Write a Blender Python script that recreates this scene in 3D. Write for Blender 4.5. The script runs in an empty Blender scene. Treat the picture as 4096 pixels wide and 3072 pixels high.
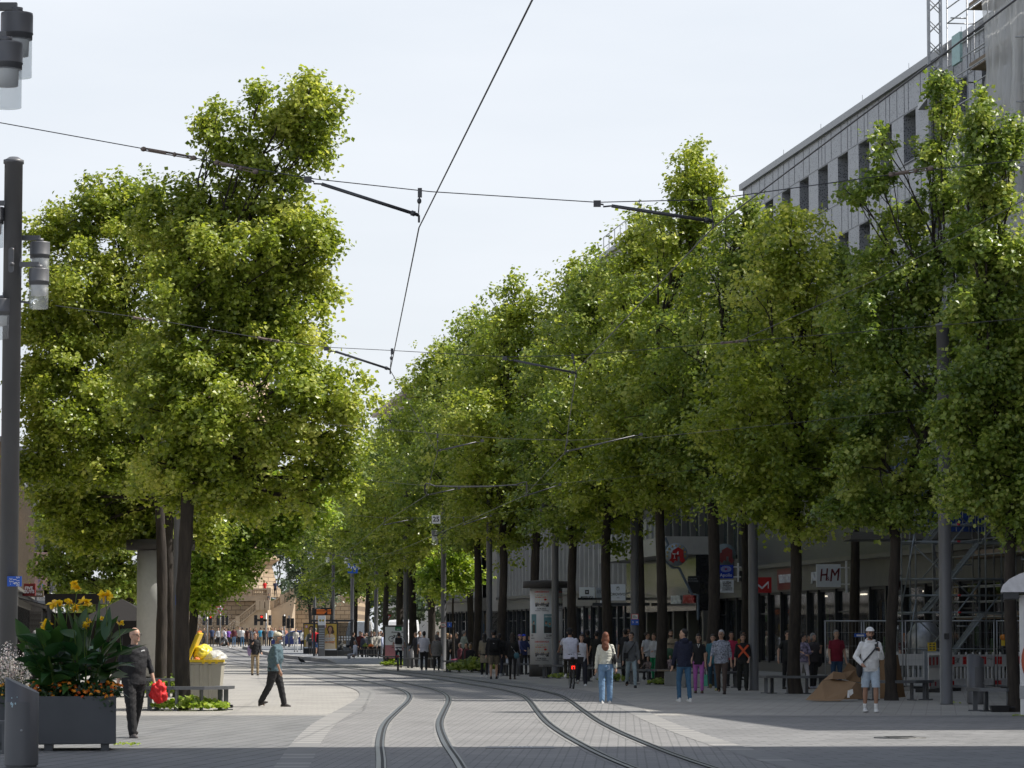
import bpy, bmesh, math, random, re
import numpy as np
from mathutils import Vector, Matrix, Euler, noise
R = math.radians
PI = math.pi
rnd = random.Random(7)
sc = bpy.context.scene
COL = sc.collection

# ---------------------------------------------------------------- camera model (photo is 4096 x 3072)
FOC, CX, CY, HOR = 13000.0, 2048.0, 1536.0, 2532.0
PITCH = math.atan((HOR - CY) / FOC)
CAMH = 1.68
cp, sp = math.cos(PITCH), math.sin(PITCH)

def ray(px, py):
    """direction through a photo point, scaled so that its forward (Y) part is 1"""
    dx, dz = (px - CX) / FOC, -(py - CY) / FOC
    y = cp - dz * sp
    z = sp + dz * cp
    return dx / y, z / y

def gz(y):
    """the street rises a little before the tower square"""
    t = min(max((y - 215.0) / 70.0, 0.0), 1.0)
    return 0.45 * t * t * (3 - 2 * t)

def at(px, py, y):
    a, b = ray(px, py)
    return Vector((a * y, y, CAMH + b * y))

def G(px, py):
    a, b = ray(px, py)
    y = CAMH / max(-b, 1e-4)
    for _ in range(30):
        y2 = (CAMH - gz(y)) / max(-b, 1e-4)
        y = 0.5 * (y + y2)
    y = min(y, 600)
    return Vector((a * y, y, gz(y)))

def gx(px, y):
    """ground point at depth y under photo column px"""
    a, _ = ray(px, HOR)
    return Vector((a * y, y, gz(y)))

def V(x, y):            # 2212-wide reading of the photo -> photo pixels
    return x * 4096 / 2212, y * 4096 / 2212

# ---------------------------------------------------------------- materials
MATS = {}
def new_mat(name):
    m = bpy.data.materials.new(name); m.use_nodes = True
    nt = m.node_tree
    b = nt.nodes['Principled BSDF']
    return m, nt, b

def col4(c): return (c[0], c[1], c[2], 1.0)

def mat(name, c, rough=0.6, metal=0.0, var=0.12, scale=8.0, bump=0.0, bscale=None, spec=None, coat=0.0, stretch=None):
    """plain surface with procedural mottling and optional bump"""
    if name in MATS: return MATS[name]
    m, nt, b = new_mat(name)
    N, L = nt.nodes, nt.links
    tc = N.new('ShaderNodeTexCoord')
    src = tc.outputs['Object']
    if stretch:
        mp = N.new('ShaderNodeMapping'); mp.inputs['Scale'].default_value = stretch
        L.new(src, mp.inputs['Vector']); src = mp.outputs['Vector']
    nz = N.new('ShaderNodeTexNoise'); nz.inputs['Scale'].default_value = scale
    nz.inputs['Detail'].default_value = 5; nz.inputs['Roughness'].default_value = 0.6
    L.new(src, nz.inputs['Vector'])
    cr = N.new('ShaderNodeValToRGB')
    cr.color_ramp.elements[0].position = 0.3; cr.color_ramp.elements[1].position = 0.7
    cr.color_ramp.elements[0].color = col4([max(0, x * (1 - var)) for x in c])
    cr.color_ramp.elements[1].color = col4([min(1, x * (1 + var)) for x in c])
    L.new(nz.outputs['Fac'], cr.inputs['Fac']); L.new(cr.outputs['Color'], b.inputs['Base Color'])
    b.inputs['Roughness'].default_value = rough; b.inputs['Metallic'].default_value = metal
    if spec is not None: b.inputs['Specular IOR Level'].default_value = spec
    if coat: b.inputs['Coat Weight'].default_value = coat; b.inputs['Coat Roughness'].default_value = 0.08
    if bump:
        n2 = N.new('ShaderNodeTexNoise'); n2.inputs['Scale'].default_value = bscale or scale * 4
        n2.inputs['Detail'].default_value = 4
        L.new(src, n2.inputs['Vector'])
        bp = N.new('ShaderNodeBump'); bp.inputs['Strength'].default_value = bump; bp.inputs['Distance'].default_value = 0.02
        L.new(n2.outputs['Fac'], bp.inputs['Height']); L.new(bp.outputs['Normal'], b.inputs['Normal'])
    MATS[name] = m
    return m

def emit(name, c, s):
    if name in MATS: return MATS[name]
    m, nt, b = new_mat(name)
    b.inputs['Base Color'].default_value = col4(c)
    b.inputs['Emission Color'].default_value = col4(c); b.inputs['Emission Strength'].default_value = s
    MATS[name] = m
    return m

def glass_clear(name, c=(0.85, 0.9, 0.92), alpha=0.25, rough=0.05):
    if name in MATS: return MATS[name]
    m, nt, b = new_mat(name)
    N, L = nt.nodes, nt.links
    tr = N.new('ShaderNodeBsdfTransparent'); tr.inputs['Color'].default_value = (0.93, 0.95, 0.96, 1)
    b.inputs['Base Color'].default_value = col4(c); b.inputs['Roughness'].default_value = rough
    mx = N.new('ShaderNodeMixShader'); mx.inputs['Fac'].default_value = alpha
    L.new(tr.outputs[0], mx.inputs[1]); L.new(b.outputs[0], mx.inputs[2])
    L.new(mx.outputs[0], N['Material Output'].inputs['Surface'])
    MATS[name] = m
    return m

def bricks(name, c1, c2, cm, bw, bh, mortar=0.02, rough=0.7, rot=0.0, offset=0.5, bias=0.0, bump=0.25, plane='XY', big=0.15):
    """paving / masonry from the Brick texture in object space (metres)"""
    if name in MATS: return MATS[name]
    m, nt, b = new_mat(name)
    N, L = nt.nodes, nt.links
    tc = N.new('ShaderNodeTexCoord'); mp = N.new('ShaderNodeMapping')
    if plane == 'XZ': mp.inputs['Rotation'].default_value = (R(90), 0, 0)
    else: mp.inputs['Rotation'].default_value = (0, 0, rot)
    L.new(tc.outputs['Object'], mp.inputs['Vector'])
    vec = mp.outputs['Vector']
    # slight wobble so that joints are not ruler straight
    wn = N.new('ShaderNodeTexNoise'); wn.inputs['Scale'].default_value = 2.2
    L.new(vec, wn.inputs['Vector'])
    vm = N.new('ShaderNodeVectorMath'); vm.operation = 'SCALE'; vm.inputs['Scale'].default_value = bh * 0.12
    L.new(wn.outputs['Color'], vm.inputs[0])
    va = N.new('ShaderNodeVectorMath'); va.operation = 'ADD'
    L.new(vec, va.inputs[0]); L.new(vm.outputs[0], va.inputs[1])
    br = N.new('ShaderNodeTexBrick')
    br.offset = offset
    br.inputs['Scale'].default_value = 1.0
    br.inputs['Brick Width'].default_value = bw; br.inputs['Row Height'].default_value = bh
    br.inputs['Mortar Size'].default_value = mortar; br.inputs['Mortar Smooth'].default_value = 0.2
    br.inputs['Bias'].default_value = bias
    br.inputs['Color1'].default_value = col4(c1); br.inputs['Color2'].default_value = col4(c2); br.inputs['Mortar'].default_value = col4(cm)
    L.new(va.outputs[0], br.inputs['Vector'])
    nz = N.new('ShaderNodeTexNoise'); nz.inputs['Scale'].default_value = 0.35; nz.inputs['Detail'].default_value = 8
    nz.inputs['Roughness'].default_value = 0.65
    L.new(vec, nz.inputs['Vector'])
    mr = N.new('ShaderNodeMapRange'); mr.inputs['From Min'].default_value = 0.3; mr.inputs['From Max'].default_value = 0.7
    mr.inputs['To Min'].default_value = 1 - big; mr.inputs['To Max'].default_value = 1 + big
    L.new(nz.outputs['Fac'], mr.inputs['Value'])
    mu = N.new('ShaderNodeMix'); mu.data_type = 'RGBA'; mu.blend_type = 'MULTIPLY'; mu.inputs['Factor'].default_value = 1
    L.new(br.outputs['Color'], mu.inputs['A']); L.new(mr.outputs['Result'], mu.inputs['B'])
    out = mu.outputs['Result']
    if plane == 'XY':      # worn spots, old gum and long drag marks
        for scl, lo, hi, dark, st in ((9.0, .66, .72, .80, (1, 1, 1)), (0.9, .56, .70, .86, (1, .25, 1)), (38.0, .70, .74, .6, (1, 1, 1))):
            m3 = N.new('ShaderNodeMapping'); m3.inputs['Scale'].default_value = st; L.new(tc.outputs['Object'], m3.inputs['Vector'])
            n3 = N.new('ShaderNodeTexNoise'); n3.inputs['Scale'].default_value = scl; n3.inputs['Detail'].default_value = 3; L.new(m3.outputs[0], n3.inputs['Vector'])
            r3 = N.new('ShaderNodeMapRange'); r3.inputs['From Min'].default_value = lo; r3.inputs['From Max'].default_value = hi; r3.inputs['To Min'].default_value = 1; r3.inputs['To Max'].default_value = dark
            L.new(n3.outputs['Fac'], r3.inputs['Value'])
            m4 = N.new('ShaderNodeMix'); m4.data_type = 'RGBA'; m4.blend_type = 'MULTIPLY'; m4.inputs['Factor'].default_value = 1
            L.new(out, m4.inputs['A']); L.new(r3.outputs['Result'], m4.inputs['B']); out = m4.outputs['Result']
    L.new(out, b.inputs['Base Color'])
    b.inputs['Roughness'].default_value = rough
    if bump:
        bp = N.new('ShaderNodeBump'); bp.inputs['Strength'].default_value = bump; bp.inputs['Distance'].default_value = 0.02
        bp.invert = True
        L.new(br.outputs['Fac'], bp.inputs['Height']); L.new(bp.outputs['Normal'], b.inputs['Normal'])
    MATS[name] = m
    return m

def leaf_mat(name, dark, mid, light, trans=0.45):
    if name in MATS: return MATS[name]
    m, nt, b = new_mat(name)
    N, L = nt.nodes, nt.links
    at_ = N.new('ShaderNodeAttribute'); at_.attribute_name = 'tint'
    cr = N.new('ShaderNodeValToRGB'); e = cr.color_ramp.elements
    e[0].position = 0.0; e[0].color = col4(dark)
    e[1].position = 1.0; e[1].color = col4(light)
    k = e.new(0.5); k.color = col4(mid)
    L.new(at_.outputs['Fac'], cr.inputs['Fac'])
    b.inputs['Roughness'].default_value = 0.36
    b.inputs['Specular IOR Level'].default_value = 0.6
    L.new(cr.outputs['Color'], b.inputs['Base Color'])
    tl = N.new('ShaderNodeBsdfTranslucent')
    hs = N.new('ShaderNodeHueSaturation'); hs.inputs['Hue'].default_value = 0.49; hs.inputs['Saturation'].default_value = 1.08; hs.inputs['Value'].default_value = 1.35
    L.new(cr.outputs['Color'], hs.inputs['Color']); L.new(hs.outputs['Color'], tl.inputs['Color'])
    mx = N.new('ShaderNodeMixShader'); mx.inputs['Fac'].default_value = trans
    L.new(b.outputs[0], mx.inputs[1]); L.new(tl.outputs[0], mx.inputs[2])
    L.new(mx.outputs[0], N['Material Output'].inputs['Surface'])
    MATS[name] = m
    return m

# ---------------------------------------------------------------- objects
LABELS = {}
def tagp(o, label=None, cat=None, group=None, kind=None):
    if label:
        n = len(re.findall(r"[A-Za-z0-9][A-Za-z0-9']*", label))
        if not 4 <= n <= 16: print('LABELLEN', n, label)
        if cat:
            if label in LABELS and not (group and LABELS[label] == group): print('LABELTWICE', label)
            LABELS[label] = group
        o['label'] = label
    if cat: o['category'] = cat
    if group: o['group'] = group
    if kind: o['kind'] = kind
    return o

def thing(name, label, cat, group=None):
    o = bpy.data.objects.new(name, None); COL.objects.link(o)
    o.empty_display_size = 0.3
    return tagp(o, label, cat, group)

def place(o, loc, rz=0.0):
    o.location = loc; o.rotation_euler = (0, 0, rz)
    return o

def copy_tree(o, parent=None):
    c = o.copy(); COL.objects.link(c); c.parent = parent
    for ch in [x for x in bpy.data.objects if x.parent == o]:
        copy_tree(ch, c)
    return c

class MB:
    """collects primitive solids into one mesh"""
    def __init__(s):
        s.v, s.f, s.m, s.sm = [], [], [], []
        s.mi = 0; s.T = None
    def mat(s, i): s.mi = i; return s
    def add(s, vs, fs, smooth=False):
        o = len(s.v)
        if s.T is not None: vs = [s.T @ Vector(p) for p in vs]
        s.v += [tuple(p) for p in vs]
        for f in fs:
            s.f.append([o + i for i in f]); s.m.append(s.mi); s.sm.append(smooth)
        return s
    def box(s, c, d, rz=0.0, taper=1.0):
        x, y, z = d[0] / 2, d[1] / 2, d[2] / 2
        vs = []
        ca, sa = math.cos(rz), math.sin(rz)
        for k, t in ((-1, 1.0), (1, taper)):
            for a, b_ in ((-1, -1), (1, -1), (1, 1), (-1, 1)):
                px, py = a * x * t, b_ * y * t
                vs.append((c[0] + px * ca - py * sa, c[1] + px * sa + py * ca, c[2] + k * z))
        return s.add(vs, [(0, 3, 2, 1), (4, 5, 6, 7), (0, 1, 5, 4), (1, 2, 6, 5), (2, 3, 7, 6), (3, 0, 4, 7)])
    def boxp(s, a, b):
        return s.box([(a[i] + b[i]) / 2 for i in range(3)], [abs(b[i] - a[i]) for i in range(3)])
    def tube(s, pts, r, n=8, cap=True, flat=1.0):
        """tube along points; r a number or one per point"""
        pts = [Vector(p) for p in pts]
        rs = r if isinstance(r, (list, tuple)) else [r] * len(pts)
        vs, fs = [], []
        up = None
        for i, p in enumerate(pts):
            if i == 0: t = pts[1] - p
            elif i == len(pts) - 1: t = p - pts[i - 1]
            else: t = (pts[i + 1] - pts[i - 1])
            t.normalize() if t.length > 1e-9 else None
            if up is None:
                up = Vector((0, 0, 1)) if abs(t.z) < 0.9 else Vector((1, 0, 0))
            a = t.cross(up)
            if a.length < 1e-6: a = t.cross(Vector((0, 1, 0)))
            a.normalize(); b = a.cross(t).normalized(); up = b
            for k in range(n):
                g = 2 * PI * k / n
                vs.append(p + a * (math.cos(g) * rs[i]) + b * (math.sin(g) * rs[i] * flat))
        for i in range(len(pts) - 1):
            for k in range(n):
                k2 = (k + 1) % n
                fs.append((i * n + k, i * n + k2, (i + 1) * n + k2, (i + 1) * n + k))
        if cap:
            fs.append(tuple(range(n))); fs.append(tuple(reversed(range((len(pts) - 1) * n, len(pts) * n))))
        return s.add(vs, fs, n > 6)
    def cyl(s, c, r, h, n=20, r2=None):
        """upright cylinder / cone standing on c"""
        return s.lathe([(0, 0), (r, 0), (r if r2 is None else r2, h), (0, h)], n, c)
    def lathe(s, prof, n=20, c=(0, 0, 0), smooth=True):
        vs, fs = [], []
        for (r, z) in prof:
            for k in range(n):
                g = 2 * PI * k / n
                vs.append((c[0] + r * math.cos(g), c[1] + r * math.sin(g), c[2] + z))
        for i in range(len(prof) - 1):
            for k in range(n):
                k2 = (k + 1) % n
                fs.append((i * n + k, i * n + k2, (i + 1) * n + k2, (i + 1) * n + k))
        return s.add(vs, fs, smooth)
    def ell(s, c, r, n=12, m=8, T=None):
        vs, fs = [], []
        for i in range(m + 1):
            th = PI * i / m
            for k in range(n):
                g = 2 * PI * k / n
                p = Vector((r[0] * math.sin(th) * math.cos(g), r[1] * math.sin(th) * math.sin(g), r[2] * math.cos(th)))
                if T is not None: p = T @ p
                vs.append(p + Vector(c))
        for i in range(m):
            for k in range(n):
                k2 = (k + 1) % n
                fs.append((i * n + k, (i + 1) * n + k, (i + 1) * n + k2, i * n + k2))
        return s.add(vs, fs, True)
    def prism(s, poly, a, b, axis='z'):
        """extrude a 2-D polygon between a and b along an axis (x: poly is (y,z); y: (x,z); z: (x,y))"""
        def P(u, v, w):
            return (w, u, v) if axis == 'x' else ((u, w, v) if axis == 'y' else (u, v, w))
        n = len(poly)
        vs = [P(u, v, a) for u, v in poly] + [P(u, v, b) for u, v in poly]
        fs = [tuple(reversed(range(n))), tuple(range(n, 2 * n))]
        for i in range(n):
            j = (i + 1) % n
            fs.append((i, j, n + j, n + i))
        return s.add(vs, fs)
    def quad(s, a, b, c, d): return s.add([a, b, c, d], [(0, 1, 2, 3)])
    def build(s, name, mats, parent=None, fix=True):
        me = bpy.data.meshes.new(name)
        me.from_pydata(s.v, [], s.f)
        mats = mats if isinstance(mats, (list, tuple)) else [mats]
        for m in mats: me.materials.append(m)
        me.polygons.foreach_set('material_index', s.m)
        me.polygons.foreach_set('use_smooth', s.sm)
        if fix and len(s.f) < 60000:
            bm = bmesh.new(); bm.from_mesh(me)
            bmesh.ops.remove_doubles(bm, verts=bm.verts, dist=1e-5)
            bmesh.ops.recalc_face_normals(bm, faces=bm.faces)
            bm.to_mesh(me); bm.free()
        me.update()
        o = bpy.data.objects.new(name, me); COL.objects.link(o)
        if parent is not None: o.parent = parent
        return o

def bevel(o, w=0.01, seg=2, ang=40):
    md = o.modifiers.new('bevel', 'BEVEL'); md.width = w; md.segments = seg
    md.limit_method = 'ANGLE'; md.angle_limit = R(ang)
    return o

# side scene in which modifiers and lettering are evaluated, so that the big scene is not re-evaluated each time
TMP = bpy.data.scenes.new('workbench')
def eval_mesh(ob):
    TMP.collection.objects.link(ob); vl = TMP.view_layers[0]; vl.update()
    me = bpy.data.meshes.new_from_object(ob.evaluated_get(vl.depsgraph))
    TMP.collection.objects.unlink(ob)
    return me
def text_mesh(txt, size, thick=0.004, bold=0.0, shear=0.0, spacing=1.0, xscale=1.0, align='CENTER'):
    """lettering as a mesh in the XZ plane, facing -Y, centred"""
    cu = bpy.data.curves.new('lettering', 'FONT'); cu.body = txt; cu.size = size
    cu.align_x = align; cu.align_y = 'CENTER'; cu.extrude = thick; cu.offset = bold * size
    cu.shear = shear; cu.space_character = spacing; cu.resolution_u = 3
    ob = bpy.data.objects.new('lettering', cu)
    me = eval_mesh(ob)
    vs = [(v.co.x * xscale, -v.co.z, v.co.y) for v in me.vertices]
    fs = [tuple(p.vertices) for p in me.polygons]
    bpy.data.objects.remove(ob); bpy.data.meshes.remove(me); bpy.data.curves.remove(cu)
    return vs, fs

def add_text(mb, txt, size, x=0, y=0, z=0, T=None, **k):
    vs, fs = text_mesh(txt, size, **k)
    old = mb.T
    M = Matrix.Translation((x, y, z)) @ (T if T is not None else Matrix())
    mb.T = (old @ M) if old is not None else M
    mb.add(vs, fs); mb.T = old
    return mb

def mesh_np(name, V_, F_, mats, parent=None, tint=None, midx=None, smooth=False):
    """fast mesh of equal-sized faces from numpy arrays"""
    me = bpy.data.meshes.new(name)
    nf, k = F_.shape
    me.vertices.add(len(V_)); me.vertices.foreach_set('co', V_.astype(np.float32).ravel())
    me.loops.add(nf * k); me.loops.foreach_set('vertex_index', F_.astype(np.int32).ravel())
    me.polygons.add(nf); me.polygons.foreach_set('loop_start', np.arange(0, nf * k, k, dtype=np.int32))
    for m in (mats if isinstance(mats, list) else [mats]): me.materials.append(m)
    if midx is not None: me.polygons.foreach_set('material_index', midx.astype(np.int32))
    me.polygons.foreach_set('use_smooth', np.full(nf, smooth))
    me.update(calc_edges=True)
    if tint is not None:
        a = me.attributes.new('tint', 'FLOAT', 'FACE'); a.data.foreach_set('value', tint.astype(np.float32))
    o = bpy.data.objects.new(name, me); COL.objects.link(o)
    if parent is not None: o.parent = parent
    return o

# common materials
M_POLE = mat('pole_paint', (0.125, 0.127, 0.133), 0.45, 0.1, var=0.12, scale=3, stretch=(1, 1, 0.25))
M_DARKM = mat('dark_metal', (0.055, 0.058, 0.064), 0.45, 0.4, var=0.15, scale=5)
M_WIRE = mat('wire_metal', (0.10, 0.10, 0.105), 0.5, 0.7, var=0.2, scale=5)
M_GALV = mat('galvanised', (0.36, 0.37, 0.38), 0.45, 0.75, var=0.15, scale=6)
M_BLACK = mat('black_plastic', (0.018, 0.018, 0.02), 0.45, var=0.2)
M_WHITE = mat('white_paint', (0.74, 0.74, 0.73), 0.45, var=0.05)
M_RUBBER = mat('rubber', (0.025, 0.025, 0.026), 0.75)
M_BARK = mat('bark', (0.034, 0.027, 0.021), 0.9, var=0.5, scale=9, bump=0.9, bscale=16, stretch=(1, 1, 0.22))
M_REDP = mat('red_paint', (0.55, 0.02, 0.02), 0.45, var=0.08)
M_BLUEP = mat('blue_paint', (0.012, 0.10, 0.52), 0.4, var=0.06)
# ================================================================ SETTING
def catmull(P, step=2.0):
    P = [Vector((p[1], p[0])) for p in P]      # given as (Y, X)
    out = []
    for i in range(len(P) - 1):
        p0 = P[max(i - 1, 0)]; p1 = P[i]; p2 = P[i + 1]; p3 = P[min(i + 2, len(P) - 1)]
        n = max(2, int((p2 - p1).length / step))
        for k in range(n):
            t = k / n
            out.append(0.5 * ((2 * p1) + (p2 - p0) * t + (2 * p0 - 5 * p1 + 4 * p2 - p3) * t * t + (3 * p1 - p0 - 3 * p2 + p3) * t ** 3))
    out.append(P[-1])
    return out

TRACK_A = catmull([(8, -0.3), (24, -0.55), (40, -1.1), (50, -1.52), (60, -1.83), (70, -1.95), (80, -2.05), (88, -2.27), (96, -2.75), (105, -3.65), (113, -4.55), (130, -6.7), (150, -9.7), (180, -14.4), (214, -19.3), (260, -25.6), (330, -35)])
TRACK_B = catmull([(8, 5.0), (24, 3.3), (40, 2.02), (50, 1.5), (60, 1.18), (70, 1.04), (80, 0.93), (88, 0.74), (96, 0.22), (105, -0.72), (113, -1.62), (125, -3.05), (150, -6.6), (180, -11.3), (214, -16.2), (260, -22.5), (330, -32)])

def offset_pts(P, d):
    out = []
    for i, p in enumerate(P):
        t = (P[min(i + 1, len(P) - 1)] - P[max(i - 1, 0)]).normalized()
        out.append(p + Vector((t.y, -t.x)) * d)
    return out

def ribbon(mb, P, a, b, z, ymin=-1e9, ymax=1e9, jitter=0):
    A, B = offset_pts(P, a), offset_pts(P, b)
    vs, fs = [], []
    for p, q in zip(A, B):
        j = rnd.uniform(-jitter, jitter)
        vs.append((p.x + j, p.y, gz(p.y) + z)); vs.append((q.x + (rnd.uniform(-jitter, jitter)), q.y, gz(q.y) + z))
    for i in range(len(A) - 1):
        if ymin <= A[i].y <= ymax: fs.append((2 * i, 2 * i + 1, 2 * i + 3, 2 * i + 2))
    mb.add(vs, fs); return mb

PAVE = bricks('paving_slabs', (0.355, 0.338, 0.306), (0.30, 0.288, 0.262), (0.17, 0.162, 0.146), 0.62, 0.32, 0.012, rot=R(7.5), offset=0.5, big=0.13)
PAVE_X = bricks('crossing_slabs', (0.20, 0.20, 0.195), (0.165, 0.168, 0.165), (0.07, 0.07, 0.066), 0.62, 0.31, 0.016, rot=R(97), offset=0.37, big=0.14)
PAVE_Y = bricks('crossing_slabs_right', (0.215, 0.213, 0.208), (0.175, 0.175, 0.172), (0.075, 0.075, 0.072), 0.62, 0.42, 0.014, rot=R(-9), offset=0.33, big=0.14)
PAVE_T = bricks('track_setts', (0.26, 0.253, 0.243), (0.20, 0.197, 0.19), (0.085, 0.085, 0.083), 0.27, 0.15, 0.012, rot=R(2), offset=0.42, big=0.12)
KERB_L = mat('kerb_pale', (0.30, 0.29, 0.27), 0.7, var=0.1, scale=2, bump=0.2)
KERB_D = mat('kerb_grey', (0.205, 0.203, 0.195), 0.7, var=0.1, scale=2, bump=0.2)
CONC = mat('concrete', (0.27, 0.265, 0.25), 0.8, var=0.18, scale=1.2, bump=0.3)

# ground sheet
ys = [-60, -20, 0, 20, 40, 66, 90, 120, 150, 180, 200] + list(range(215, 290, 5)) + [300, 340, 400, 520, 700, 1100, 2600]
mb = MB()
for i in range(len(ys) - 1):
    for x0, x1 in ((-1800, -200), (-200, -60), (-60, -20), (-20, 20), (20, 60), (60, 200), (200, 1800)):
        mb.add([(x0, ys[i], gz(ys[i])), (x1, ys[i], gz(ys[i])), (x1, ys[i + 1], gz(ys[i + 1])), (x0, ys[i + 1], gz(ys[i + 1]))], [(0, 1, 2, 3)])
tagp(mb.build('ground', PAVE), kind='structure')
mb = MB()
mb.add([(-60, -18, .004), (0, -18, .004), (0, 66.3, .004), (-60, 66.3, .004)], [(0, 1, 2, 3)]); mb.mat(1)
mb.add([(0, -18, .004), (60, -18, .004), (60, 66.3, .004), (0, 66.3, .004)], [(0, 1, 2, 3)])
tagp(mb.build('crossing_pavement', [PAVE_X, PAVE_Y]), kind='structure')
# pale edging row at the far side of the crossing
mb = MB(); mb.add([(-60, 66.3, .008), (60, 66.3, .008), (60, 66.75, .008), (-60, 66.75, .008)], [(0, 1, 2, 3)])
tagp(mb.build('pavement_edging', KERB_L), kind='structure')
# track bed between the two kerb rows
A_, B_ = offset_pts(TRACK_A, -1.62), offset_pts(TRACK_B, 1.62)
mb = MB(); vs = []; fs = []
n = min(len(A_), len(B_))
ta = [i / 299 for i in range(300)]
def samp(P, t):
    k = t * (len(P) - 1); i = int(k); i2 = min(i + 1, len(P) - 1)
    return P[i].lerp(P[i2], k - i)
def at_y(P, y):
    for i in range(len(P) - 1):
        if P[i].y <= y <= P[i + 1].y:
            return P[i].lerp(P[i + 1], (y - P[i].y) / (P[i + 1].y - P[i].y + 1e-9))
    return P[0] if y < P[0].y else P[-1]
yy = [8 + i * 1.5 for i in range(196)]
for y in yy:
    p, q = at_y(A_, y), at_y(B_, y)
    vs += [(p.x, y, gz(y) + .010), (q.x, y, gz(y) + .010)]
for i in range(len(yy) - 1): fs.append((2 * i, 2 * i + 1, 2 * i + 3, 2 * i + 2))
mb.add(vs, fs)
tagp(mb.build('tram_track_paving', PAVE_T), kind='structure')

# striped kerb rows
def striped(P, d, y0, y1, name):
    Q = offset_pts(P, d)
    L = 0.0; mb = MB()
    seg = []
    for i in range(len(Q) - 1):
        if y0 < Q[i].y < y1:
            a, b = Q[i], Q[i + 1]; l = (b - a).length; t = (b - a).normalized(); nn = Vector((t.y, -t.x))
            s = 0.0
            while s < l - 1e-6:
                e = min(l, s + 0.5 - ((L + s) % 0.5))
                if e - s < 1e-4: e = min(l, s + 0.5)
                stripe = int((L + s + 1e-5) / 0.5) % 2
                if 48.5 > a.y or a.y > 66: stripe = stripe if rnd.random() < 0.3 else 0
                w = 0.22
                p0, p1 = a + t * s, a + t * e
                mb.mat(stripe)
                z = gz(a.y) + .014
                mb.add([(p0 - nn * w).to_3d() + Vector((0, 0, z)), (p0 + nn * w).to_3d() + Vector((0, 0, z)), (p1 + nn * w).to_3d() + Vector((0, 0, z)), (p1 - nn * w).to_3d() + Vector((0, 0, z))], [(0, 1, 2, 3)])
                s = e
            L += l
    o = mb.build(name, [KERB_D, KERB_L]); tagp(o, kind='structure')
striped(TRACK_A, -1.62, 9, 120, 'kerb_row')
striped(TRACK_B, 1.62, 9, 120, 'kerb_row')

# rails: each rail one object: border, groove, head, lip
M_STEEL = mat('rail_steel', (0.10, 0.11, 0.115), 0.35, 0.7, var=0.18, scale=1.0, stretch=(3, 0.4, 1))
M_RAILB = mat('rail_border', (0.22, 0.216, 0.205), 0.75, var=0.25, scale=2.5, bump=0.3)
M_GROOVE = mat('rail_groove', (0.02, 0.02, 0.02), 0.7)
for nm, P, s in (('left', TRACK_A, -1), ('left', TRACK_A, 1), ('right', TRACK_B, -1), ('right', TRACK_B, 1)):
    mb = MB(); c = s * 0.5
    mb.mat(0); ribbon(mb, P, c - .125, c + .13, .014, jitter=.014)
    mb.mat(1); ribbon(mb, P, c - .072, c + .070, .018)
    mb.mat(2); ribbon(mb, P, c - .065, c - .005, .030); ribbon(mb, P, c + .035, c + .062, .028)
    mb.mat(1)
    tagp(mb.build('tram_rail', [M_RAILB, M_GROOVE, M_STEEL]), kind='structure')

# raised tram platform with kerb
mb = MB()
Pk = offset_pts(TRACK_B, 1.42)
yy = [178, 184, 190, 200, 212, 225, 240, 255, 268]
top, bot = [], []
for y in yy:
    p = at_y(Pk, y); h = 0.22 if y > 178 else 0.03
    top.append((p.x, y, gz(y) + h)); bot.append((p.x - .02, y, gz(y) - .05))
far = [(p[0] + (11 if i > 0 else 11), p[1], p[2] * (1 if i > 0 else 1)) for i, p in enumerate(top)]
k1 = [(p[0] + .32, p[1], p[2]) for p in top]
for i in range(len(yy) - 1):
    mb.mat(1); mb.add([bot[i], bot[i + 1], top[i + 1], top[i]], [(0, 1, 2, 3)])
    mb.add([top[i], top[i + 1], k1[i + 1], k1[i]], [(0, 1, 2, 3)])
    mb.mat(0); mb.add([k1[i], k1[i + 1], far[i + 1], far[i]], [(0, 1, 2, 3)])
mb.mat(0); mb.add([top[0], far[0], (far[0][0], far[0][1] - .5, gz(178) + .002), (top[0][0], top[0][1] - .5, gz(178) + .002)], [(0, 1, 2, 3)])
PLAT = bricks('platform_paving', (0.25, 0.26, 0.27), (0.22, 0.23, 0.24), (0.12, 0.12, 0.12), 0.6, 0.6, 0.02, rot=R(30))
tagp(mb.build('tram_platform', [PLAT, CONC]), kind='structure')

# manhole covers and drains
def manhole(px, py, r, label):
    p = G(px, py); mb = MB()
    mb.lathe([(0, .022), (r * .8, .022), (r * .82, .016), (r * .9, .016), (r, .020), (r, 0)], 28)
    for k in range(6): mb.box((0, (k - 2.5) * r * .25, .024), (r * 1.1, .02, .004))
    o = mb.build('manhole_cover', mat('iron', (0.13, 0.13, 0.125), 0.6, 0.5, var=0.25, bump=0.4, scale=6))
    place(o, p); tagp(o, label, 'manhole cover')
manhole(3600, 2953, 0.42, 'round iron manhole cover in the sunlit strip of paving below the white hoodie')
mb = MB(); p = G(2080, 2994)
mb.box((0, 0, .016), (1.0, .6, .01)); mb.mat(1)
for k in range(6): mb.box((-.16 + k * .065, 0, .022), (.03, .4, .006))
o = mb.build('access_cover', [mat('cover_steel', (0.21, 0.215, 0.22), 0.55, 0.4), M_GALV]); place(o, p)
tagp(o, 'flat rectangular steel cover with a small grating between the two tram tracks', 'access cover')

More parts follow.
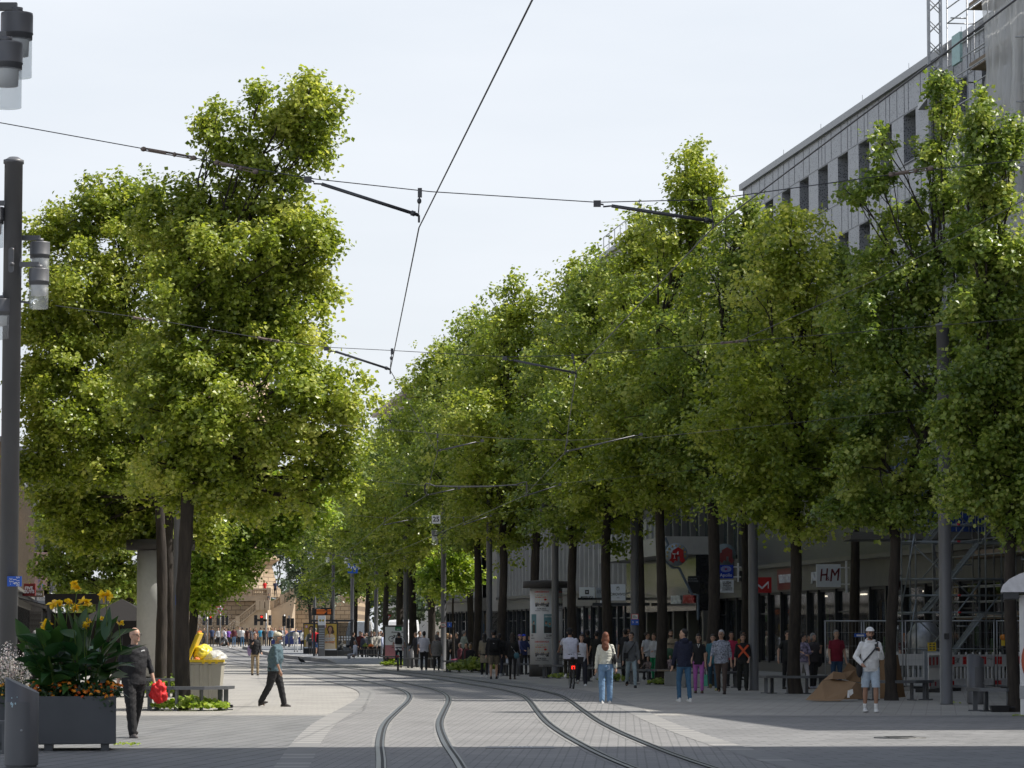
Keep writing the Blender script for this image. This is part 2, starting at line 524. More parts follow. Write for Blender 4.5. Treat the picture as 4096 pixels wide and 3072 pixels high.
# ================================================================ BUILDINGS
SL = -0.131
UR = Vector((SL, 1, 0)).normalized()           # along the street, away from the camera
NR = Vector((-1, SL, 0)).normalized()          # out of the right-hand facades, towards the street
def frame(a, y, right=True, off=0.0):
    """matrix: local x along the facade away from camera, local y out to the street, z up; X = a + SL*Y"""
    n = NR if right else -NR
    o = Vector((a + SL * y, y, 0)) + n * off
    M = Matrix(((UR.x, n.x, 0, o.x), (UR.y, n.y, 0, o.y), (0, 0, 1, 0), (0, 0, 0, 1)))
    return M

def perf_mat():
    m, nt, b = new_mat('perforated_metal')
    N, L = nt.nodes, nt.links
    tc = N.new('ShaderNodeTexCoord')
    vo = N.new('ShaderNodeTexVoronoi'); vo.inputs['Scale'].default_value = 13; vo.inputs['Randomness'].default_value = 0.85
    L.new(tc.outputs['Object'], vo.inputs['Vector'])
    no = N.new('ShaderNodeTexNoise'); no.inputs['Scale'].default_value = 1.3
    L.new(tc.outputs['Object'], no.inputs['Vector'])
    mr = N.new('ShaderNodeMapRange'); mr.inputs['To Min'].default_value = 0.15; mr.inputs['To Max'].default_value = 0.5
    L.new(no.outputs['Fac'], mr.inputs['Value'])
    lt = N.new('ShaderNodeMath'); lt.operation = 'LESS_THAN'
    L.new(vo.outputs['Distance'], lt.inputs[0]); L.new(mr.outputs['Result'], lt.inputs[1])
    mx = N.new('ShaderNodeMix'); mx.data_type = 'RGBA'
    mx.inputs['A'].default_value = (0.31, 0.32, 0.345, 1); mx.inputs['B'].default_value = (0.10, 0.105, 0.12, 1)
    L.new(lt.outputs[0], mx.inputs['Factor']); L.new(mx.outputs['Result'], b.inputs['Base Color'])
    b.inputs['Roughness'].default_value = 0.45; b.inputs['Metallic'].default_value = 0.25
    return m
M_PERF = perf_mat()
M_SLATE = mat('slate_panel', (0.055, 0.062, 0.075), 0.4, 0.3)
M_WGLASS = mat('window_glass', (0.02, 0.025, 0.03), 0.04, 0.0, spec=0.9, var=0.3, scale=0.7)
M_ROOFM = mat('roof_metal', (0.20, 0.205, 0.215), 0.4, 0.5)
M_FASCIA = mat('fascia_panel', (0.115, 0.112, 0.10), 0.5, 0.1, var=0.12, scale=1.5)
M_PLINTH = mat('plinth_stone', (0.06, 0.06, 0.06), 0.4)
M_SHOPG = glass_clear('shop_glass', (0.03, 0.035, 0.04), 0.42, 0.03)
M_INT = mat('shop_interior', (0.05, 0.045, 0.04), 0.9)
M_CREAM = mat('cream_stone', (0.42, 0.38, 0.31), 0.8, var=0.12, bump=0.2)
M_STONE = mat('limestone', (0.36, 0.35, 0.33), 0.7, var=0.1, scale=1.5)

def wall_grid(mb, x0, x1, z0, z1, cols, rows, th=0.4, m=0):
    """wall slab between x0..x1, z0..z1 with openings cols=[(xa,xb)], rows=[(za,zb)]"""
    mb.mat(m)
    zs = [z0]
    for za, zb in rows:
        if za > zs[-1]: mb.boxp((x0, -th, zs[-1]), (x1, 0, za))
        xs = x0
        for xa, xb in cols:
            if xa > xs: mb.boxp((xs, -th, za), (xa, 0, zb))
            xs = xb
        if x1 > xs: mb.boxp((xs, -th, za), (x1, 0, zb))
        zs.append(zb)
    if z1 > zs[-1]: mb.boxp((x0, -th, zs[-1]), (x1, 0, z1))

def add_windows(root, cols, rows, th, frame_m, glass_m, name='window'):
    """one part per window, with its glass as sub-part; shares mesh data"""
    cache = {}
    for za, zb in rows:
        for xa, xb in cols:
            w, h = xb - xa, zb - za
            k = (round(w, 2), round(h, 2))
            if k not in cache:
                f = MB(); t = 0.07; d0, d1 = -th + .02, -th + .12
                f.boxp((0, d0, 0), (t, d1, h)); f.boxp((w - t, d0, 0), (w, d1, h))
                f.boxp((t, d0, 0), (w - t, d1, t)); f.boxp((t, d0, h - t), (w - t, d1, h))
                f.boxp((w * .5 - .03, d0, t), (w * .5 + .03, d1 - .01, h - t))
                f.boxp((-.02, -.02, -.05), (w + .02, .05, 0.0))
                g = MB(); g.boxp((t, d0 + .02, t), (w - t, d0 + .04, h - t))
                fo = f.build(name, frame_m, root); go = g.build('glass_pane', glass_m, fo)
                cache[k] = (fo, go); fo.location = (xa, 0, za)
            else:
                a, b = cache[k]
                fo = a.copy(); COL.objects.link(fo); fo.location = (xa, 0, za)
                go = b.copy(); COL.objects.link(go); go.parent = fo

def root_at(name, label, cat, M, group=None):
    r = thing(name, label, cat, group); r.matrix_world = M
    return r

# ---- A: the long grey building with the perforated skin (right)
AY0, AY1, AH = 57.6, 148.6, 22.0
nrm = math.sqrt(1 + SL * SL)
FA = frame(30.1, AY0)
LA = (AY1 - AY0) * nrm
bA = root_at('office_building', 'long grey building clad in perforated metal panels above dark shopfronts on the right', 'building', FA)
cols = []
y = 118.3 - 3.51 * 11
while y < AY1 - 2:
    u = (y - AY0) * nrm; cols.append((u - .88, u + .88)); y += 3.51
rows = [(18.95 - 3.2 * k, 20.75 - 3.2 * k) for k in range(4)][::-1]
mb = MB()
wall_grid(mb, 0, LA, 8.1, AH, cols, rows, 0.55)
# panel joints: thin reveals stand proud, so the skin reads as panels
mb.mat(1)
for za, zb in rows:
    mb.boxp((0, 0, zb + .02), (LA, .012, zb + .06)); mb.boxp((0, 0, za - .10), (LA, .012, za - .06))
u = 0.4
while u < LA:
    for (z0_, z1_) in [(rows[-1][1] + .08, AH - .03)] + [(rows[i][1] + .08, rows[i + 1][0] - .12) for i in range(3)] + [(8.15, rows[0][0] - .12)]:
        mb.boxp((u, 0, z0_), (u + .035, .010, z1_))
    u += rnd.choice((1.1, 1.1, 1.75, 0.6))
mb.mat(2); mb.boxp((0, -.5, 4.7), (LA, -.1, 8.09)); mb.boxp((0, -14, 4.7), (LA, -.6, AH - .3))
mb.build('wall', [M_PERF, M_SLATE, M_SLATE], bA)
mb = MB(); mb.boxp((-.1, -14.2, AH), (LA + .1, .16, AH + .28)); mb.build('roof', M_ROOFM, bA)
for i in range(14):
    pass
mb = MB()
for i in range(12): mb.tube([(4 + i * 7.3, -.3, AH + .28), (4 + i * 7.3, -.3, AH + .8)], .012, 5)
mb.build('lightning_rods', M_GALV, bA).name = 'lightning_rod'
c2 = cols[-20:] if len(cols) > 20 else cols
add_windows(bA, c2, rows, 0.55, M_SLATE, M_WGLASS)
# dark box behind windows is the slab above; reveals perforated
def shopfront(root, L0, L1, bay, z_glass, z_top, seed, seedcol=None):
    rr = random.Random(seed)
    fa = MB(); fa.boxp((L0, -.5, z_glass), (L1, .12, z_top)); fa.mat(1); fa.boxp((L0, -.5, z_top), (L1, .35, z_top + .18))
    fa.build('fascia', [M_FASCIA, M_FASCIA], root)
    pl = MB(); pl.boxp((L0, -.45, 0), (L1, .02, .38)); pl.build('plinth', M_PLINTH, root)
    inn = MB(); inn.boxp((L0, -6.2, 0), (L1, -6.0, z_glass)); inn.boxp((L0, -6, z_glass - .1), (L1, -.5, z_glass - .05)); inn.boxp((L0, -6, .01), (L1, -.5, .06))
    u = L0
    while u < L1:
        inn.boxp((u, -6, .06), (u + .2, -.8, z_glass - .1)); u += bay * 3
    inn.build('interior', M_INT, root)
    u = L0; i = 0
    while u < L1 - .5:
        w = bay * rr.choice((1, 1, .8, 1.2)); e = min(u + w, L1)
        f = MB(); f.boxp((u, -.32, .38), (u + .12, -.02, z_glass)); f.boxp((u + .12, -.25, .38), (e, -.1, .46)); f.boxp((u + .12, -.25, z_glass - .1), (e, -.1, z_glass))
        if rr.random() < .5: f.boxp((u + .12, -.22, 2.5), (e, -.12, 2.56))
        fo = f.build('shop_window', M_DARKM, root)
        g = MB(); g.boxp((u + .12, -.19, .46), (e, -.17, z_glass - .1)); g.build('glass_pane', M_SHOPG, fo)
        # window display behind the glass
        d = MB(); cs = [mat('display_white', (.75, .75, .72), .6), mat('display_green', (.25, .55, .14), .6), mat('display_dark', (.03, .03, .03), .6), mat('display_tan', (.35, .26, .16), .6), mat('display_blue', (.1, .2, .35), .6)]
        for q in range(rr.randint(3, 5)):
            ww = rr.uniform(.15, .6); hh = rr.uniform(.4, 1.6); uu = rr.uniform(u + .3, max(u + .31, e - .5)); dz = rr.uniform(.5, z_glass - .2 - hh); yy_ = -rr.uniform(.3, .9)
            d.mat(rr.randrange(5)); d.boxp((uu, yy_ - .05, dz), (uu + ww, yy_, dz + hh))
        d.build('window_display', cs, fo)
        if rr.random() < .45:
            d = MB(); d.boxp((u + .4, -2.2, z_glass - .2), (e - .3, -2.05, z_glass - .14)); d.build('shop_lamp', emit('shop_light', (1, .86, .66), 3.0), fo)
        u = e; i += 1
shopfront(bA, 0, LA, 2.6, 3.45, 4.5, 3)

# ---- B: glass fronts beyond, in two heights
def fin_building(name, label, y0, y1, h, a, seed, fin, glassm, spacing=1.8, ground=4.2, right=True, storey=3.4, fascia=True, depth=14, off=0):
    M = frame(a, y0, right, off); L = (y1 - y0) * nrm
    b = root_at(name, label, 'building', M)
    w = MB(); w.boxp((0, -depth, .0), (L, -.7 if fascia else -.25, h)); 
    z = ground
    while z < h - 1:
        w.boxp((0, -.25, z), (L, 0, z + .9)); z += storey
    w.boxp((0, -.25, h - .5), (L, .1, h))
    w.build('wall', fin, b)
    g = MB(); g.boxp((0, -.22, ground), (L, -.15, h - .5)); g.build('glazing', glassm, b)
    n = int(L / spacing)
    for i in range(min(n, 95) + 1):
        f = MB(); u = i * L / n; f.boxp((u - .09, .003, ground if fascia else .1), (u + .09, .28, h - .51)); f.build('fin', fin, b)
    if fascia: shopfront(b, 0, L, 2.4, ground - .9, ground - .15, seed)
    r = MB(); r.boxp((-.1, -depth - .1, h), (L + .1, .3, h + .25)); r.build('roof', M_ROOFM, b)
    return b
M_GREEN_GL = mat('curtain_glass', (0.03, 0.045, 0.042), 0.05, spec=0.9, var=0.3, scale=0.6)
bB = fin_building('glass_building', 'dark glass-fronted building behind the trees beyond the perforated facade', 148.8, 177, 16.5, 30.1, 5, M_FASCIA, M_GREEN_GL, 2.2)
bC = fin_building('office_block', 'tall pale office block with closely set stone fins behind the trees', 177.2, 191, 23.4, 30.1, 8, M_STONE, M_GREEN_GL, 1.7, fascia=True)
bC2 = fin_building('shop_building', 'lower pale block with stone fins behind the poster column', 191.3, 236, 14.5, 30.1, 9, M_STONE, M_GREEN_GL, 1.7)
# roof-top guard rail on C
mb = MB()
for i in range(7):
    mb.tube([(1 + i * 2.0, -.2, 23.65), (1 + i * 2.0, -.2, 24.9)], .03, 5)
mb.tube([(1, -.2, 24.9), (13, -.2, 24.9)], .03, 5); mb.tube([(1, -.2, 24.3), (13, -.2, 24.3)], .025, 5)
mb.build('guard_rail', M_GALV, bC)
bD = fin_building('department_store', 'flat-roofed store with a ribbed grey canopy far down the right side', 236.5, 262, 13, 28.6, 12, M_STONE, M_GREEN_GL, 3.5)
# eaves building seen over the trees
M_EAV = mat('eaves_cream', (0.50, 0.46, 0.40), 0.7)
Me = frame(43.5, 430); bE = root_at('corner_building', 'cream building whose wide flat eaves show above the far trees', 'building', Me)
mb = MB(); mb.boxp((0, -20, 0), (60, -2, 33.2)); mb.build('wall', M_EAV, bE)
mb = MB(); mb.boxp((-2.2, -22, 34.2), (62, .4, 34.8)); mb.boxp((-.7, -21, 33.2), (61, -1, 34.2)); mb.build('roof', mat('eaves_roof', (.30, .25, .21), .7), bE)
add_windows(bE, [(2 + i * 3.5, 3.6 + i * 3.5) for i in range(10)], [(29, 31)], -1.9, M_SLATE, M_WGLASS)

# ---- near right building (outside the frame, throws the shade over the crossing)
mb = MB(); bN = thing('corner_block', 'tall plain block beside the crossing on the near right', 'building')
mb.boxp((11.5, 4, 0), (34, 48.9, 30)); mb.build('wall', M_STONE, bN)
for zc in range(9):
    mb = MB()
    for k in range(14): mb.boxp((11.42, 6 + k * 3, 2.2 + zc * 3.1), (11.52, 7.8 + k * 3, 4.0 + zc * 3.1))
    mb.build('window', M_WGLASS, bN)

# ---- left side: two fronts beyond the trees
LX = -4.0
M_BROWN = mat('brown_fin', (0.20, 0.155, 0.11), 0.6)
bL = fin_building('brown_fronted_building', 'left-side building with brown vertical fins over a dark awning', 150, 236, 10.5, LX, 21, M_BROWN, M_GREEN_GL, 1.9, right=False, off=0)
M_GREYR = mat('grey_render', (0.235, 0.235, 0.24), 0.85, var=0.08, bump=0.2)
bM = fin_building('grey_building', 'grey rendered building end with glass balcony rails on the left', 236.5, 300, 15, LX, 22, M_GREYR, M_GREEN_GL, 4.0, right=False, off=1.6)
bO = fin_building('stone_building', 'pale stone building on the far left beyond the grey render', 300.5, 380, 18, LX, 23, M_CREAM, M_GREEN_GL, 3.0, right=False, off=.5)
# near-left blocks give the reflections and bounce of the rest of the street
bP = fin_building('shop_building', 'pale shop building just outside the frame on the left', 66, 149.5, 18, LX - 1, 24, M_CREAM, M_GREEN_GL, 3.0, right=False)

# awning on the left
Mw = frame(LX, 188, False); aw = root_at('shop_awning', 'long black shop awning below the brown-finned front on the left', 'awning', Mw)
mb = MB(); mb.add([(0, .1, 3.75), (60, .1, 3.75), (60, 2.1, 3.2), (0, 2.1, 3.2), (0, .1, 3.68), (60, .1, 3.68), (60, 2.1, 3.13), (0, 2.1, 3.13)], [(0, 1, 2, 3), (7, 6, 5, 4), (0, 3, 7, 4), (1, 5, 6, 2), (3, 2, 6, 7)])
mb.build('canopy', mat('awning_black', (.02, .02, .022), .7), aw)
mb = MB(); mb.boxp((0, 2.06, 2.95), (60, 2.1, 3.13)); mb.build('valance', mat('awning_grey', (.33, .33, .33), .7), aw)

# ---- distant tower base with terrace and stairs
TY = 352.0
k = TY / FOC
def tx(px): return (px - CX) * k
def tz(py): return (HOR - py) * k + CAMH
SAND = bricks('rusticated_sandstone', (0.36, 0.27, 0.17), (0.29, 0.215, 0.135), (0.15, 0.105, 0.065), 0.95, 0.46, 0.035, plane='XZ', bump=1.0)
SANDP = mat('dressed_sandstone', (0.40, 0.31, 0.215), 0.8, var=0.12, scale=1.2, bump=0.2)
tw = thing('water_tower_terrace', 'sandstone tower terrace with a balustraded stair at the end of the street', 'terrace')
tw.location = (tx(1000), TY, gz(TY))
o0 = Vector(tw.location)
def L_(px, py, d=0.0): return (tx(px) - o0.x, d, tz(py) - o0.z)
mb = MB()
a = L_(600, 2405); b = L_(1080, 2600)
mb.boxp((a[0], 0, 0), (b[0], 26, a[2])); mb.build('terrace_wall', SAND, tw)
mb = MB(); a = L_(1130, 2380); b = L_(1420, 2600); mb.boxp((a[0], 7, 0), (b[0], 26, a[2])); mb.build('retaining_wall', SAND, tw)
# cornice and balustrade of the terrace
mb = MB(); a = L_(600, 2404); b = L_(1080, 2386); mb.boxp((a[0], -.5, a[2] + .003), (b[0], 1.5, b[2])); mb.build('cornice', SANDP, tw)
def balustrade(x0, z0, x1, z1, y, n, piers, root=tw, h=.95):
    mb = MB()
    dz = (z1 - z0) / (x1 - x0)
    def bar(za, zb, t, th):
        mb.add([(x0, y - th, z0 + za), (x1, y - th, z1 + za), (x1, y + th, z1 + za), (x0, y + th, z0 + za), (x0, y - th, z0 + zb), (x1, y - th, z1 + zb), (x1, y + th, z1 + zb), (x0, y + th, z0 + zb)], [(0, 3, 2, 1), (4, 5, 6, 7), (0, 1, 5, 4), (1, 2, 6, 5), (2, 3, 7, 6), (3, 0, 4, 7)])
    bar(0, .14, 0, .2); bar(h - .16, h, 0, .24)
    for i in range(piers + 1):
        x = x0 + (x1 - x0) * i / piers
        mb.boxp((x - .22, y - .26, z0 + dz * (x - x0) - .05), (x + .22, y + .26, z0 + dz * (x - x0) + h + .06))
    o = mb.build('balustrade', SANDP, root)
    b = MB()
    for i in range(n):
        x = x0 + (x1 - x0) * (i + .5) / n; z = z0 + dz * (x - x0)
        b.lathe([(.05, .12), (.10, .25), (.05, .45), (.10, .62), (.05, h - .15)], 6, (x, y, z))
    bo = b.build('baluster', SANDP, o); bo['kind'] = 'stuff'
a = L_(930, 2386); b = L_(1078, 2386)
balustrade(a[0], a[2], b[0], b[2], 0.1, 22, 2, h=.85)
# lower flight: from the landing (1050, 2432) down to the left (890, 2500)
def flight(x0, z0, x1, z1, y0, y1, name):
    n = 22; mb = MB(); lo = min(z0, z1)
    for i in range(n):
        xa = x0 + (x1 - x0) * i / n; xb = x0 + (x1 - x0) * (i + 1) / n
        z = z0 + (z1 - z0) * (i + 1) / n
        mb.boxp((min(xa, xb), y0, -0.2), (max(xa, xb), y1, z))
    mb.build(name, SANDP, tw)
a = L_(888, 2512); b = L_(1046, 2440)
flight(a[0], 0.1, b[0], b[2] , -4.0, -.6, 'lower_steps')
balustrade(a[0], .3, b[0], b[2], -4.2, 26, 2)
c = L_(1036, 2440); d = L_(1084, 2440)
mb = MB(); mb.boxp((c[0], -4.03, -.2), (d[0], 1.5, c[2] + .004)); mb.build('landing', SANDP, tw)
balustrade(c[0] + .75, c[2], d[0], c[2], -4.23, 4, 1)
e = L_(1166, 2376)
flight(d[0], c[2], e[0], e[2] - .3, 1.5, 7, 'upper_steps')
balustrade(d[0] + .1, c[2], e[0], e[2] - .4, 1.4, 16, 2)
# sweeping solid stair side below the upper balustrade
mb = MB(); mb.prism([(d[0], -.2), (d[0] + 1.6, -.2), (e[0] + .2, e[2] - 1.6), (e[0] + .4, e[2] - .3), (d[0], c[2])], 1.0, 1.6, 'y'); mb.build('stair_flank', SANDP, tw)
mb = MB(); g0 = L_(1000, 2386)
mb.lathe([(6.4, 0), (6.4, .9), (6.0, 1.2), (5.4, 3.5), (5.6, 3.8), (6.2, 4.1), (6.2, 4.4), (5.2, 4.9), (5.0, 14), (5.8, 14.5), (5.8, 15), (5, 15.3), (5, 24), (0, 24)], 40, (L_(860, 0)[0], 11, g0[2]))
mb.build('tower_shaft', SAND, tw)
# ================================================================ TREES
LEAF_A = leaf_mat('linden_leaf', (0.125, 0.185, 0.026), (0.290, 0.365, 0.052), (0.56, 0.58, 0.15), 0.5)
LEAF_B = leaf_mat('linden_leaf_cool', (0.100, 0.165, 0.030), (0.230, 0.315, 0.054), (0.48, 0.52, 0.14), 0.48)
LEAF_C = leaf_mat('leaf_bright', (0.15, 0.25, 0.030), (0.30, 0.42, 0.055), (0.54, 0.60, 0.14), 0.5)
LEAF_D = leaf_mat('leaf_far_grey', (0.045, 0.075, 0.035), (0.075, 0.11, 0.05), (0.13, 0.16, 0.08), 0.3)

def leaf_arrays(lobes, n, size, seed, spread=0.20, per=11, shell=0.75):
    """lobes: list of (centre, (rx,ry,rz), weight)"""
    g = np.random.default_rng(seed); n = int(n * .74); size = size * 1.2
    # every lobe is made of drooping leaf pads carried by side branches, with dark gaps between them
    PC, PE, PR, PW, PT = [], [], [], [], []
    for c, r, w in lobes:
        c = np.array(c, float); r = np.array(r, float); rm = r.mean()
        ns = int(np.clip(9 + rm * 9, 9, 30)); lt = g.normal() * .09
        for q in range(ns):
            u = (q + .5) / ns; zz_ = 1 - 2 * u; an = q * 2.39996 + g.normal() * .35
            dd = np.array([math.cos(an) * math.sqrt(1 - zz_ * zz_), math.sin(an) * math.sqrt(1 - zz_ * zz_), zz_])
            ho = np.array([dd[0], dd[1], 0.0]); ho /= np.linalg.norm(ho) + 1e-6
            sz = (.30 + .16 * g.random()) * (.55 + .45 * min(1, rm)) if rm < 1 else (.26 + .16 * g.random()) * rm
            sz = min(sz, .95) if rm >= 1 else sz * rm ** .5
            far_ = g.random() < .30; ro = (.95 + .22 * g.random()) if far_ else (.48 + .42 * g.random()); sz = sz * (.62 if far_ else 1.0)
            PC.append(c + dd * r * ro); PE.append(ho); PW.append(w * sz * sz * (.6 + .8 * g.random()))
            PR.append((sz * (1.1 + .5 * g.random()), sz * .85, sz * (.34 + .2 * g.random()) + (.5 * sz if dd[2] > .8 else 0))); PT.append(lt + g.normal() * .10)
    PC, PE, PR, PW, PT = map(np.array, (PC, PE, PR, PW, PT))
    nc = max(8, int(n / per))
    li = g.choice(len(PC), nc, p=PW / PW.sum())
    q = g.normal(size=(nc, 3)); q /= np.linalg.norm(q, axis=1)[:, None]
    q *= (0.55 + 0.5 * g.random(nc) ** .6)[:, None]
    E1 = PE[li]; E2 = np.stack([-E1[:, 1], E1[:, 0], np.zeros(nc)], 1); Rr = PR[li]
    o1, o2, o3 = q[:, 0] * Rr[:, 0], q[:, 1] * Rr[:, 1], q[:, 2] * Rr[:, 2]
    c = PC[li] + E1 * o1[:, None] + E2 * o2[:, None]; c[:, 2] += o3 - .22 * np.maximum(o1, 0) ** 2 / Rr[:, 0] - .12 * o2 ** 2 / Rr[:, 1]
    d = E1 * (q[:, 0] * .6)[:, None] + E2 * (q[:, 1] * .5)[:, None]; d[:, 2] = q[:, 2] * .8 + .35; d /= np.linalg.norm(d, axis=1)[:, None] + 1e-6
    lobes = PC; lobe_tint = PT
    # sprigs: leaves strung along a short drooping twig
    ax = d * 0.8 + g.normal(size=(nc, 3)) * 0.55; ax[:, 2] -= 0.25
    ax /= np.linalg.norm(ax, axis=1)[:, None]
    t = g.random((nc, per)) * 2 - 1
    ln = spread * (0.7 + 0.9 * g.random(nc))
    P = c[:, None, :] + ax[:, None, :] * (t * ln[:, None])[:, :, None] + g.normal(size=(nc, per, 3)) * spread * 0.42
    P[:, :, 2] -= np.abs(t) ** 2 * ln[:, None] * 0.35
    ctint = g.normal(size=nc) * 0.10 + lobe_tint[li]
    tint = 0.45 + ctint[:, None] + g.normal(size=(nc, per)) * 0.17
    tint += (g.random((nc, per)) < 0.04) * 0.4
    P = P.reshape(-1, 3); tint = np.clip(tint.reshape(-1), 0, 1)
    N = len(P)
    nr = d.repeat(per, 0) * 0.8 + g.normal(size=(N, 3)) * 0.5; nr[:, 2] += 0.35; nr[:, 1] -= .1
    nr /= np.linalg.norm(nr, axis=1)[:, None]
    a = np.cross(nr, g.normal(size=(N, 3))); a /= np.linalg.norm(a, axis=1)[:, None] + 1e-9
    b = np.cross(nr, a)
    s = size * (0.65 + 0.6 * g.random(N))
    a *= (s * 0.5)[:, None]; b *= (s * 0.46)[:, None]; nn = nr * (s * 0.10)[:, None]
    v = np.stack([P - a - nn, P - a * .1 + b, P + a * 1.05 - nn, P - a * .1 - b], 1).reshape(-1, 3)
    f = np.arange(N * 4).reshape(N, 4)
    return v, f, tint

def limb(mb, p0, p1, r0, r1, bend=0.4, n=6, sides=9, seed=0):
    rr = random.Random(seed)
    p0, p1 = Vector(p0), Vector(p1)
    L = (p1 - p0).length
    off = Vector((rr.uniform(-1, 1), rr.uniform(-1, 1), 0)) * bend * L * 0.12
    pts, rs = [], []
    for i in range(n + 1):
        t = i / n
        pts.append(p0.lerp(p1, t) + off * math.sin(t * PI) + Vector((rr.uniform(-1, 1), rr.uniform(-1, 1), 0)) * 0.02 * L * (0 < i < n))
        rs.append(r0 + (r1 - r0) * t)
    mb.tube(pts, rs, sides)
    return pts

def tree(label, base, lobes, n, size, lm, trunk_r, seed, name='linden_tree', group=None, fork=None, spread=0.20, trunk_top=None, cat='tree', knots=True):
    """lobes in world coordinates"""
    root = thing(name, label, cat, group); root.location = base
    B = Vector(base)
    lb = [(np.array(Vector(c) - B), np.array(r), w) for c, r, w in lobes]
    zs = [l[0][2] for l in lb]; zlow = min(l[0][2] - l[1][2] for l in lb); ztop = max(l[0][2] + l[1][2] * .6 for l in lb)
    cen = sum((Vector(l[0]) for l in lb), Vector()) / len(lb)
    mb = MB(); rr = random.Random(seed)
    fz = fork or (zlow + 0.9)
    top = Vector(trunk_top) - B if trunk_top is not None else Vector((cen.x * .8, cen.y * .8, fz + (ztop - fz) * .75))
    fk = Vector((top.x * .08, top.y * .08, fz))
    # bole with root flare and knots
    pts, rs = [], []
    nseg = 14
    for i in range(nseg + 1):
        t = i / nseg
        p = Vector((0, 0, -.05)).lerp(fk, t) + Vector((math.sin(t * 5 + seed) * .06, math.cos(t * 4 + seed * 2) * .06, 0)) * (0 < i < nseg) * (trunk_r / .2)
        r = trunk_r * (1.12 - .22 * t + .22 * math.exp(-t * 18))
        if knots: r *= 1 + rr.uniform(-.05, .09)
        pts.append(p); rs.append(r)
    mb.tube(pts, rs, 14)
    tp = limb(mb, fk, top, trunk_r * .9, trunk_r * .16, 0.5, 8, 9, seed)
    for i, (c, r, w) in enumerate(lb):
        c = Vector(c)
        k = min(range(len(tp)), key=lambda j: abs(tp[j].z - (c.z - (c - tp[0]).length * .45)))
        if c.z < fk.z + .5: k = 0
        L = (c - tp[k]).length
        rb = max(.03, trunk_r * (.50 - .045 * k))
        pp = limb(mb, tp[k], c, rb, rb * .35, .9, 5, 7, seed * 31 + i)
        for q in range(4):
            dd = Vector((rr.gauss(0, 1), rr.gauss(0, 1), rr.gauss(.2, 1))).normalized()
            e = c + Vector((dd.x * r[0], dd.y * r[1], dd.z * r[2])) * .85
            limb(mb, pp[rr.choice((3, 4, 5))], e, rb * .35, .012, .9, 4, 5, seed * 77 + i * 9 + q)
    mb.build('trunk', M_BARK, root, fix=False)
    v, f, tint = leaf_arrays(lb, n, size, seed, spread)
    mesh_np('crown', v, f, lm, root, tint)
    return root

def px_lobes(D, L, flat=0.85):
    """lobes given in the 2212-wide reading: (x, y, rx, ry[, depth offset[, weight]])"""
    out = []
    for l in L:
        x, y, rx, ry = l[:4]; dd = l[4] if len(l) > 4 else 0; w = l[5] if len(l) > 5 else 1
        p = at(*V(x, y), D + dd); k = D / 7020
        out.append((p, (rx * k, (rx + ry) / 2 * k * flat + .3, ry * k), w))
    return out

# --- the two big lindens on the left
L1 = px_lobes(72, [(668, 212, 62, 55), (612, 262, 62, 50, .3), (560, 200, 24, 26, 0, .8), (694, 268, 38, 48), (655, 330, 40, 34, 0, .8), (690, 335, 30, 30, 0, .7), (625, 395, 30, 24, 0, .6),
    (472, 268, 46, 50), (520, 320, 52, 40), (455, 345, 30, 26, 0, .8), (560, 368, 46, 30), (490, 430, 85, 48, .5), (600, 455, 60, 40),
    (640, 500, 88, 62, -.5), (690, 520, 48, 40), (628, 600, 92, 62, .6), (590, 700, 70, 46), (655, 740, 58, 44), (520, 700, 70, 60), (640, 660, 66, 26), (440, 545, 120, 95, -.6), (540, 640, 100, 80, .5), (400, 650, 110, 85, -.9), (560, 540, 70, 60, -.8),
    (420, 790, 115, 70, -1.2), (560, 760, 95, 58, -.2), (620, 820, 105, 62, -1.2), (730, 855, 76, 62, -.6), (480, 890, 125, 80, -1.5), (650, 920, 115, 70, -.6), (735, 960, 55, 46, 0, .8), (360, 880, 90, 85, -1.0), (540, 985, 120, 55, -.4), (420, 985, 100, 50, -.8), (690, 1010, 60, 38, .4, .8), (610, 1050, 60, 28, .6, .7), (470, 1045, 80, 36, -.6), (420, 1075, 70, 30, .4), (340, 1030, 60, 50, .6), (520, 1070, 60, 36, .8), (370, 430, 55, 48, .6), (405, 480, 60, 60, .4), (345, 500, 60, 60, .6), (640, 1080, 55, 34, .3), (380, 1010, 70, 50, -.9), (550, 1100, 50, 30, .2), (745, 1040, 40, 30, .3), (330, 780, 70, 60, -.4)])
b1 = Vector((gx(733, 71.6).x, 71.6, 0))
tree('nearest big linden on the left, its leaning top rising above the wires', b1, L1, 150000, .088, LEAF_A, .15, 3, fork=5.3, trunk_top=at(*V(455, 420), 72), spread=.19)
L2 = px_lobes(87, [(235, 425, 60, 48), (180, 470, 70, 60), (300, 440, 62, 60), (110, 500, 60, 55), (250, 520, 100, 85), (150, 600, 100, 85, -.8), (85, 680, 55, 70), (260, 660, 110, 90, .6), (130, 770, 95, 85, -.6), (300, 780, 90, 90), (200, 880, 120, 90, -1), (80, 850, 50, 90), (300, 930, 90, 80), (120, 960, 80, 60), (230, 1010, 110, 42, -.4), (200, 930, 110, 70, 2), (90, 1010, 60, 40), (150, 700, 90, 90, 2), (360, 560, 70, 90)])
b2 = Vector((gx(650, 87).x, 87, 0))
tree('broad linden on the left, its trunk in front of the white advertising column', b2, L2, 95000, .098, LEAF_A, .135, 5, fork=5.6, trunk_top=at(*V(240, 560), 88), spread=.21)
b3 = Vector((gx(683, 91).x, 91, 0))
L3 = px_lobes(92, [(330, 900, 90, 90), (380, 1020, 90, 60), (250, 1060, 95, 60), (140, 1070, 70, 55), (430, 1090, 70, 50), (330, 1110, 80, 40), (180, 1140, 80, 50), (300, 760, 80, 80), (360, 1080, 60, 60, 1.5), (260, 1130, 80, 46, 1), (450, 1150, 50, 40, 1)])
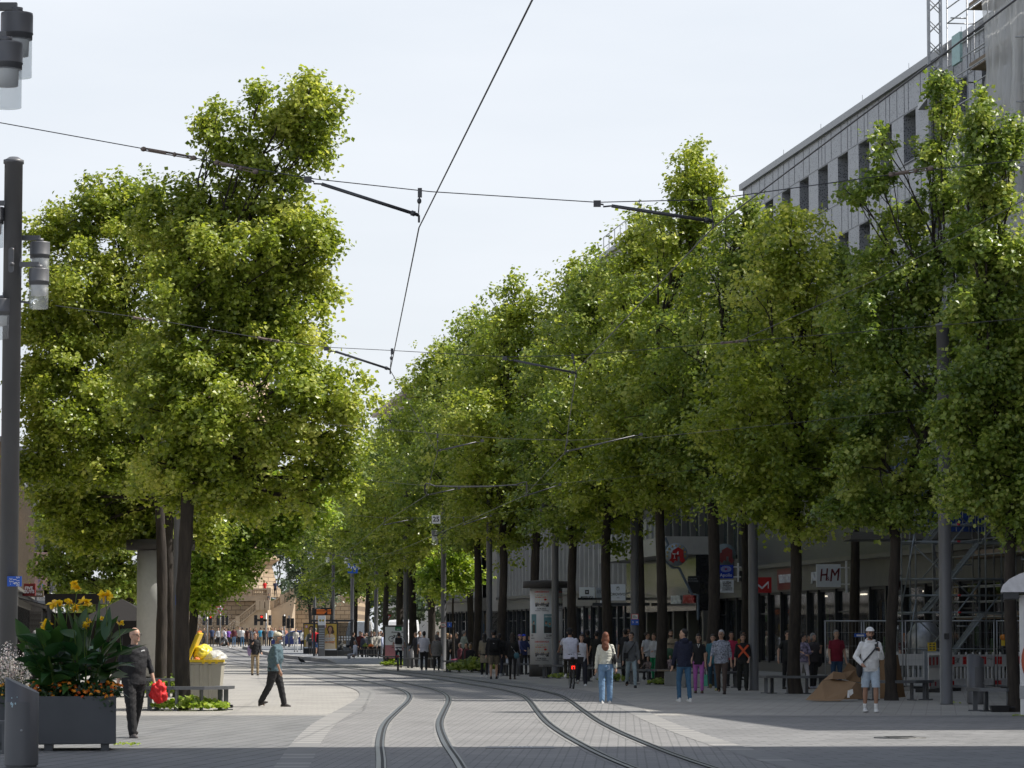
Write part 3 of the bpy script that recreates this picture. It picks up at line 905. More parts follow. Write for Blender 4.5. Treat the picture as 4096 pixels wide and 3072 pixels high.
tree('linden on the left whose dark trunk touches the grey lamp column', b3, L3, 56000, .108, LEAF_A, .14, 7, fork=5.4, spread=.24)
L4 = px_lobes(150, [(200, 1180, 75, 60), (140, 1220, 60, 60), (270, 1190, 75, 60), (200, 1280, 90, 45), (130, 1130, 55, 45), (320, 1150, 60, 50), (250, 1090, 80, 60), (280, 1260, 50, 36)])
tree('low-branched linden on the left, seen above the canna flowers', Vector((gx(520, 150).x, 150, 0)), L4, 30000, .15, LEAF_B, .2, 9, fork=3.4, spread=.28)
L5 = px_lobes(172, [(430, 1190, 62, 55), (500, 1150, 62, 55), (455, 1260, 60, 40), (520, 1210, 45, 45), (560, 1120, 52, 42), (430, 1110, 70, 60), (610, 1080, 50, 45), (640, 1120, 40, 30), (500, 1060, 60, 50), (400, 1280, 40, 32), (560, 1040, 60, 40), (600, 1140, 34, 26), (540, 1090, 56, 40), (480, 1230, 60, 40), (660, 1060, 50, 40), (590, 1070, 50, 40), (440, 1240, 60, 50), (500, 1245, 48, 34), (545, 1190, 46, 34), (430, 1296, 42, 22), (590, 1160, 34, 26), (690, 1105, 40, 34), (620, 1175, 30, 26)])
tree('sunlit linden on the left hanging over the terrace wall', Vector((gx(760, 172).x, 172, 0)), L5, 62000, .16, LEAF_C, .22, 11, fork=4, spread=.3)
for i, (vx, Y, ty, rr_, lab) in enumerate([(690, 255, 1010, 4.0, 'far linden beside the sky gap at the end of the left row'), (600, 292, 1100, 4.2, 'far greyish tree rising behind the tower stairs on the left side')]):
    pass

# --- right-hand row
def auto_lobes(base, Y, tvx, tvy, Rm, z0, seed, n=16, slim=1.0):
    rr = random.Random(seed)
    tp = at(*V(tvx, tvy), Y)
    zt = tp.z; H = zt - z0
    out = []
    B = Vector(base)
    for i in range(n):
        t = (i + .5) / n
        prof = math.sin(PI * (0.10 + 0.86 * t) ** 0.82) ** 0.75 if t < .97 else .2
        prof = max(prof, .2) * (1 - .35 * max(0, t - .55) / .45)
        ang = i * 2.4 + rr.uniform(-.4, .4)
        rl = Rm * (.50 - .22 * t) * rr.uniform(.85, 1.2)
        ro = max(0, Rm * prof - rl) * rr.uniform(.75, 1.12)
        cx = B.x + (tp.x - B.x) * t ** 1.3 + math.cos(ang) * ro
        cy_ = Y + math.sin(ang) * ro
        z = z0 + rl * .55 + (H - rl) * t * .97
        out.append((Vector((cx, cy_, z)), (rl * slim, rl, rl * rr.uniform(.75, 1.05)), 1))
    # leading shoot
    out.append((Vector((tp.x, Y, zt - .9)), (.38, .38, 1.1), .9))
    out.append((Vector((tp.x + .2, Y, zt - 2.2)), (.8, .8, 1.2), .9))
    return out

RT = [  # trunk px, Y, top v, Rmax, z0, leaves, size, r, seed, label
 (3180, 90.6, (1700, 430), 3.4, 3.9, 56000, .108, .20, 23, 'linden whose trunk stands through a bench left of the brown cardboard'),
 (2850, 104, (1612, 412), 3.6, 4.1, 50000, .115, .22, 24, 'leaning linden trunk right of the round pharmacy sign'),
 (2642, 107, (1500, 300), 3.4, 4.0, 56000, .115, .20, 25, 'tallest linden on the right, ending in a pointed top above the wires'),
 (2425, 113, (1388, 428), 3.2, 4.0, 42000, .12, .20, 26, 'dark linden trunk behind the red-haired woman in the white jumper'),
 (2289, 121, (1290, 522), 3.3, 4.2, 40000, .125, .20, 27, 'straight dark linden trunk behind the cyclist in the white t-shirt'),
 (2139, 136, (1240, 556), 3.8, 5.4, 38000, .13, .22, 28, 'linden whose trunk rises behind the cap of the poster column'),
 (2009, 136.5, (1112, 584), 3.9, 4.3, 40000, .13, .21, 29, 'crooked linden trunk beside the man with the black backpack'),
 (1909, 144, (1024, 655), 3.8, 4.3, 36000, .135, .20, 30, 'straight linden trunk growing out of a green bed beside a bench'),
 (1722, 158, (958, 722), 3.9, 4.3, 34000, .145, .22, 31, 'linden trunk behind the man in white t-shirt and black trousers'),
 (1647, 166, (985, 800), 3.6, 4.3, 28000, .15, .24, 32, 'thick linden trunk just right of a lamp column and litter bin'),
 (1600, 176, (903, 812), 3.9, 4.3, 30000, .155, .22, 33, 'linden trunk partly covering the bicycle advert board'),
 (1545, 198, (828, 905), 4.2, 4.6, 28000, .17, .2, 34, 'linden beyond the bicycle advert board, farther down the row'),
 (1470, 226, (782, 962), 4.4, 4.8, 26000, .19, .2, 35, 'far linden above the beer tables near the tram shelter'),
 (1420, 250, (752, 1015), 4.4, 4.6, 24000, .2, .2, 36, 'last tall linden of the right-hand row above the shelter'),
]
for px, Y, (tx_, ty_), Rm, z0, n, sz, r, sd, lab in RT:
    z0 += 1.8 if 103 < Y < 108 else (.9 if 100 < Y < 150 else .45); r *= .82
    B = Vector((gx(px, Y).x, Y, gz(Y)))
    tree(lab, B, auto_lobes(B, Y, tx_, ty_, Rm, z0, sd), n, sz, LEAF_A if sd % 3 else LEAF_B, r, sd, fork=z0 + .5 + (.6 if sd in (28,) else 0), spread=.2 * sz / .1, group='lindens along the right side of the street')
# second tree of the row: two separate tops
L7 = px_lobes(69.8, [(2120, 238, 20, 38), (2115, 300, 30, 38), (2162, 335, 24, 40), (2188, 290, 16, 34), (2100, 380, 34, 42), (2155, 430, 44, 48), (2108, 515, 46, 56), (2180, 560, 52, 64), (2122, 655, 72, 72), (2195, 745, 64, 82), (2105, 800, 84, 66), (2195, 900, 74, 76), (2112, 960, 92, 62), (2205, 1030, 66, 56), (2062, 900, 54, 46), (2072, 1060, 60, 34), (2160, 1085, 60, 34), (2200, 1130, 40, 34)])
B = Vector((gx(4053, 69.8).x, 69.8, 0))
tree('linden with a leaning trunk at the right edge beside the white kiosk', B, L7, 56000, .095, LEAF_B, .125, 21, fork=4.6, trunk_top=at(*V(2130, 420), 69.8), spread=.19, group='lindens along the right side of the street')
L6 = px_lobes(81.5, [(2030, 185, 20, 42), (2045, 250, 30, 45), (2020, 330, 40, 46), (2045, 420, 60, 56), (1905, 310, 16, 42), (1898, 385, 32, 34), (1850, 415, 34, 18), (1955, 480, 56, 46, .5), (1890, 570, 54, 54), (2060, 540, 70, 66), (1960, 620, 110, 80), (1880, 720, 90, 80, -.5), (2040, 720, 110, 85), (1940, 830, 120, 80, -.8), (1860, 900, 90, 70), (2040, 900, 110, 80, .6), (1900, 1010, 110, 70, -.4), (2020, 1050, 90, 60, .4), (1850, 1090, 80, 42), (1950, 1110, 80, 40)])
B = Vector((gx(3564, 81.5).x, 81.5, 0))
tree('linden with two thin tops rising before the grey facade, trunk beside the cardboard', B, L6, 62000, .10, LEAF_B, .135, 22, fork=4.3, trunk_top=at(*V(2020, 420), 81.5), spread=.19, group='lindens along the right side of the street')
# back row against the shop fronts
for i, (px, Y, top, Rm, z0, n, sz, sd, lab) in enumerate([
    (4230, 84, (2170, 520), 3.2, 5.2, 30000, .11, 41, 'dark linden close to the netted scaffold at the right edge'),
    (3420, 112, (1790, 500), 3.4, 6.6, 32000, .12, 42, 'linden crown close to the shopfronts above the square white shop sign'),
    (2980, 125, (1655, 520), 3.4, 6.4, 30000, .125, 43, 'linden crown in front of the perforated facade above the blue shop sign'),
    (2560, 138, (1440, 500), 3.4, 6.4, 28000, .13, 44, 'linden crown behind the tallest tree, near the shopfronts'),
    (1880, 165, (1080, 660), 3.8, 5.6, 24000, .15, 45, 'pale-topped linden in front of the fin-fronted office block')]):
    B = Vector((gx(px, Y).x, Y, 0))
    tree(lab, B, auto_lobes(B, Y, top[0], top[1], Rm, z0, sd, 13), n, sz, LEAF_B if i % 2 else LEAF_A, .16, sd, fork=z0 + .4, spread=.2 * sz / .1, group='lindens in front of the shops')
# young tree with stake
B = Vector((gx(1813, 151).x, 151, 0))
tree('slender young tree with bright leaves held by a pale stake', B, px_lobes(151, [(975, 1210, 42, 30), (930, 1240, 30, 22), (1010, 1250, 40, 26), (960, 1265, 50, 22), (985, 1180, 22, 20)]), 6500, .14, LEAF_C, .05, 51, name='young_tree', spread=.28, fork=3.3)
# trees in front of the tower square
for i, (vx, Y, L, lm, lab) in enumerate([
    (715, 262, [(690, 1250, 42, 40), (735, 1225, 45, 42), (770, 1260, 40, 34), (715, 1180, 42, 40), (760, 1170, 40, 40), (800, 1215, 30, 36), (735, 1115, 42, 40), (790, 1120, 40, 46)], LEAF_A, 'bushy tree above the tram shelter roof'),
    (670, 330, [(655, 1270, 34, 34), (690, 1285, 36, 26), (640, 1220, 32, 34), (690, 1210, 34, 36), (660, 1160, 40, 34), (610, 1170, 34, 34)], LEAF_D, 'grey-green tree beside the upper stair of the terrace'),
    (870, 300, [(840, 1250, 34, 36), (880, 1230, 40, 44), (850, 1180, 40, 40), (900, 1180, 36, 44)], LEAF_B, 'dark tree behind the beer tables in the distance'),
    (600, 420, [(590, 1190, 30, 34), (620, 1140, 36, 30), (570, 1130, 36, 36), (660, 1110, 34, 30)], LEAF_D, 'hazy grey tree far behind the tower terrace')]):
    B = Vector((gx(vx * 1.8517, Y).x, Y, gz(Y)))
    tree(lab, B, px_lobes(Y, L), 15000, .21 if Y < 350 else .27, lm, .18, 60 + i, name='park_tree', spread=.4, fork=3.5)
# far-off wood closing the view
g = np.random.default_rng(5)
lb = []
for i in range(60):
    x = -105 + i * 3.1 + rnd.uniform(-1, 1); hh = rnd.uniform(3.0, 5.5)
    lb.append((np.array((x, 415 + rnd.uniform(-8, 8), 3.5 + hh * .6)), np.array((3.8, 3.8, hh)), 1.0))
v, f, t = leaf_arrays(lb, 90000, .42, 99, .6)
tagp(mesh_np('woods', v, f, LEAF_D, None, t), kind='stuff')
# ================================================================ OVERHEAD LINE
def vat(x, y, Y): return at(*V(x, y), Y)
def catenary(pts, sag=0.0):
    return [Vector(p) for p in pts]
def span(label, Y, wire, arms, extras=(), r=.005):
    root = thing('span_wire', label, 'span wire', 'overhead span wires'); o = vat(*wire[0], Y); root.location = o
    mb = MB(); mb.tube([vat(x, y, Y) - o for x, y in wire], r, 5); mb.build('wire', M_WIRE, root)
    for (x0, y0, x1, y1) in arms:      # from the clamp on the span wire to the contact wire
        a, b = vat(x0, y0, Y) - o, vat(x1, y1, Y) - o
        m = MB(); d = (b - a).normalized()
        m.tube([a, a + d * .06, a + d * .06 + Vector((0, 0, -.02)), a + d * .14], .009, 6)
        m.boxp((a.x - .035, a.y - .02, a.z - .03), (a.x + .035, a.y + .02, a.z + .03))
        m.tube([a + d * .14, b], .017, 8); m.tube([b - d * .08, b - d * .04], .026, 8); m.tube([b, b + Vector((0, 0, -.07))], .012, 6)
        m.build('registration_arm', M_WIRE, root)
    for (x0, y0, x1, y1) in extras:    # hanger between span wire and arm end
        a, b = vat(x0, y0, Y) - o, vat(x1, y1, Y) - o
        m = MB(); m.tube([a, b], .006, 5)
        m.boxp((a.x - .02, a.y - .015, a.z - .06), (a.x + .02, a.y + .015, a.z + .03)); m.ell(a + (b - a) * .45, (.022, .022, .03), 6, 5)
        m.build('hanger', M_WIRE, root)
    return root, o
def insulator(root, o, Y, a, b):
    p, q = vat(*a, Y) - o, vat(*b, Y) - o
    m = MB(); n = 7; d = (q - p)
    m.tube([p + Vector((0, 0, .012)), q + Vector((0, 0, .012))], .006, 5); m.tube([p - Vector((0, 0, .012)), q - Vector((0, 0, .012))], .006, 5)
    m.tube([p + d * .1, p + d * .45], .02, 6); m.ell(p, (.03, .02, .025), 6, 5); m.ell(q, (.03, .02, .025), 6, 5); m.ell(p + d * .62, (.02, .02, .025), 6, 5)
    m.build('turnbuckle', mat('brown_insulator', (.20, .15, .12), .5), root)
r1, o1 = span('nearest overhead span wire, crossing the whole sky above the street', 31, [(-90, 245), (0, 265), (430, 343), (665, 385), (930, 414), (1290, 437), (1535, 431), (1940, 375), (2300, 335)],
    [(665, 388, 905, 465), (1290, 440, 1540, 478)], [(907, 413, 904, 460), (1533, 432, 1540, 474)])
for a, b in (((310, 322), (418, 341)), ((468, 351), (552, 371)), ((1925, 377), (2010, 364))): insulator(r1, o1, 31, a, b)
r2, o2 = span('second overhead span wire, crossing in front of the large left tree', 48, [(120, 660), (330, 690), (590, 735), (705, 750), (845, 757), (1090, 771), (1240, 768), (1570, 740), (2212, 688), (2300, 680)],
    [(705, 753, 843, 798), (1090, 774, 1245, 806)], [(847, 757, 843, 794), (1237, 768, 1244, 803)])
for a, b in (((290, 686), (325, 691)), ((560, 730), (600, 737)), ((1560, 741), (1610, 736))): insulator(r2, o2, 48, a, b)
span('third overhead span wire, with both arms sloping up to the right', 70, [(700, 916), (780, 922), (940, 937), (1100, 948), (1230, 951), (1400, 945), (1700, 915), (2030, 880)], [(1042, 952, 945, 974), (1385, 938, 1220, 976)], [(945, 940, 945, 970), (1225, 951, 1221, 972)])
span('fourth overhead span wire, carrying a thick looped feeder cable', 92, [(560, 1005), (734, 1032), (917, 1049), (1137, 1049), (1296, 1037), (1500, 1015), (1700, 990)], [(992, 1055, 920, 1070), (1210, 1047, 1133, 1072)], [(918, 1049, 920, 1067), (1138, 1049, 1135, 1068)])
r5, o5 = span('fifth overhead span wire, with a small white number plate on it', 115, [(560, 1085), (702, 1107), (831, 1119), (1000, 1118), (1185, 1095), (1420, 1060)], [(890, 1122, 828, 1134), (1060, 1114, 1000, 1134)], [(832, 1119, 829, 1131), (1001, 1118, 1001, 1131)])
span('farthest overhead span wire, above the tram shelter', 150, [(560, 1185), (700, 1193), (760, 1197), (870, 1195), (1100, 1165)], [(713, 1196, 760, 1207)], [(757, 1197, 760, 1205)])
m = MB(); c = vat(942, 1122, 115) - o5; m.boxp((c.x - .15, c.y - .01, c.z - .15), (c.x + .15, c.y + .01, c.z + .15)); m.mat(1)
add_text(m, '25', .24, c.x, c.y - .014, c.z, thick=.002, bold=.02); m.build('number_plate', [M_WHITE, M_BLACK], r5)
WZ = 5.56
def contact(label, pts):
    P = []
    for (x, Y) in pts:
        px = x * 4096 / 2212; b = (WZ - CAMH) / Y
        # find the direction whose height fits, keep the column
        dx = (px - CX) / FOC
        # iterate on image row
        zc = (b * cp - sp) / (cp + b * sp)
        yv = cp - zc * sp
        P.append(Vector((dx / yv * Y, Y, WZ)))
    P.insert(0, P[0] + (P[0] - P[1]) * .6)
    root = thing('contact_wire', label, 'tram wire', 'tram contact wires')
    m = MB(); m.tube(P, .0068, 6); m.build('wire', M_WIRE, root)
    m = MB(); m.tube([p + Vector((0, 0, .0)) for p in P[:2]], .0068, 5)
    return root
contact('contact wire over the left track, dropping steeply from the top centre of the view', [(1141, 20), (905, 31), (843, 48), (945, 70), (920, 92), (828, 115), (760, 150), (640, 230), (560, 300)])
contact('contact wire over the right track, sloping down from the top right corner', [(2170, 20), (1540, 31), (1245, 48), (1220, 70), (1133, 92), (1000, 115), (870, 150), (690, 230), (600, 300)])
m = MB(); root = thing('feeder_cable', 'thin steel cable sloping down to the left across the right-hand trees', 'cable')
m.tube([vat(2300, 390, 42), vat(2212, 432, 42), vat(1900, 600, 46), vat(1590, 740, 50)], .005, 5); m.build('wire', M_WIRE, root)
root = thing('feeder_loop', 'thick black feeder cable hanging along the fourth span wire', 'cable'); m = MB()
pts = [(918, 1066), (917, 1052), (920, 1044), (928, 1045), (940, 1050), (1000, 1052), (1060, 1051), (1115, 1047), (1130, 1042), (1137, 1041), (1138, 1055), (1138, 1066)]
m.tube([vat(x, y, 91.8) for x, y in pts], .02, 6); m.build('cable', M_WIRE, root)

# ================================================================ LAMP COLUMNS
M_LENSW = mat('lamp_reflector', (0.78, 0.77, 0.74), 0.4, var=.04)
M_LENS = glass_clear('lamp_glass', (0.75, 0.77, 0.78), 0.30, 0.08)
def lamp_fixture(root, x, y, z, sc_=1.0, arm_to=None, detail=True):
    """z = top of the cap"""
    n = 28 if detail else 14; r = .165 * sc_
    m = MB(); m.lathe([(0, 0), (r * .98, 0), (r, -.02), (r, -.20 * sc_), (r * 1.02, -.205 * sc_), (r * 1.02, -.215 * sc_), (r * .97, -.22 * sc_), (r * .97, -.27 * sc_), (0, -.27 * sc_)], n, (x, y, z))
    m.cyl((x, y, z), .06 * sc_, .06, 10)
    if arm_to is not None:
        m.boxp((min(x, arm_to), y - .035, z + .03), (max(x, arm_to), y + .035, z + .11))
    f = m.build('lamp_head', M_POLE, root)
    m = MB(); m.lathe([(r * .78, -.28 * sc_), (r * .74, -.44 * sc_), (0, -.45 * sc_)], n, (x, y, z)); m.build('reflector', M_LENSW, f)
    m = MB(); m.lathe([(r * .95, -.27 * sc_), (r * .95, -.66 * sc_), (0, -.67 * sc_)], n, (x, y, z)); m.build('lamp_glass', M_LENS, f)
def column(px, Y, h, r, label, lamps=(), name='lamp_column', top=True, cap=True, group=None, detail=True):
    b = gx(px, Y); root = thing(name, label, 'lamp column', group); root.location = b
    m = MB(); n = 32 if detail else 16
    prof = [(0, 0), (r * 1.04, 0), (r * 1.04, .03), (r, .035), (r, h)] + ([(r * 1.12, h), (r * 1.12, h + .06), (r * .9, h + .065), (r * .45, h + .1), (0, h + .11)] if cap else [(0, h)])
    m.lathe(prof, n); m.build('pole', M_POLE, root)
    for dx, dz in lamps:
        lamp_fixture(root, dx, -.02, dz, 1, math.copysign(r * .8, dx), detail)
    return root, b
def blue_plate(root, x, y, z, w, h, lines, label=None, rz=0.0, turn=True):
    m = MB(); m.boxp((-w / 2, -.012, -h / 2), (w / 2, 0, h / 2)); m.mat(1)
    T = Matrix.Rotation(R(90), 4, 'Y') if turn else Matrix()
    for txt, size, lx, lz in lines: add_text(m, txt, size, lx, -.014, lz, T=T, thick=.002, bold=.01)
    o = m.build('marker_plate', [M_BLUEP, M_WHITE], root); o.location = (x, y, z); o.rotation_euler = (0, 0, rz)
    if label: o['label'] = label
# nearest left column
pxc = 36
b = gx(pxc, 53); h1 = (2532 - 655) / FOC * 53 + CAMH
def zz(py, Y):      # height of a photo row at depth Y
    return at(CX, py, Y).z
def xx(px, py, Y): return at(px, py, Y).x
b = Vector((xx(33, 2500, 53), 53, 0))
root = thing('lamp_column', 'thick grey lamp column at the left edge with four glass cylinder lamps', 'lamp column'); root.location = b
m = MB(); r = .149; h1 = zz(655, 53)
m.lathe([(0, 0), (r, 0), (r, h1), (r * 1.12, h1), (r * 1.12, h1 + .06), (r * .9, h1 + .07), (r * .5, h1 + .11), (0, h1 + .12)], 36)
m.build('pole', M_POLE, root)
m = MB(); m.prism([(math.cos(t) * .048, (math.sin(t) * .048 + (.16 if math.sin(t) > 0 else -.16))) for t in [i * PI / 8 for i in range(16)]], -.012, 0, 'y')
o = m.build('service_hatch', M_POLE, root); o.location = (.0, -.148, zz(1045, 53)); bevel(o, .004)
m = MB(); m.tube([(.0, -.2, 0), (.03, -.14, 0)], .03, 8); m.box((.12, -.05, -.05), (.05, .05, .3)); m.tube([(.13, -.02, -.6), (.30, -.02, -.63)], .02, 6)
o = m.build('cable_bracket', M_POLE, root); o.location = (0, 0, zz(1060, 53))
for (px, py) in ((152, 962), (158, 1076), (13, 1198), (-22, 831)):
    lamp_fixture(root, xx(px, py, 53) - b.x, (-.05 if py != 962 else .22), zz(py, 53), 1, math.copysign(.1, px - 40))
blue_plate(root, xx(57, 2326, 52.8) - b.x, -.17, zz(2326, 53), .235, .165, [('S 150', .07, .055, .0), ('1,9', .08, .0, .0), ('3,5 -', .06, -.06, .0)], 'small blue enamel plate with sideways white lettering')
# column that carries the two big lamps at the top left corner
b = gx(-170, 32.5); root = thing('lamp_column', 'lamp column left of the frame whose two large lamps hang in the corner', 'lamp column'); root.location = b
m = MB(); m.lathe([(0, 0), (.149, 0), (.149, 9.3), (0, 9.3)], 24); m.build('pole', M_POLE, root)
for px, py, dy in ((41, 20, .45), (32, 178, -.1)):
    lamp_fixture(root, xx(px, py, 32.5) - b.x, dy, zz(py, 32.5), 1, .1)
# left column behind the big trunk
root, b = column(713, 86, 9.2, .142, 'grey lamp column squeezed between two dark trunks on the left', [(-.42, zz(1755, 86)), (-.5, zz(1800, 86) + 1.6)])
blue_plate(root, .02, -.165, zz(2400, 86), .16, .27, [('S 1', .09, 0, .08), ('231', .07, 0, .0), ('6,5', .06, 0, -.09)], 'narrow blue plate with white lettering', turn=False)
# right-hand columns
root, b = column(3783, 77.0, 8.95, .149, 'tall grey lamp column beside the litter bin on the right', [(.42, zz(1690, 77)), (.55, zz(1760, 77))])
m = MB(); m.boxp((-.06, -.16, zz(2545, 77) - .07), (.06, -.145, zz(2545, 77) + .07)); m.build('sticker', M_BLACK, root)
column(3014, 95.8, 8.9, .143, 'grey lamp column in front of the red sign with the white letter', [(-.42, 6.6)])
root, b = column(2539, 113, 8.9, .14, 'grey lamp column with a red-framed notice and blue plate beside it', [(-.42, 6.6), (.45, 6.2)])
def notice(root, r, z, w=.34):
    m = MB(); m.boxp((-.12, -r - .03, z), (.12, -r - .01, z + .19)); m.mat(1); m.boxp((-.1, -r - .034, z + .02), (.1, -r - .03, z + .17)); m.mat(2)
    for i in range(3): m.boxp((-.08, -r - .037, z + .05 + i * .035), (.08 - i * .03, -r - .034, z + .065 + i * .035))
    m.build('notice', [M_REDP, M_WHITE, M_BLACK], root)
notice(root, .14, zz(2478, 113)); blue_plate(root, .0, -.165, zz(2489, 113), .27, .2, [('S', .1, -.07, 0), ('H', .1, .07, 0)], 'blue plate with white marks', turn=False)
column(2221, 122.5, 8.8, .135, 'dark lamp column standing in front of the poster column', [(-.42, 6.5), (-.5, 6.1)])
column(1957, 137, 8.8, .125, 'dark lamp column behind the woman in the trench coat', [(.4, 6.4)])
root, b = column(1774, 150, 8.8, .125, 'lamp column with a small notice left of the pale stake', [(-.4, 6.4)])
notice(root, .125, zz(2508, 150)); blue_plate(root, .28, -.14, zz(2508, 150) + .1, .2, .22, [('S', .12, 0, 0)], 'blue plate with white letter', turn=False)
column(1623, 165, 8.8, .125, 'lamp column beside the thick trunk behind the cyclist', [(.4, 6.3)])
column(1504, 204, 8.9, .13, 'lamp column standing alone on the tram platform', [(-.4, 6.6)])
root, b = column(1408, 218, 9.3, .12, 'lamp column at the right end of the tram shelter', [(-.4, 7.0), (.4, 6.6)])
column(1332, 232, 9.3, .11, 'lamp column behind the departure board', [(-.4, 7.3)])
column(1258, 268, 10, .11, 'farthest lamp column, in the foliage above the shelter', [(-.4, 8)])
# hanging blue W stop sign
root = thing('stop_sign', 'square blue hanging sign with a white letter above the tram stop', 'sign'); c = at(1411, 2273, 214); root.location = c
m = MB(); m.boxp((-.33, -.03, -.33), (.33, .03, .33)); m.mat(1); add_text(m, 'W', .62, 0, -.035, 0, thick=.003, bold=.012); m.build('panel', [M_BLUEP, M_WHITE], root)
m = MB(); m.tube([(-.2, 0, .33), (-.2, 0, 1.3)], .015, 5); m.tube([(.2, 0, .33), (.2, 0, 1.3)], .015, 5); m.build('hanger', M_WIRE, root)

# ================================================================ TREE BENCHES
M_BENCH = mat('bench_steel', (0.115, 0.12, 0.128), 0.4, 0.35, var=.12, scale=4)
def tree_bench(c, label, rad=1.0, a0=-165, a1=25, top=.50, sub='ring', group='steel benches around the tree pits'):
    root = thing('tree_bench', label, 'bench', group); root.location = c
    seg = 5; A = [R(a0 + (a1 - a0) * i / seg) for i in range(seg + 1)]
    m = MB()
    po = [(math.cos(a) * rad, math.sin(a) * rad) for a in A]; pi_ = [(math.cos(a) * (rad - .38), math.sin(a) * (rad - .38)) for a in A]
    for i in range(seg):
        m.prism([po[i], po[i + 1], pi_[i + 1], pi_[i]], top - .07, top, 'z')
    o = m.build('seat', M_BENCH, root)
    for i in range(0, seg + 1):
        a = A[i]; m = MB(); x, y = math.cos(a) * (rad - .19), math.sin(a) * (rad - .19)
        m.box((x, y, (top - .07) / 2), (.10, .05, top - .07), a); m.box((x, y, .012), (.30, .10, .024), a)
        m.build('leg', M_BENCH, root)
    return root
tree_bench((gx(752, 71.2).x, 71.3, 0), 'grey steel bench ring around the big left trunk beside the grey bin', 1.02, -175, 10, .53)
tree_bench((gx(640, 86).x, 86.2, 0), 'grey steel bench around the second left tree, behind the red jacket', 1.1, -175, 0)
for px, Y, lab in [(3180, 91.2, 'steel bench around the trunk left of the brown cardboard'), (3580, 82.3, 'steel bench behind the man in the white hoodie'),
    (4050, 70.6, 'steel bench at the right edge in front of the white kiosk'), (2622, 107.6, 'steel bench at the dark trunk behind the man in the grey sweater'),
    (2850, 101, 'steel bench behind the man in the floral shirt'), (2428, 114, 'steel bench right of the woman in the white top'),
    (2095, 128.5, 'steel bench left of the poster column foot'), (2262, 121.8, 'steel bench behind the cyclist in the white t-shirt'),
    (1862, 141, 'steel bench beside the green bed near the young tree'), (1700, 156.5, 'steel bench in front of the man in white t-shirt and black trousers'),
    (1600, 168, 'steel bench between the advert board and the litter bin')]:
    tree_bench((gx(px, Y).x, Y + .1, 0), lab, 1.0, -178 + rnd.uniform(-8, 8), 5)
# wooden-topped block seat
root = thing('block_seat', 'concrete block seat with a weathered wooden top behind the navy hoodie', 'bench'); root.location = gx(2690, 104)
m = MB(); m.box((.05, 0, .23), (.62, .5, .46)); bevel(m.build('block', CONC, root), .01)
m = MB()
for i in range(4): m.box((0, -.19 + i * .125, .49), (.98, .11, .05))
m.build('seat', mat('weathered_wood', (.25, .20, .145), .8, var=.25, scale=6), root)

# ground cover in the tree pits
def bed(c, rx, ry, h, n, size, lm, seed, name='ground_cover', parent=None):
    g = np.random.default_rng(seed)
    a = g.random(n) * 6.28; r = np.sqrt(g.random(n))
    P = np.stack([np.cos(a) * r * rx, np.sin(a) * r * ry, h * (1 - r * .6) * (.35 + .65 * g.random(n)) + .02], 1)
    nr = g.normal(size=(n, 3)) * .5; nr[:, 2] += .8; nr[:, 1] -= .3; nr /= np.linalg.norm(nr, axis=1)[:, None]
    t = np.cross(nr, g.normal(size=(n, 3))); t /= np.linalg.norm(t, axis=1)[:, None]; b = np.cross(nr, t)
    s = size * (.6 + .7 * g.random(n)); t *= s[:, None] / 2; b *= s[:, None] / 2
    v = np.stack([P - t, P - t * .2 + b, P + t, P - t * .2 - b], 1).reshape(-1, 3)
    o = mesh_np(name, v, np.arange(n * 4).reshape(n, 4), lm, parent, np.clip(.5 + g.normal(size=n) * .25, 0, 1))
    o.location = c
    if parent is None: o['kind'] = 'stuff'
    return o
bed(Vector((gx(765, 71).x, 70.9, 0)), .85, .6, .34, 800, .11, LEAF_C, 1)
bed(Vector((gx(690, 86).x, 86, 0)), .9, .7, .6, 500, .14, LEAF_C, 2)
bed(Vector((gx(1900, 139.5).x, 139.5, 0)), 1.2, .8, .75, 800, .17, LEAF_B, 3)
bed(Vector((gx(2655, 106.5).x, 106.5, 0)), .5, .4, .25, 130, .12, LEAF_B, 4)
bed(Vector((gx(2450, 113).x, 112.8, 0)), .6, .4, .3, 160, .12, LEAF_B, 5)
bed(Vector((gx(2245, 121).x, 120.6, 0)), .5, .4, .25, 120, .12, LEAF_B, 6)
bed(Vector((gx(1590, 167.5).x, 167.5, 0)), .9, .5, .4, 300, .15, LEAF_C, 7)
for px, py, n, sd in ((505, 2985, 90, 11), (3808, 2816, 50, 12), (4090, 2868, 60, 13)):
    bed(G(px, py), .22, .18, .05, n, .035, LEAF_C, sd, 'grass')

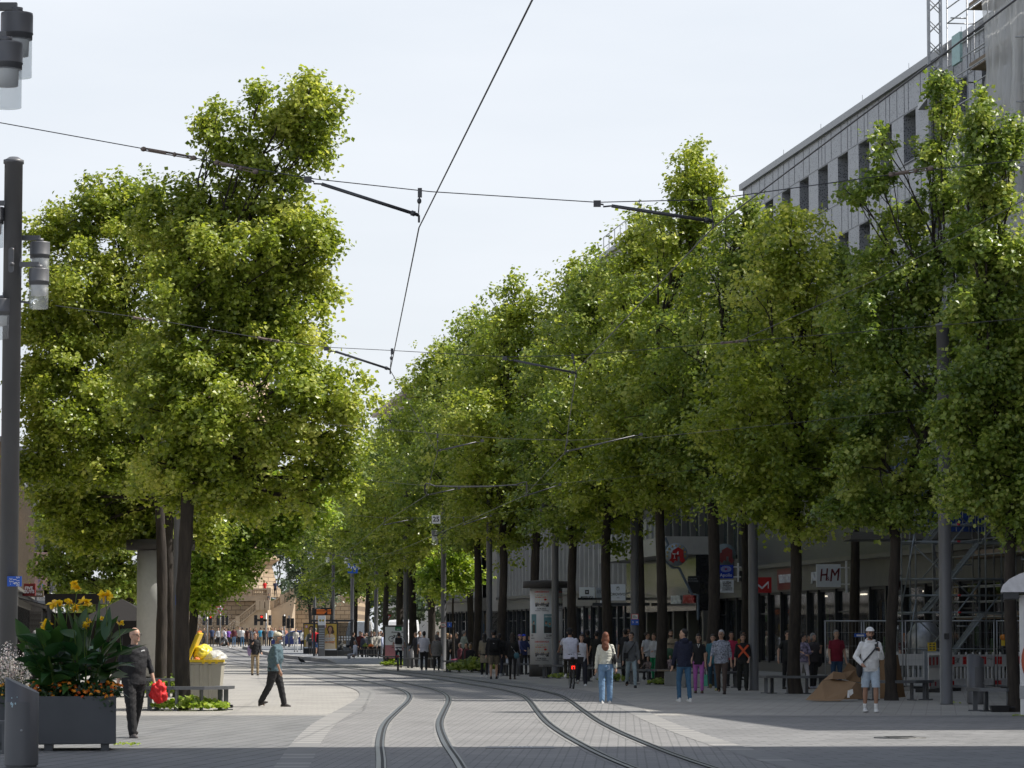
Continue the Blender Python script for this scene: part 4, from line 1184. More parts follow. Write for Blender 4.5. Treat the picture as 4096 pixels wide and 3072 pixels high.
# ================================================================ LITTER BINS
def litter_bin(px, Y, r, h0, h1, label, twist=0.0, marks=False):
    root = thing('litter_bin', label, 'litter bin', 'grey cylinder litter bins'); b = gx(px, Y); root.location = b; root.rotation_euler = (0, 0, twist)
    m = MB(); n = 36; vs = []; fs = []
    for k in range(n):
        a = 2 * PI * k / n; x, y = math.cos(a) * r, math.sin(a) * r
        vs += [(x, y, .03), (x, y, h0 + (h1 - h0) * (x / r * -.5 + .5))]
    for k in range(n):
        j = (k + 1) % n; fs.append((2 * k, 2 * j, 2 * j + 1, 2 * k + 1))
    m.add(vs, fs, True); m.add([vs[2 * k + 1] for k in range(n)], [tuple(range(n))]); m.lathe([(0, 0), (r * .9, 0), (r * .9, .03), (0, .03)], n)
    m.build('body', M_POLE, root)
    m = MB(); a0, a1 = R(-150), R(-55)
    pts = []
    for k in range(9):
        a = a0 + (a1 - a0) * k / 8; pts.append((math.cos(a) * (r + .003), math.sin(a) * (r + .003)))
    for k in range(8):
        (xa, ya), (xb, yb) = pts[k], pts[k + 1]
        m.add([(xa, ya, .08), (xb, yb, .08), (xb, yb, h0 * .88), (xa, ya, h0 * .88)], [(0, 1, 2, 3)], True)
    m.build('door', M_POLE, root)
    m = MB(); m.ell((.03, -r - .002, h0 * .5), (.018, .006, .018), 8, 5); m.build('lock', M_GALV, root)
    if marks:
        m = MB()
        for (x, z, s) in ((-.10, .80, .018), (-.085, .79, .014), (-.09, .765, .012), (-.05, .80, .012), (-.10, .87, .008), (-.03, .88, .008)):
            m.ell((x, -math.sqrt(max(.001, r * r - x * x)) - .003, z), (s, .003, s * 1.2), 7, 4)
        m.build('sticker', mat('torn_sticker', (.45, .6, .66), .7), root)
    return root
litter_bin(91, 41, .212, .93, 1.13, 'tall grey litter bin with a slanted top in front of the flower planter', 0, True)
litter_bin(3900, 77.2, .205, 1.0, 1.19, 'grey litter bin with slanted top between lamp column and right-hand bench', R(50))
litter_bin(1645, 163, .2, 1.0, 1.15, 'far grey litter bin beside the thick trunk', R(180))
litter_bin(2062, 133, .2, .95, 1.1, 'grey litter bin behind the woman with the teal bag', R(180))

# ================================================================ POSTER COLUMNS
M_POSTER = mat('poster_paper', (0.60, 0.61, 0.62), 0.6, var=.05, scale=1.5)
M_PYEL = mat('print_yellow', (0.70, 0.55, 0.12), .6); M_PRED = mat('print_red', (0.50, 0.03, 0.03), .6); M_PBLK = mat('print_black', (.03, .03, .032), .6)
M_PTEAL = mat('print_teal', (.10, .22, .25), .6); M_SKIN0 = mat('print_skin', (.42, .24, .15), .6)
def wrap(m, x, z, w, h, r, n=6):
    """rectangle pasted on a cylinder of radius r, facing -Y"""
    vs, fs = [], []
    for i in range(n + 1):
        a = (x + w * i / n) / r
        vs += [(math.sin(a) * r, -math.cos(a) * r, z), (math.sin(a) * r, -math.cos(a) * r, z + h)]
    for i in range(n): fs.append((2 * i, 2 * i + 2, 2 * i + 3, 2 * i + 1))
    m.add(vs, fs)
def wrap_text(m, txt, size, x, z, r, **k):
    vs, fs = text_mesh(txt, size, thick=0, **k)
    out = []
    for (vx, vy, vz) in vs:
        a = (vx + x) / r; out.append((math.sin(a) * r, -math.cos(a) * r, vz + z))
    m.add(out, fs)
def wrap_disc(m, x, z, rad, r, n=10, ry=None):
    vs = []
    for k in range(n):
        t = 2 * PI * k / n; a = (x + math.cos(t) * rad) / r
        vs.append((math.sin(a) * r, -math.cos(a) * r, z + math.sin(t) * (ry or rad)))
    m.add(vs, [tuple(range(n))])
Yc = 126.3; b = gx(2185, Yc); root = thing('advertising_column', 'round advertising column covered in concert posters under a flat dark cap', 'advertising column'); root.location = b
RC = .63
m = MB(); m.lathe([(0, .45), (RC, .45), (RC, 3.4), (0, 3.4)], 40); m.build('drum', M_POSTER, root)
m = MB(); m.lathe([(0, 0), (RC * 1.05, 0), (RC * 1.05, .44), (RC * 1.01, .47), (0, .47)], 40); m.build('base', mat('column_base', (.05, .048, .045), .8, bump=.3), root)
m = MB(); m.lathe([(0, 3.42), (.90, 3.42), (.90, 3.66), (.86, 3.68), (0, 3.74)], 40); m.build('cap', mat('column_cap', (.045, .042, .04), .8, bump=.3), root)
M_PGRY = mat('print_grey', (.16, .16, .17), .6); M_PDOT = mat('print_pale_yellow', (.62, .56, .25), .6)
PM = [M_PRED, M_PYEL, M_PBLK, M_PTEAL, M_SKIN0, M_WHITE, M_PGRY, M_PDOT]
def brass_poster(z0, x0=-.52):
    m = MB(); m.T = Matrix.Translation((0, 0, z0)) @ Matrix.Diagonal((1, 1, .72, 1)) @ Matrix.Translation((0, 0, -z0)); r = RC + .004; xc = x0 + .32
    m.mat(0); wrap_text(m, 'LABRASSBANDA', .125, xc, z0 + 1.17, r, bold=.02, xscale=.66)
    m.mat(7)
    for i in range(6):
        for j in range(6):
            wrap_disc(m, x0 + .05 + i * .1, z0 + .60 + j * .085, .022, r, 6)
    m.mat(0); wrap_text(m, 'MAP MAMA x ÄLICE', .085, xc - .03, z0 + .88, r + .001, bold=.015, xscale=.6)
    wrap_disc(m, x0 + .48, z0 + .76, .055, r + .002, 12)
    m.mat(6); wrap_text(m, 'SPECIAL GUEST', .07, xc - .08, z0 + .98, r + .001, xscale=.6)
    m.mat(2); m.mat(2)
    wrap(m, x0 + .05, z0 + .38, .56, .13, r + .001)
    m.mat(6)
    for i in range(9): wrap_disc(m, x0 + .07 + i * .066, z0 + .52 + .03 * math.sin(i * 1.7), .036, r + .002, 8, .06)
    m.mat(4)
    for i in range(9): wrap_disc(m, x0 + .07 + i * .066, z0 + .575 + .03 * math.sin(i * 1.7), .018, r + .003, 7)
    m.mat(5); wrap_text(m, 'polkaparty', .12, xc, z0 + .42, r + .003, bold=.02, xscale=.72)
    m.mat(2); wrap_text(m, '22.08.2025', .11, xc, z0 + .27, r, bold=.02, xscale=.8)
    wrap_text(m, 'Festwiese • Ladenburg', .085, xc, z0 + .17, r, bold=.015, xscale=.72)
    return m
for z0, lab in ((2.42, 'upper white poster with red heading'), (.50, 'lower white poster with red heading')):
    o = brass_poster(z0).build('poster', PM, root); o['label'] = lab
    o = brass_poster(z0, .42).build('poster', PM, root)
m = MB(); r = RC + .004; TT_ = Matrix.Translation((0, 0, .43)) @ Matrix.Diagonal((1, 1, .94, 1)); m.T = TT_
m.mat(3); wrap(m, -.10, 1.32, .62, .78, r); m.mat(5); wrap_text(m, 'DIEFANTASTISCHEN', .09, .18, 2.0, r + .002, bold=.01, xscale=.6)
m.mat(2)
for x, z, s in ((-.02, 1.42, .09), (.12, 1.38, .10), (.28, 1.42, .09), (.4, 1.4, .08)): wrap(m, x - s * .7, 1.33, s * 1.5, z - 1.14, r + .002); 
m.mat(4)
for x, z in ((-.01, 1.74), (.13, 1.70), (.29, 1.74), (.41, 1.73)): wrap_disc(m, x, z, .045, r + .003, 9, .06)
m.mat(2)
for x, z in ((-.01, 1.79), (.29, 1.79), (.41, 1.78)): wrap_disc(m, x, z, .05, r + .004, 8, .022)
for x, z in ((-.01, 1.745), (.13, 1.71), (.29, 1.745)): wrap(m, x - .035, z - .008, .07, .02, r + .005)
wrap_text(m, '23.08.2025', .12, .2, 1.22, r, bold=.02, xscale=.8); wrap_text(m, 'Festwiese • Ladenburg', .085, .2, 1.12, r, bold=.015, xscale=.72)
m.build('poster', PM, root)['label'] = 'teal poster with four dark figures'
m = MB(); m.T = TT_; m.mat(3); wrap(m, -.72, 1.32, .30, .78, r); m.mat(2); wrap(m, -.64, 1.33, .17, .34, r + .002); m.mat(4); wrap_disc(m, -.56, 1.76, .045, r + .003, 9, .06); wrap_disc(m, -.68, 1.68, .035, r + .003, 9, .05)
m.mat(2); wrap_disc(m, -.56, 1.81, .048, r + .004, 8, .022); wrap(m, -.595, 1.76, .07, .02, r + .005); wrap_text(m, '2025', .1, -.66, 1.23, r, bold=.02, xscale=.8); wrap_text(m, 'Ladenburg', .08, -.64, 1.12, r, bold=.015, xscale=.7)
m.build('poster', PM, root)['label'] = 'narrow strip of the teal poster at the left edge'
# blank column on the left
b = gx(640, 92); root = thing('advertising_column', 'blank white advertising column with a flat dark cap on the left', 'advertising column'); root.location = b
m = MB(); m.lathe([(0, .45), (.66, .45), (.66, 4.0), (0, 4.0)], 36); m.build('drum', mat('blank_paper', (.55, .55, .53), .6, var=.05), root)
m = MB(); m.lathe([(0, 0), (.69, 0), (.69, .45), (0, .45)], 36); m.build('base', MATS['column_base'], root)
m = MB(); m.lathe([(0, 4.02), (.97, 4.02), (.97, 4.30), (0, 4.36)], 36); m.build('cap', MATS['column_cap'], root)

# ================================================================ PLANTERS
M_PLANTER = mat('planter_grey', (0.085, 0.09, 0.098), 0.5, 0.15, var=.08, scale=2)
M_CANNA = leaf_mat('canna_leaf', (0.014, 0.050, 0.016), (0.028, 0.085, 0.022), (0.075, 0.17, 0.03), .3)
M_YEL = leaf_mat('canna_petal', (.70, .42, .01), (.85, .60, .02), (.95, .80, .10), .35)
M_ORA = leaf_mat('lantana_flower', (.60, .08, .01), (.80, .22, .01), (.90, .45, .03), .2)
M_ORY = leaf_mat('yellow_flower', (.75, .32, .01), (.85, .45, .01), (.95, .65, .04), .2)
M_WFL = leaf_mat('white_flower', (.55, .40, .40), (.75, .70, .66), (.85, .84, .80), .3)
M_LANT = leaf_mat('lantana_leaf', (.012, .035, .010), (.022, .06, .014), (.05, .10, .02), .15)
M_GRAS = leaf_mat('gaura_stem', (.10, .14, .03), (.16, .20, .05), (.26, .28, .10), .3)
def planter(px0, px1, pyb, pyt, Y, label):
    a = at(px0, pyb, Y); c = at(px1, pyb, Y); w = c.x - a.x; zt = zz(pyt, Y); zb = zz(pyb, Y)
    root = thing('planter', label, 'planter'); root.location = ((a.x + c.x) / 2 - .075, Y + .62, 0); root.rotation_euler = (0, 0, R(7))
    m = MB(); t = .03; D_ = 1.24; z0 = max(.1, zb)
    m.boxp((-w / 2, -D_ / 2, z0), (w / 2, -D_ / 2 + t, zt)); m.boxp((-w / 2, D_ / 2 - t, z0), (w / 2, D_ / 2, zt))
    m.boxp((-w / 2, -D_ / 2 + t, z0), (-w / 2 + t, D_ / 2 - t, zt)); m.boxp((w / 2 - t, -D_ / 2 + t, z0), (w / 2, D_ / 2 - t, zt))
    m.boxp((-w / 2 + t, -D_ / 2 + t, z0), (w / 2 - t, D_ / 2 - t, z0 + t))
    bevel(m.build('tub', M_PLANTER, root), .008)
    m = MB(); m.boxp((-w / 2 + t, -D_ / 2 + t, zt - .12), (w / 2 - t, D_ / 2 - t, zt - .08)); m.build('soil', mat('soil', (.03, .022, .015), .95, bump=.5), root)
    for sx in (-1, 1):
        m = MB(); m.boxp((sx * w * .36 - .06, -D_ / 2 + .05, 0), (sx * w * .36 + .06, D_ / 2 - .05, z0 + .002)); m.build('foot', M_PLANTER, root)
    return root, w, zt, root.location.copy()
PY = 46.6
pr, pw, pzt, pc = planter(150, 462, 2983, 2785, PY, 'large dark grey planter box full of orange flowers behind the litter bin')
pr2, pw2, pzt2, pc2 = planter(-230, 33, 2985, 2785, PY + .3, 'dark planter box cut by the left edge, with yellow and white flowers')

def ribbon_leaf(V_, F_, T_, base, tip, width, droop, g, tint, normal_bias=0):
    """broad canna leaf: a folded strip of 6 segments"""
    base, tip = np.array(base, float), np.array(tip, float)
    ax = tip - base; L = np.linalg.norm(ax); d = ax / L
    up = np.array([0, 0, 1.0]); side = np.cross(d, up); ns = np.linalg.norm(side)
    side = side / ns if ns > .15 else np.array([1.0, 0, 0])
    ang = g.uniform(-.9, .9); nrm_ = np.cross(side, d); side = side * math.cos(ang) + nrm_ * math.sin(ang); nrm_ = np.cross(side, d)
    n = 7; o = len(V_)
    for i in range(n + 1):
        t = i / n; w = width * math.sin(PI * min(1, t ** .75 * .97 + .03)) * (1 - .15 * t)
        c = base + ax * t + np.array([0, 0, -droop * L * t ** 2.2])
        V_.append(c - side * w / 2 + nrm_ * w * .16); V_.append(c); V_.append(c + side * w / 2 + nrm_ * w * .16)
    for i in range(n):
        k = o + 3 * i
        F_.append((k, k + 1, k + 4, k + 3)); F_.append((k + 1, k + 2, k + 5, k + 4)); T_ += [tint, tint]
g = np.random.default_rng(12)
canna = thing('canna_plant', 'large canna clump with yellow flowers and broad dark leaves, growing in the planter', 'plant')
cy0 = pc.y - .05
canna.location = (pc.x, cy0, pzt - .1)
V_, F_, T_ = [], [], []; st = MB()
def loc(px, py, dy=0.0):
    p = at(px, py, cy0 + dy); return np.array([p.x - pc.x, dy, p.z - (pzt - .1)])
stems = []
for i in range(26):
    a = g.uniform(-1, 1); bx = a * .34; by = g.uniform(-.3, .3)
    hgt = g.uniform(.7, 1.25) * (1 - .25 * abs(a)); lx = bx * 2.0 + g.uniform(-.12, .12); ly = by * 1.7
    st.tube([(bx, by, 0), ((bx + lx) / 2 + .02, (by + ly) / 2, hgt * .55), (lx, ly, hgt)], [.016, .013, .007], 6)
    nl = int(g.integers(4, 7))
    for j in range(nl):
        t = (j + .8) / nl
        p = np.array([bx + (lx - bx) * t, by + (ly - by) * t, hgt * t * .95])
        ang = g.uniform(0, 6.28); el = g.uniform(.2, 1.15) * (.35 + .8 * t)
        out = np.array([math.cos(ang) + (a * .7), math.sin(ang) * .9 - .15, 0]); out /= np.linalg.norm(out)
        L = g.uniform(.32, .58) * (1.05 - .25 * t)
        tip = p + out * L * math.cos(el) + np.array([0, 0, L * math.sin(el)])
        ribbon_leaf(V_, F_, T_, p, tip, g.uniform(.17, .27), g.uniform(.05, .6) * (1.25 - t), g, float(np.clip(.45 + g.normal() * .22, 0, 1)))
# the leaves that make the outline in the photo
for (x0, y0, x1, y1, w) in [(210, 2640, 85, 2585, .10), (230, 2700, 80, 2640, .12), (260, 2600, 228, 2395, .17), (300, 2560, 262, 2410, .15), (330, 2560, 300, 2450, .15), (350, 2600, 390, 2440, .2), (380, 2600, 475, 2455, .2), (400, 2640, 515, 2500, .18),
    (420, 2640, 590, 2575, .12), (430, 2680, 545, 2640, .16), (330, 2520, 345, 2420, .14), (390, 2560, 400, 2370, .05), (200, 2600, 190, 2470, .15), (260, 2560, 210, 2440, .15), (300, 2640, 300, 2470, .18), (420, 2560, 440, 2420, .14), (240, 2680, 135, 2560, .14), (440, 2720, 520, 2700, .15), (300, 2700, 310, 2650, .2)]:
    ribbon_leaf(V_, F_, T_, loc(x0, y0, g.uniform(-.3, .1)), loc(x1, y1, g.uniform(-.35, .15)), w * 1.25, g.uniform(0, .12), g, float(g.uniform(.3, .75)))
st.build('stem', LEAF_B, canna)
mesh_np('foliage', np.array(V_), np.array(F_), M_CANNA, canna, np.array(T_), smooth=True)
def blossom(g, c, s, n=9):
    V2, F2, T2 = [], [], []
    for k in range(n):
        d = g.normal(size=3); d[2] = d[2] * .8 + .25; d /= np.linalg.norm(d)
        ribbon_leaf(V2, F2, T2, c, c + d * s * g.uniform(.7, 1.2), s * .8, .1, g, float(g.uniform(.2, 1)))
    return V2, F2, T2
for (px, py, s) in [(308, 2352, .085), (425, 2382, .095), (272, 2405, .075), (297, 2430, .07), (222, 2425, .10), (350, 2415, .09), (346, 2492, .07), (340, 2505, .06), (405, 2492, .06), (178, 2510, .095), (170, 2530, .09), (475, 2495, .06), (190, 2500, .07)]:
    c = loc(px, py, float(g.uniform(-.25, .1))); V2, F2, T2 = [], [], []
    for q in range(3):
        v2, f2, t2 = blossom(g, c + g.normal(size=3) * s * .35, s); k = len(V2); V2 += v2; F2 += [tuple(i + k for i in f) for f in f2]; T2 += t2
    mesh_np('blossom', np.array(V2), np.array(F2), M_YEL, canna, np.array(T2), smooth=True)
    st = MB(); st.tube([tuple(c + np.array([g.uniform(-.05, .05), 0, -.45])), tuple(c)], .006, 5); st.build('flower_stalk', LEAF_C, canna)
def blob_bed(name, label, cx_, y0, z0, w, d, h, n, leafm, flowm, nf, fs, seed, leaf=.055, edge=True, group=None):
    root = thing(name, label, 'flowers', group); root.location = (cx_, y0, z0)
    g = np.random.default_rng(seed)
    x = g.uniform(-w / 2, w / 2, n); y = g.uniform(-d / 2, d / 2, n)
    z = h * (.35 + .65 * g.random(n)) * (1 - .35 * np.abs(2 * x / w) ** 3) - (y < -d * .42) * g.random(n) * .22
    P = np.stack([x, y, z], 1)
    nr = g.normal(size=(n, 3)) * .55; nr[:, 2] += .7; nr[:, 1] -= .5; nr /= np.linalg.norm(nr, axis=1)[:, None]
    t = np.cross(nr, g.normal(size=(n, 3))); t /= np.linalg.norm(t, axis=1)[:, None]; b = np.cross(nr, t)
    s = leaf * (.6 + .8 * g.random(n)); t *= s[:, None] / 2; b *= s[:, None] / 2.4
    v = np.stack([P - t, P + b, P + t, P - b], 1).reshape(-1, 3)
    mesh_np('foliage', v, np.arange(n * 4).reshape(n, 4), leafm, root, np.clip(.5 + g.normal(size=n) * .25, 0, 1))
    # flower heads: little domes of petals
    VV, TT = [], []
    for i in range(nf):
        c = np.array([g.uniform(-w / 2, w / 2), g.choice([g.uniform(-d / 2 - .03, -d / 4), g.uniform(-d / 2, d / 2)]), 0]); c[2] = h * g.uniform(.45, 1.05) - (.16 * g.random() if c[1] < -d * .4 else 0)
        tt = g.uniform(0, 1)
        for k in range(12):
            dd = g.normal(size=3); dd /= np.linalg.norm(dd); dd[2] = abs(dd[2]); p = c + dd * fs * .5
            a1 = np.cross(dd, g.normal(size=3)); a1 /= np.linalg.norm(a1); a2 = np.cross(dd, a1); q = fs * .42
            VV += [p - a1 * q, p + a2 * q, p + a1 * q, p - a2 * q]; TT.append(min(1, max(0, tt + g.normal() * .15)))
    o = mesh_np('flower_heads', np.array(VV), np.arange(len(VV)).reshape(-1, 4), flowm, root, np.array(TT)); o['kind'] = 'stuff'
    return root
blob_bed('lantana', 'orange and red lantana flowers spilling over the rim of the planter', pc.x, pc.y, pzt - .08, pw + .06, 1.2, .26, 2600, M_LANT, M_ORA, 170, .046, 4)
blob_bed('marigold', 'yellow flowers at the left edge behind the slanted litter bin', pc2.x + .12, pc2.y - .1, pzt2 - .08, pw2 + .25, 1.1, .24, 1500, M_LANT, M_ORY, 120, .035, 5)
blob_bed('coneflower', 'patch of bright yellow flowers between litter bin and canna', pc.x - .33, pc.y + .1, pzt + .02, .5, .5, .22, 500, M_LANT, M_ORY, 60, .035, 6)
# white gaura: a haze of thin stems with small pale flowers
root = thing('gaura_plant', 'airy white flowering plant at the left edge in front of the lamp column', 'plant'); root.location = (pc2.x + .12, pc2.y + .1, pzt2)
g = np.random.default_rng(8); st = MB(); VV, TT = [], []
for i in range(150):
    b0 = np.array([g.uniform(-.5, .55), g.uniform(-.4, .4), 0]); e = b0 + np.array([g.normal() * .16, g.normal() * .14, g.uniform(.35, .82)])
    mid = (b0 + e) / 2 + g.normal(size=3) * .03
    st.tube([tuple(b0), tuple(mid), tuple(e)], [.003, .0025, .0015], 3, cap=False)
    for k in range(20):
        c = mid + (e - mid) * g.random() + g.normal(size=3) * .024; q = .011 * g.uniform(.7, 1.6); dd = g.normal(size=3); dd /= np.linalg.norm(dd)
        a1 = np.cross(dd, g.normal(size=3)); a1 /= np.linalg.norm(a1); a2 = np.cross(dd, a1)
        VV += [c - a1 * q, c + a2 * q, c + a1 * q, c - a2 * q]; TT.append(g.random())
st.build('stem', M_GRAS, root, fix=False)['kind'] = 'stuff'
mesh_np('flower_heads', np.array(VV), np.arange(len(VV)).reshape(-1, 4), M_WFL, root, np.array(TT))['kind'] = 'stuff'
# slatted seat at the left edge
root = thing('slatted_bench', 'end of a slatted bench between the two planters at the left edge', 'bench'); root.location = gx(-40, 45.6)
m = MB()
for i in range(4): m.box((0, -.18 + i * .12, .44), (.62, .09, .04))
m.build('seat', M_BENCH, root)
for sx in (-1, 1):
    m = MB(); m.box((sx * .24, 0, .21), (.05, .42, .42)); m.build('leg', M_BENCH, root)
# ================================================================ SIGNS
def sign(px0, py0, px1, py1, Y, label, mats, draw, thick=.12, name='shop_sign', bracket=0, facing=True):
    a, b = at(px0, py1, Y), at(px1, py0, Y); w, h = b.x - a.x, b.z - a.z
    root = thing(name, label, 'sign'); root.location = ((a.x + b.x) / 2, Y, a.z)
    m = MB(); m.boxp((-w / 2, 0, 0), (w / 2, thick, h)); o = m.build('panel', mats[0], root); bevel(o, .01)
    if draw:
        m = MB(); draw(m, w, h); m.build('lettering', mats[1:], root)
    if bracket:
        m = MB(); x = w / 2 * bracket
        for z in (.12 * h, .85 * h): m.tube([(x, thick / 2, z), (x + bracket * .35, thick / 2, z)], .03, 6)
        m.boxp((x + bracket * .22 - .04, thick / 2 - .04, -.25 * h), (x + bracket * .22 + .04, thick / 2 + .04, 1.15 * h)); m.build('bracket', M_WHITE if bracket == 1 else M_DARKM, root)
    return root
M_SW = mat('sign_white', (.74, .77, .82), .45, var=.04); M_SBLUE = mat('sign_blue', (.005, .04, .42), .4, var=.05)
M_SRED = mat('sign_red', (.42, .012, .015), .4, var=.05); M_SDRED = mat('sign_dark_red', (.16, .012, .012), .45, var=.06)
M_DOT = mat('sign_dots', (.45, .5, .75), .5); M_SGREY = mat('sign_grey', (.32, .35, .38), .5)
def hm(m, w, h):
    T = Matrix.Rotation(R(-6), 4, 'Y')
    add_text(m, 'H', h * .78, -w * .24, -.008, h * .5, T=T, shear=.3, xscale=.66)
    add_text(m, 'M', h * .78, w * .20, -.008, h * .5, T=T, shear=.3, xscale=.72)
    add_text(m, 'H', h * .78, -w * .225, -.01, h * .5, T=T, shear=.3, xscale=.66); add_text(m, 'M', h * .78, w * .215, -.01, h * .5, T=T, shear=.3, xscale=.72)
    add_text(m, '&', h * .26, -w * .035, -.008, h * .36)
sign(3266, 2257, 3363, 2348, 127, 'square white shop sign with two dark red slanted letters', [M_SW, mat('sign_maroon', (.14, .012, .02), .5)], hm, .15, bracket=1)
def apo(m, w, h):
    for ring, n, rr_ in ((.10, 12, .011), (.15, 18, .012), (.20, 24, .013), (.25, 30, .013)):
        for i in range(n):
            a = 2 * PI * i / n; m.ell((math.cos(a) * ring * w * 1.35, -.004, h * .70 + math.sin(a) * ring * h * .85), (rr_, .003, rr_), 6, 4)
    m.mat(1); m.ell((0, -.004, h * .70), (.035 * 1.4, .003, .035), 10, 5)
    m.mat(0); add_text(m, 'Apollo', h * .34, 0, -.006, h * .25, bold=.004)
sign(2875, 2260, 2933, 2314, 146.5, 'bright blue square sign with a dotted eye over white lettering', [M_SBLUE, M_SW, M_SRED], apo, .12, bracket=1)
def lush(m, w, h):
    add_text(m, 'LUSH', h * .30, 0, -.006, h * .78, bold=.03, xscale=.95); add_text(m, 'FRESH', h * .24, 0, -.006, h * .55, bold=.012, xscale=.95)
    add_text(m, 'HANDMADE', h * .145, 0, -.006, h * .37, bold=.006); add_text(m, 'COSMETICS', h * .145, 0, -.006, h * .23, bold=.006)
sign(2881, 2320, 2935, 2371, 146.5, 'white square sign with four lines of black lettering', [M_SW, M_PBLK], lush, .12)
def em(m, w, h):
    for dz in (0, .075):
        z0 = h * (.5 - dz); s = h * .028
        P = [(-w * .47, z0 + h * .05), (-w * .17, z0 - h * .17), (w * .27, z0 + h * .22), (w * .27, z0 - h * .22)]
        for i in range(3):
            if dz and i == 2: continue
            (x0, za), (x1, zb) = P[i], P[i + 1]
            m.tube([(x0, -.006, za), (x1, -.006, zb)], s, 4)
sign(3030, 2309, 3086, 2371, 141, 'red square sign with a white double zigzag letter', [M_SRED, M_SW], em, .12)
def spex(m, w, h):
    m.boxp((-w * .13, -.006, h * .42), (w * .13, 0, h * .78)); add_text(m, 'MISTER SPEX', h * .24, 0, -.006, h * .17, bold=.012, xscale=.78)
    m.mat(1); m.tube([(-w * .08, -.01, h * .52), (w * .08, -.01, h * .68)], .012, 4); m.tube([(-w * .08, -.01, h * .68), (w * .08, -.01, h * .52)], .012, 4)
sign(2317, 2349, 2379, 2397, 171, 'white sign with a small black glasses emblem over a dark canopy', [M_SW, M_PBLK, M_SW], spex, .12)
def oro(m, w, h):
    add_text(m, 'OROVIVO', h * .23, 0, -.006, h * .38, bold=.012, xscale=.9); add_text(m, '1910', h * .09, 0, -.006, h * .17)
    for s in (-1, 1):
        m.tube([(s * w * .02, -.008, h * .62), (s * w * .09, -.008, h * .70), (s * w * .09, -.008, h * .80), (s * w * .04, -.008, h * .86)], .008, 4)
    m.ell((0, -.006, h * .80), (w * .05, .003, h * .05), 10, 5)
sign(2441, 2337, 2502, 2402, 163, 'white sign with a small owl mark above spaced black capitals', [M_SW, M_PBLK], oro, .12)
sign(2383, 2351, 2412, 2392, 180, 'pale grey blank-looking sign half hidden by a trunk', [M_SGREY, M_PBLK], lambda m, w, h: [m.tube([(x * w, -.005, h * .45), ((x + .12) * w, -.005, h * .8)], .012, 4) for x in (-.3, -.1, .1)], .1)
# second maroon-on-white sign seen edge-on at the scaffold
root = thing('shop_sign', 'white shop sign seen almost edge-on between trunk and scaffold stair', 'sign'); p = at(3588, 2340, 108); root.location = p; root.rotation_euler = (0, 0, R(72))
m = MB(); m.boxp((-.45, -.07, -.33), (.45, .07, .33)); m.build('panel', M_SW, root)
m = MB(); add_text(m, 'M', .5, 0, .0, 0, shear=.35, bold=.03); 
for v in range(len(m.v)): m.v[v] = (m.v[v][0], m.v[v][1] - .08, m.v[v][2])
m.build('lettering', MATS['sign_maroon'], root)
# lettering on the facade, parallel to the street
def facade_text(txt, size, Y, z, label, mt, a=30.1, off=.16, back=None, **k):
    M = frame(a, Y, True, off)
    root = thing('facade_lettering', label, 'lettering'); root.matrix_world = M
    # text runs towards the camera (local -x), facing the street (local +y)
    vs, fs = text_mesh(txt, size, thick=.03, bold=.02, **k)
    m = MB(); m.add([(-x, -y, z_) for x, y, z_ in vs], fs); o = m.build('letters', mt, root); o.location = (0, .02, z)
    if back:
        w = max(v[0] for v in vs) - min(v[0] for v in vs)
        m = MB(); m.boxp((-w / 2 - .5, -.03, z - size * .9), (w / 2 + .5, -.003, z + size * .9)); m.build('panel', back, root)
facade_text('LUSH', .62, 147.2, 3.98, 'tall white facade letters cut off by a lamp column', M_SW, xscale=.9)
facade_text('VERO MODA', .50, 139.0, 3.98, 'white facade letters on a dark red band behind a trunk', M_SW, back=M_SDRED)
facade_text('JACK & JONES', .50, 132.6, 3.98, 'white facade letters partly behind the square white sign', M_SW)
facade_text('EUROPA-', .56, 159.3, 3.28, 'tall white facade lettering under the stone balcony', M_SW, off=1.2, xscale=1.15)
facade_text('APOTHEKE', .56, 156.0, 3.28, 'tall red facade lettering beside the white letters', M_SRED, off=1.2, xscale=1.05)
facade_text('ZARA', .9, 188, 3.6, 'big white letters on the glass front behind the poster column', M_SW)
# pharmacy: balcony block, blue framework with the round sign
Mp = frame(30.1, 154.5, True, 0)
root = root_at('pharmacy_shop', 'projecting shopfront with a pale concrete balcony over a dark glazed entrance', 'shopfront', Mp)
m = MB(); m.boxp((0, 0, 5.4), (20, 2.6, 6.25)); m.build('balcony', M_STONE, root)
m = MB(); m.boxp((3, 2.3, 6.3), (20, 2.4, 7.3))
for i in range(12): m.boxp((3 + i * 1.5, 2.4, 6.25), (3.08 + i * 1.5, 2.5, 7.5))
m.build('railing', M_GALV, root)
m = MB(); m.boxp((0, 0, 2.75), (20, 1.15, 5.38)); m.build('fascia', mat('black_glass', (.02, .02, .022), .15, spec=.7), root)
for i in range(6): m = MB(); m.boxp((i * 3.9, .3, 0), (i * 3.9 + .35, .8, 2.74)); m.build('pillar', M_FASCIA, root)
m = MB(); m.boxp((.4, .02, 0.02), (19.5, .12, 2.7)); m.build('glazing', M_SHOPG, root)
m = MB()
for i in range(14): m.boxp((.4 + i * 1.4, .12, 0), (.48 + i * 1.4, .2, 2.7))
m.build('door_frame', M_GALV, root)
root = thing('canopy_roof', 'thin dark glass canopy held by two slanting rods', 'canopy'); p = at(2400, 2396, 172); root.location = p
m = MB(); m.boxp((-1.2, -1, -.05), (1.9, 1, .06)); m.build('slab', M_DARKM, root)
m = MB()
for y in (-.8, .8): m.tube([(.6, y, .06), (3.0, y, .75)], .035, 6)
m.build('rod', M_GALV, root)
root = thing('canopy_roof', 'second dark canopy slab just below and right of the first', 'canopy'); p = at(2470, 2418, 166); root.location = p
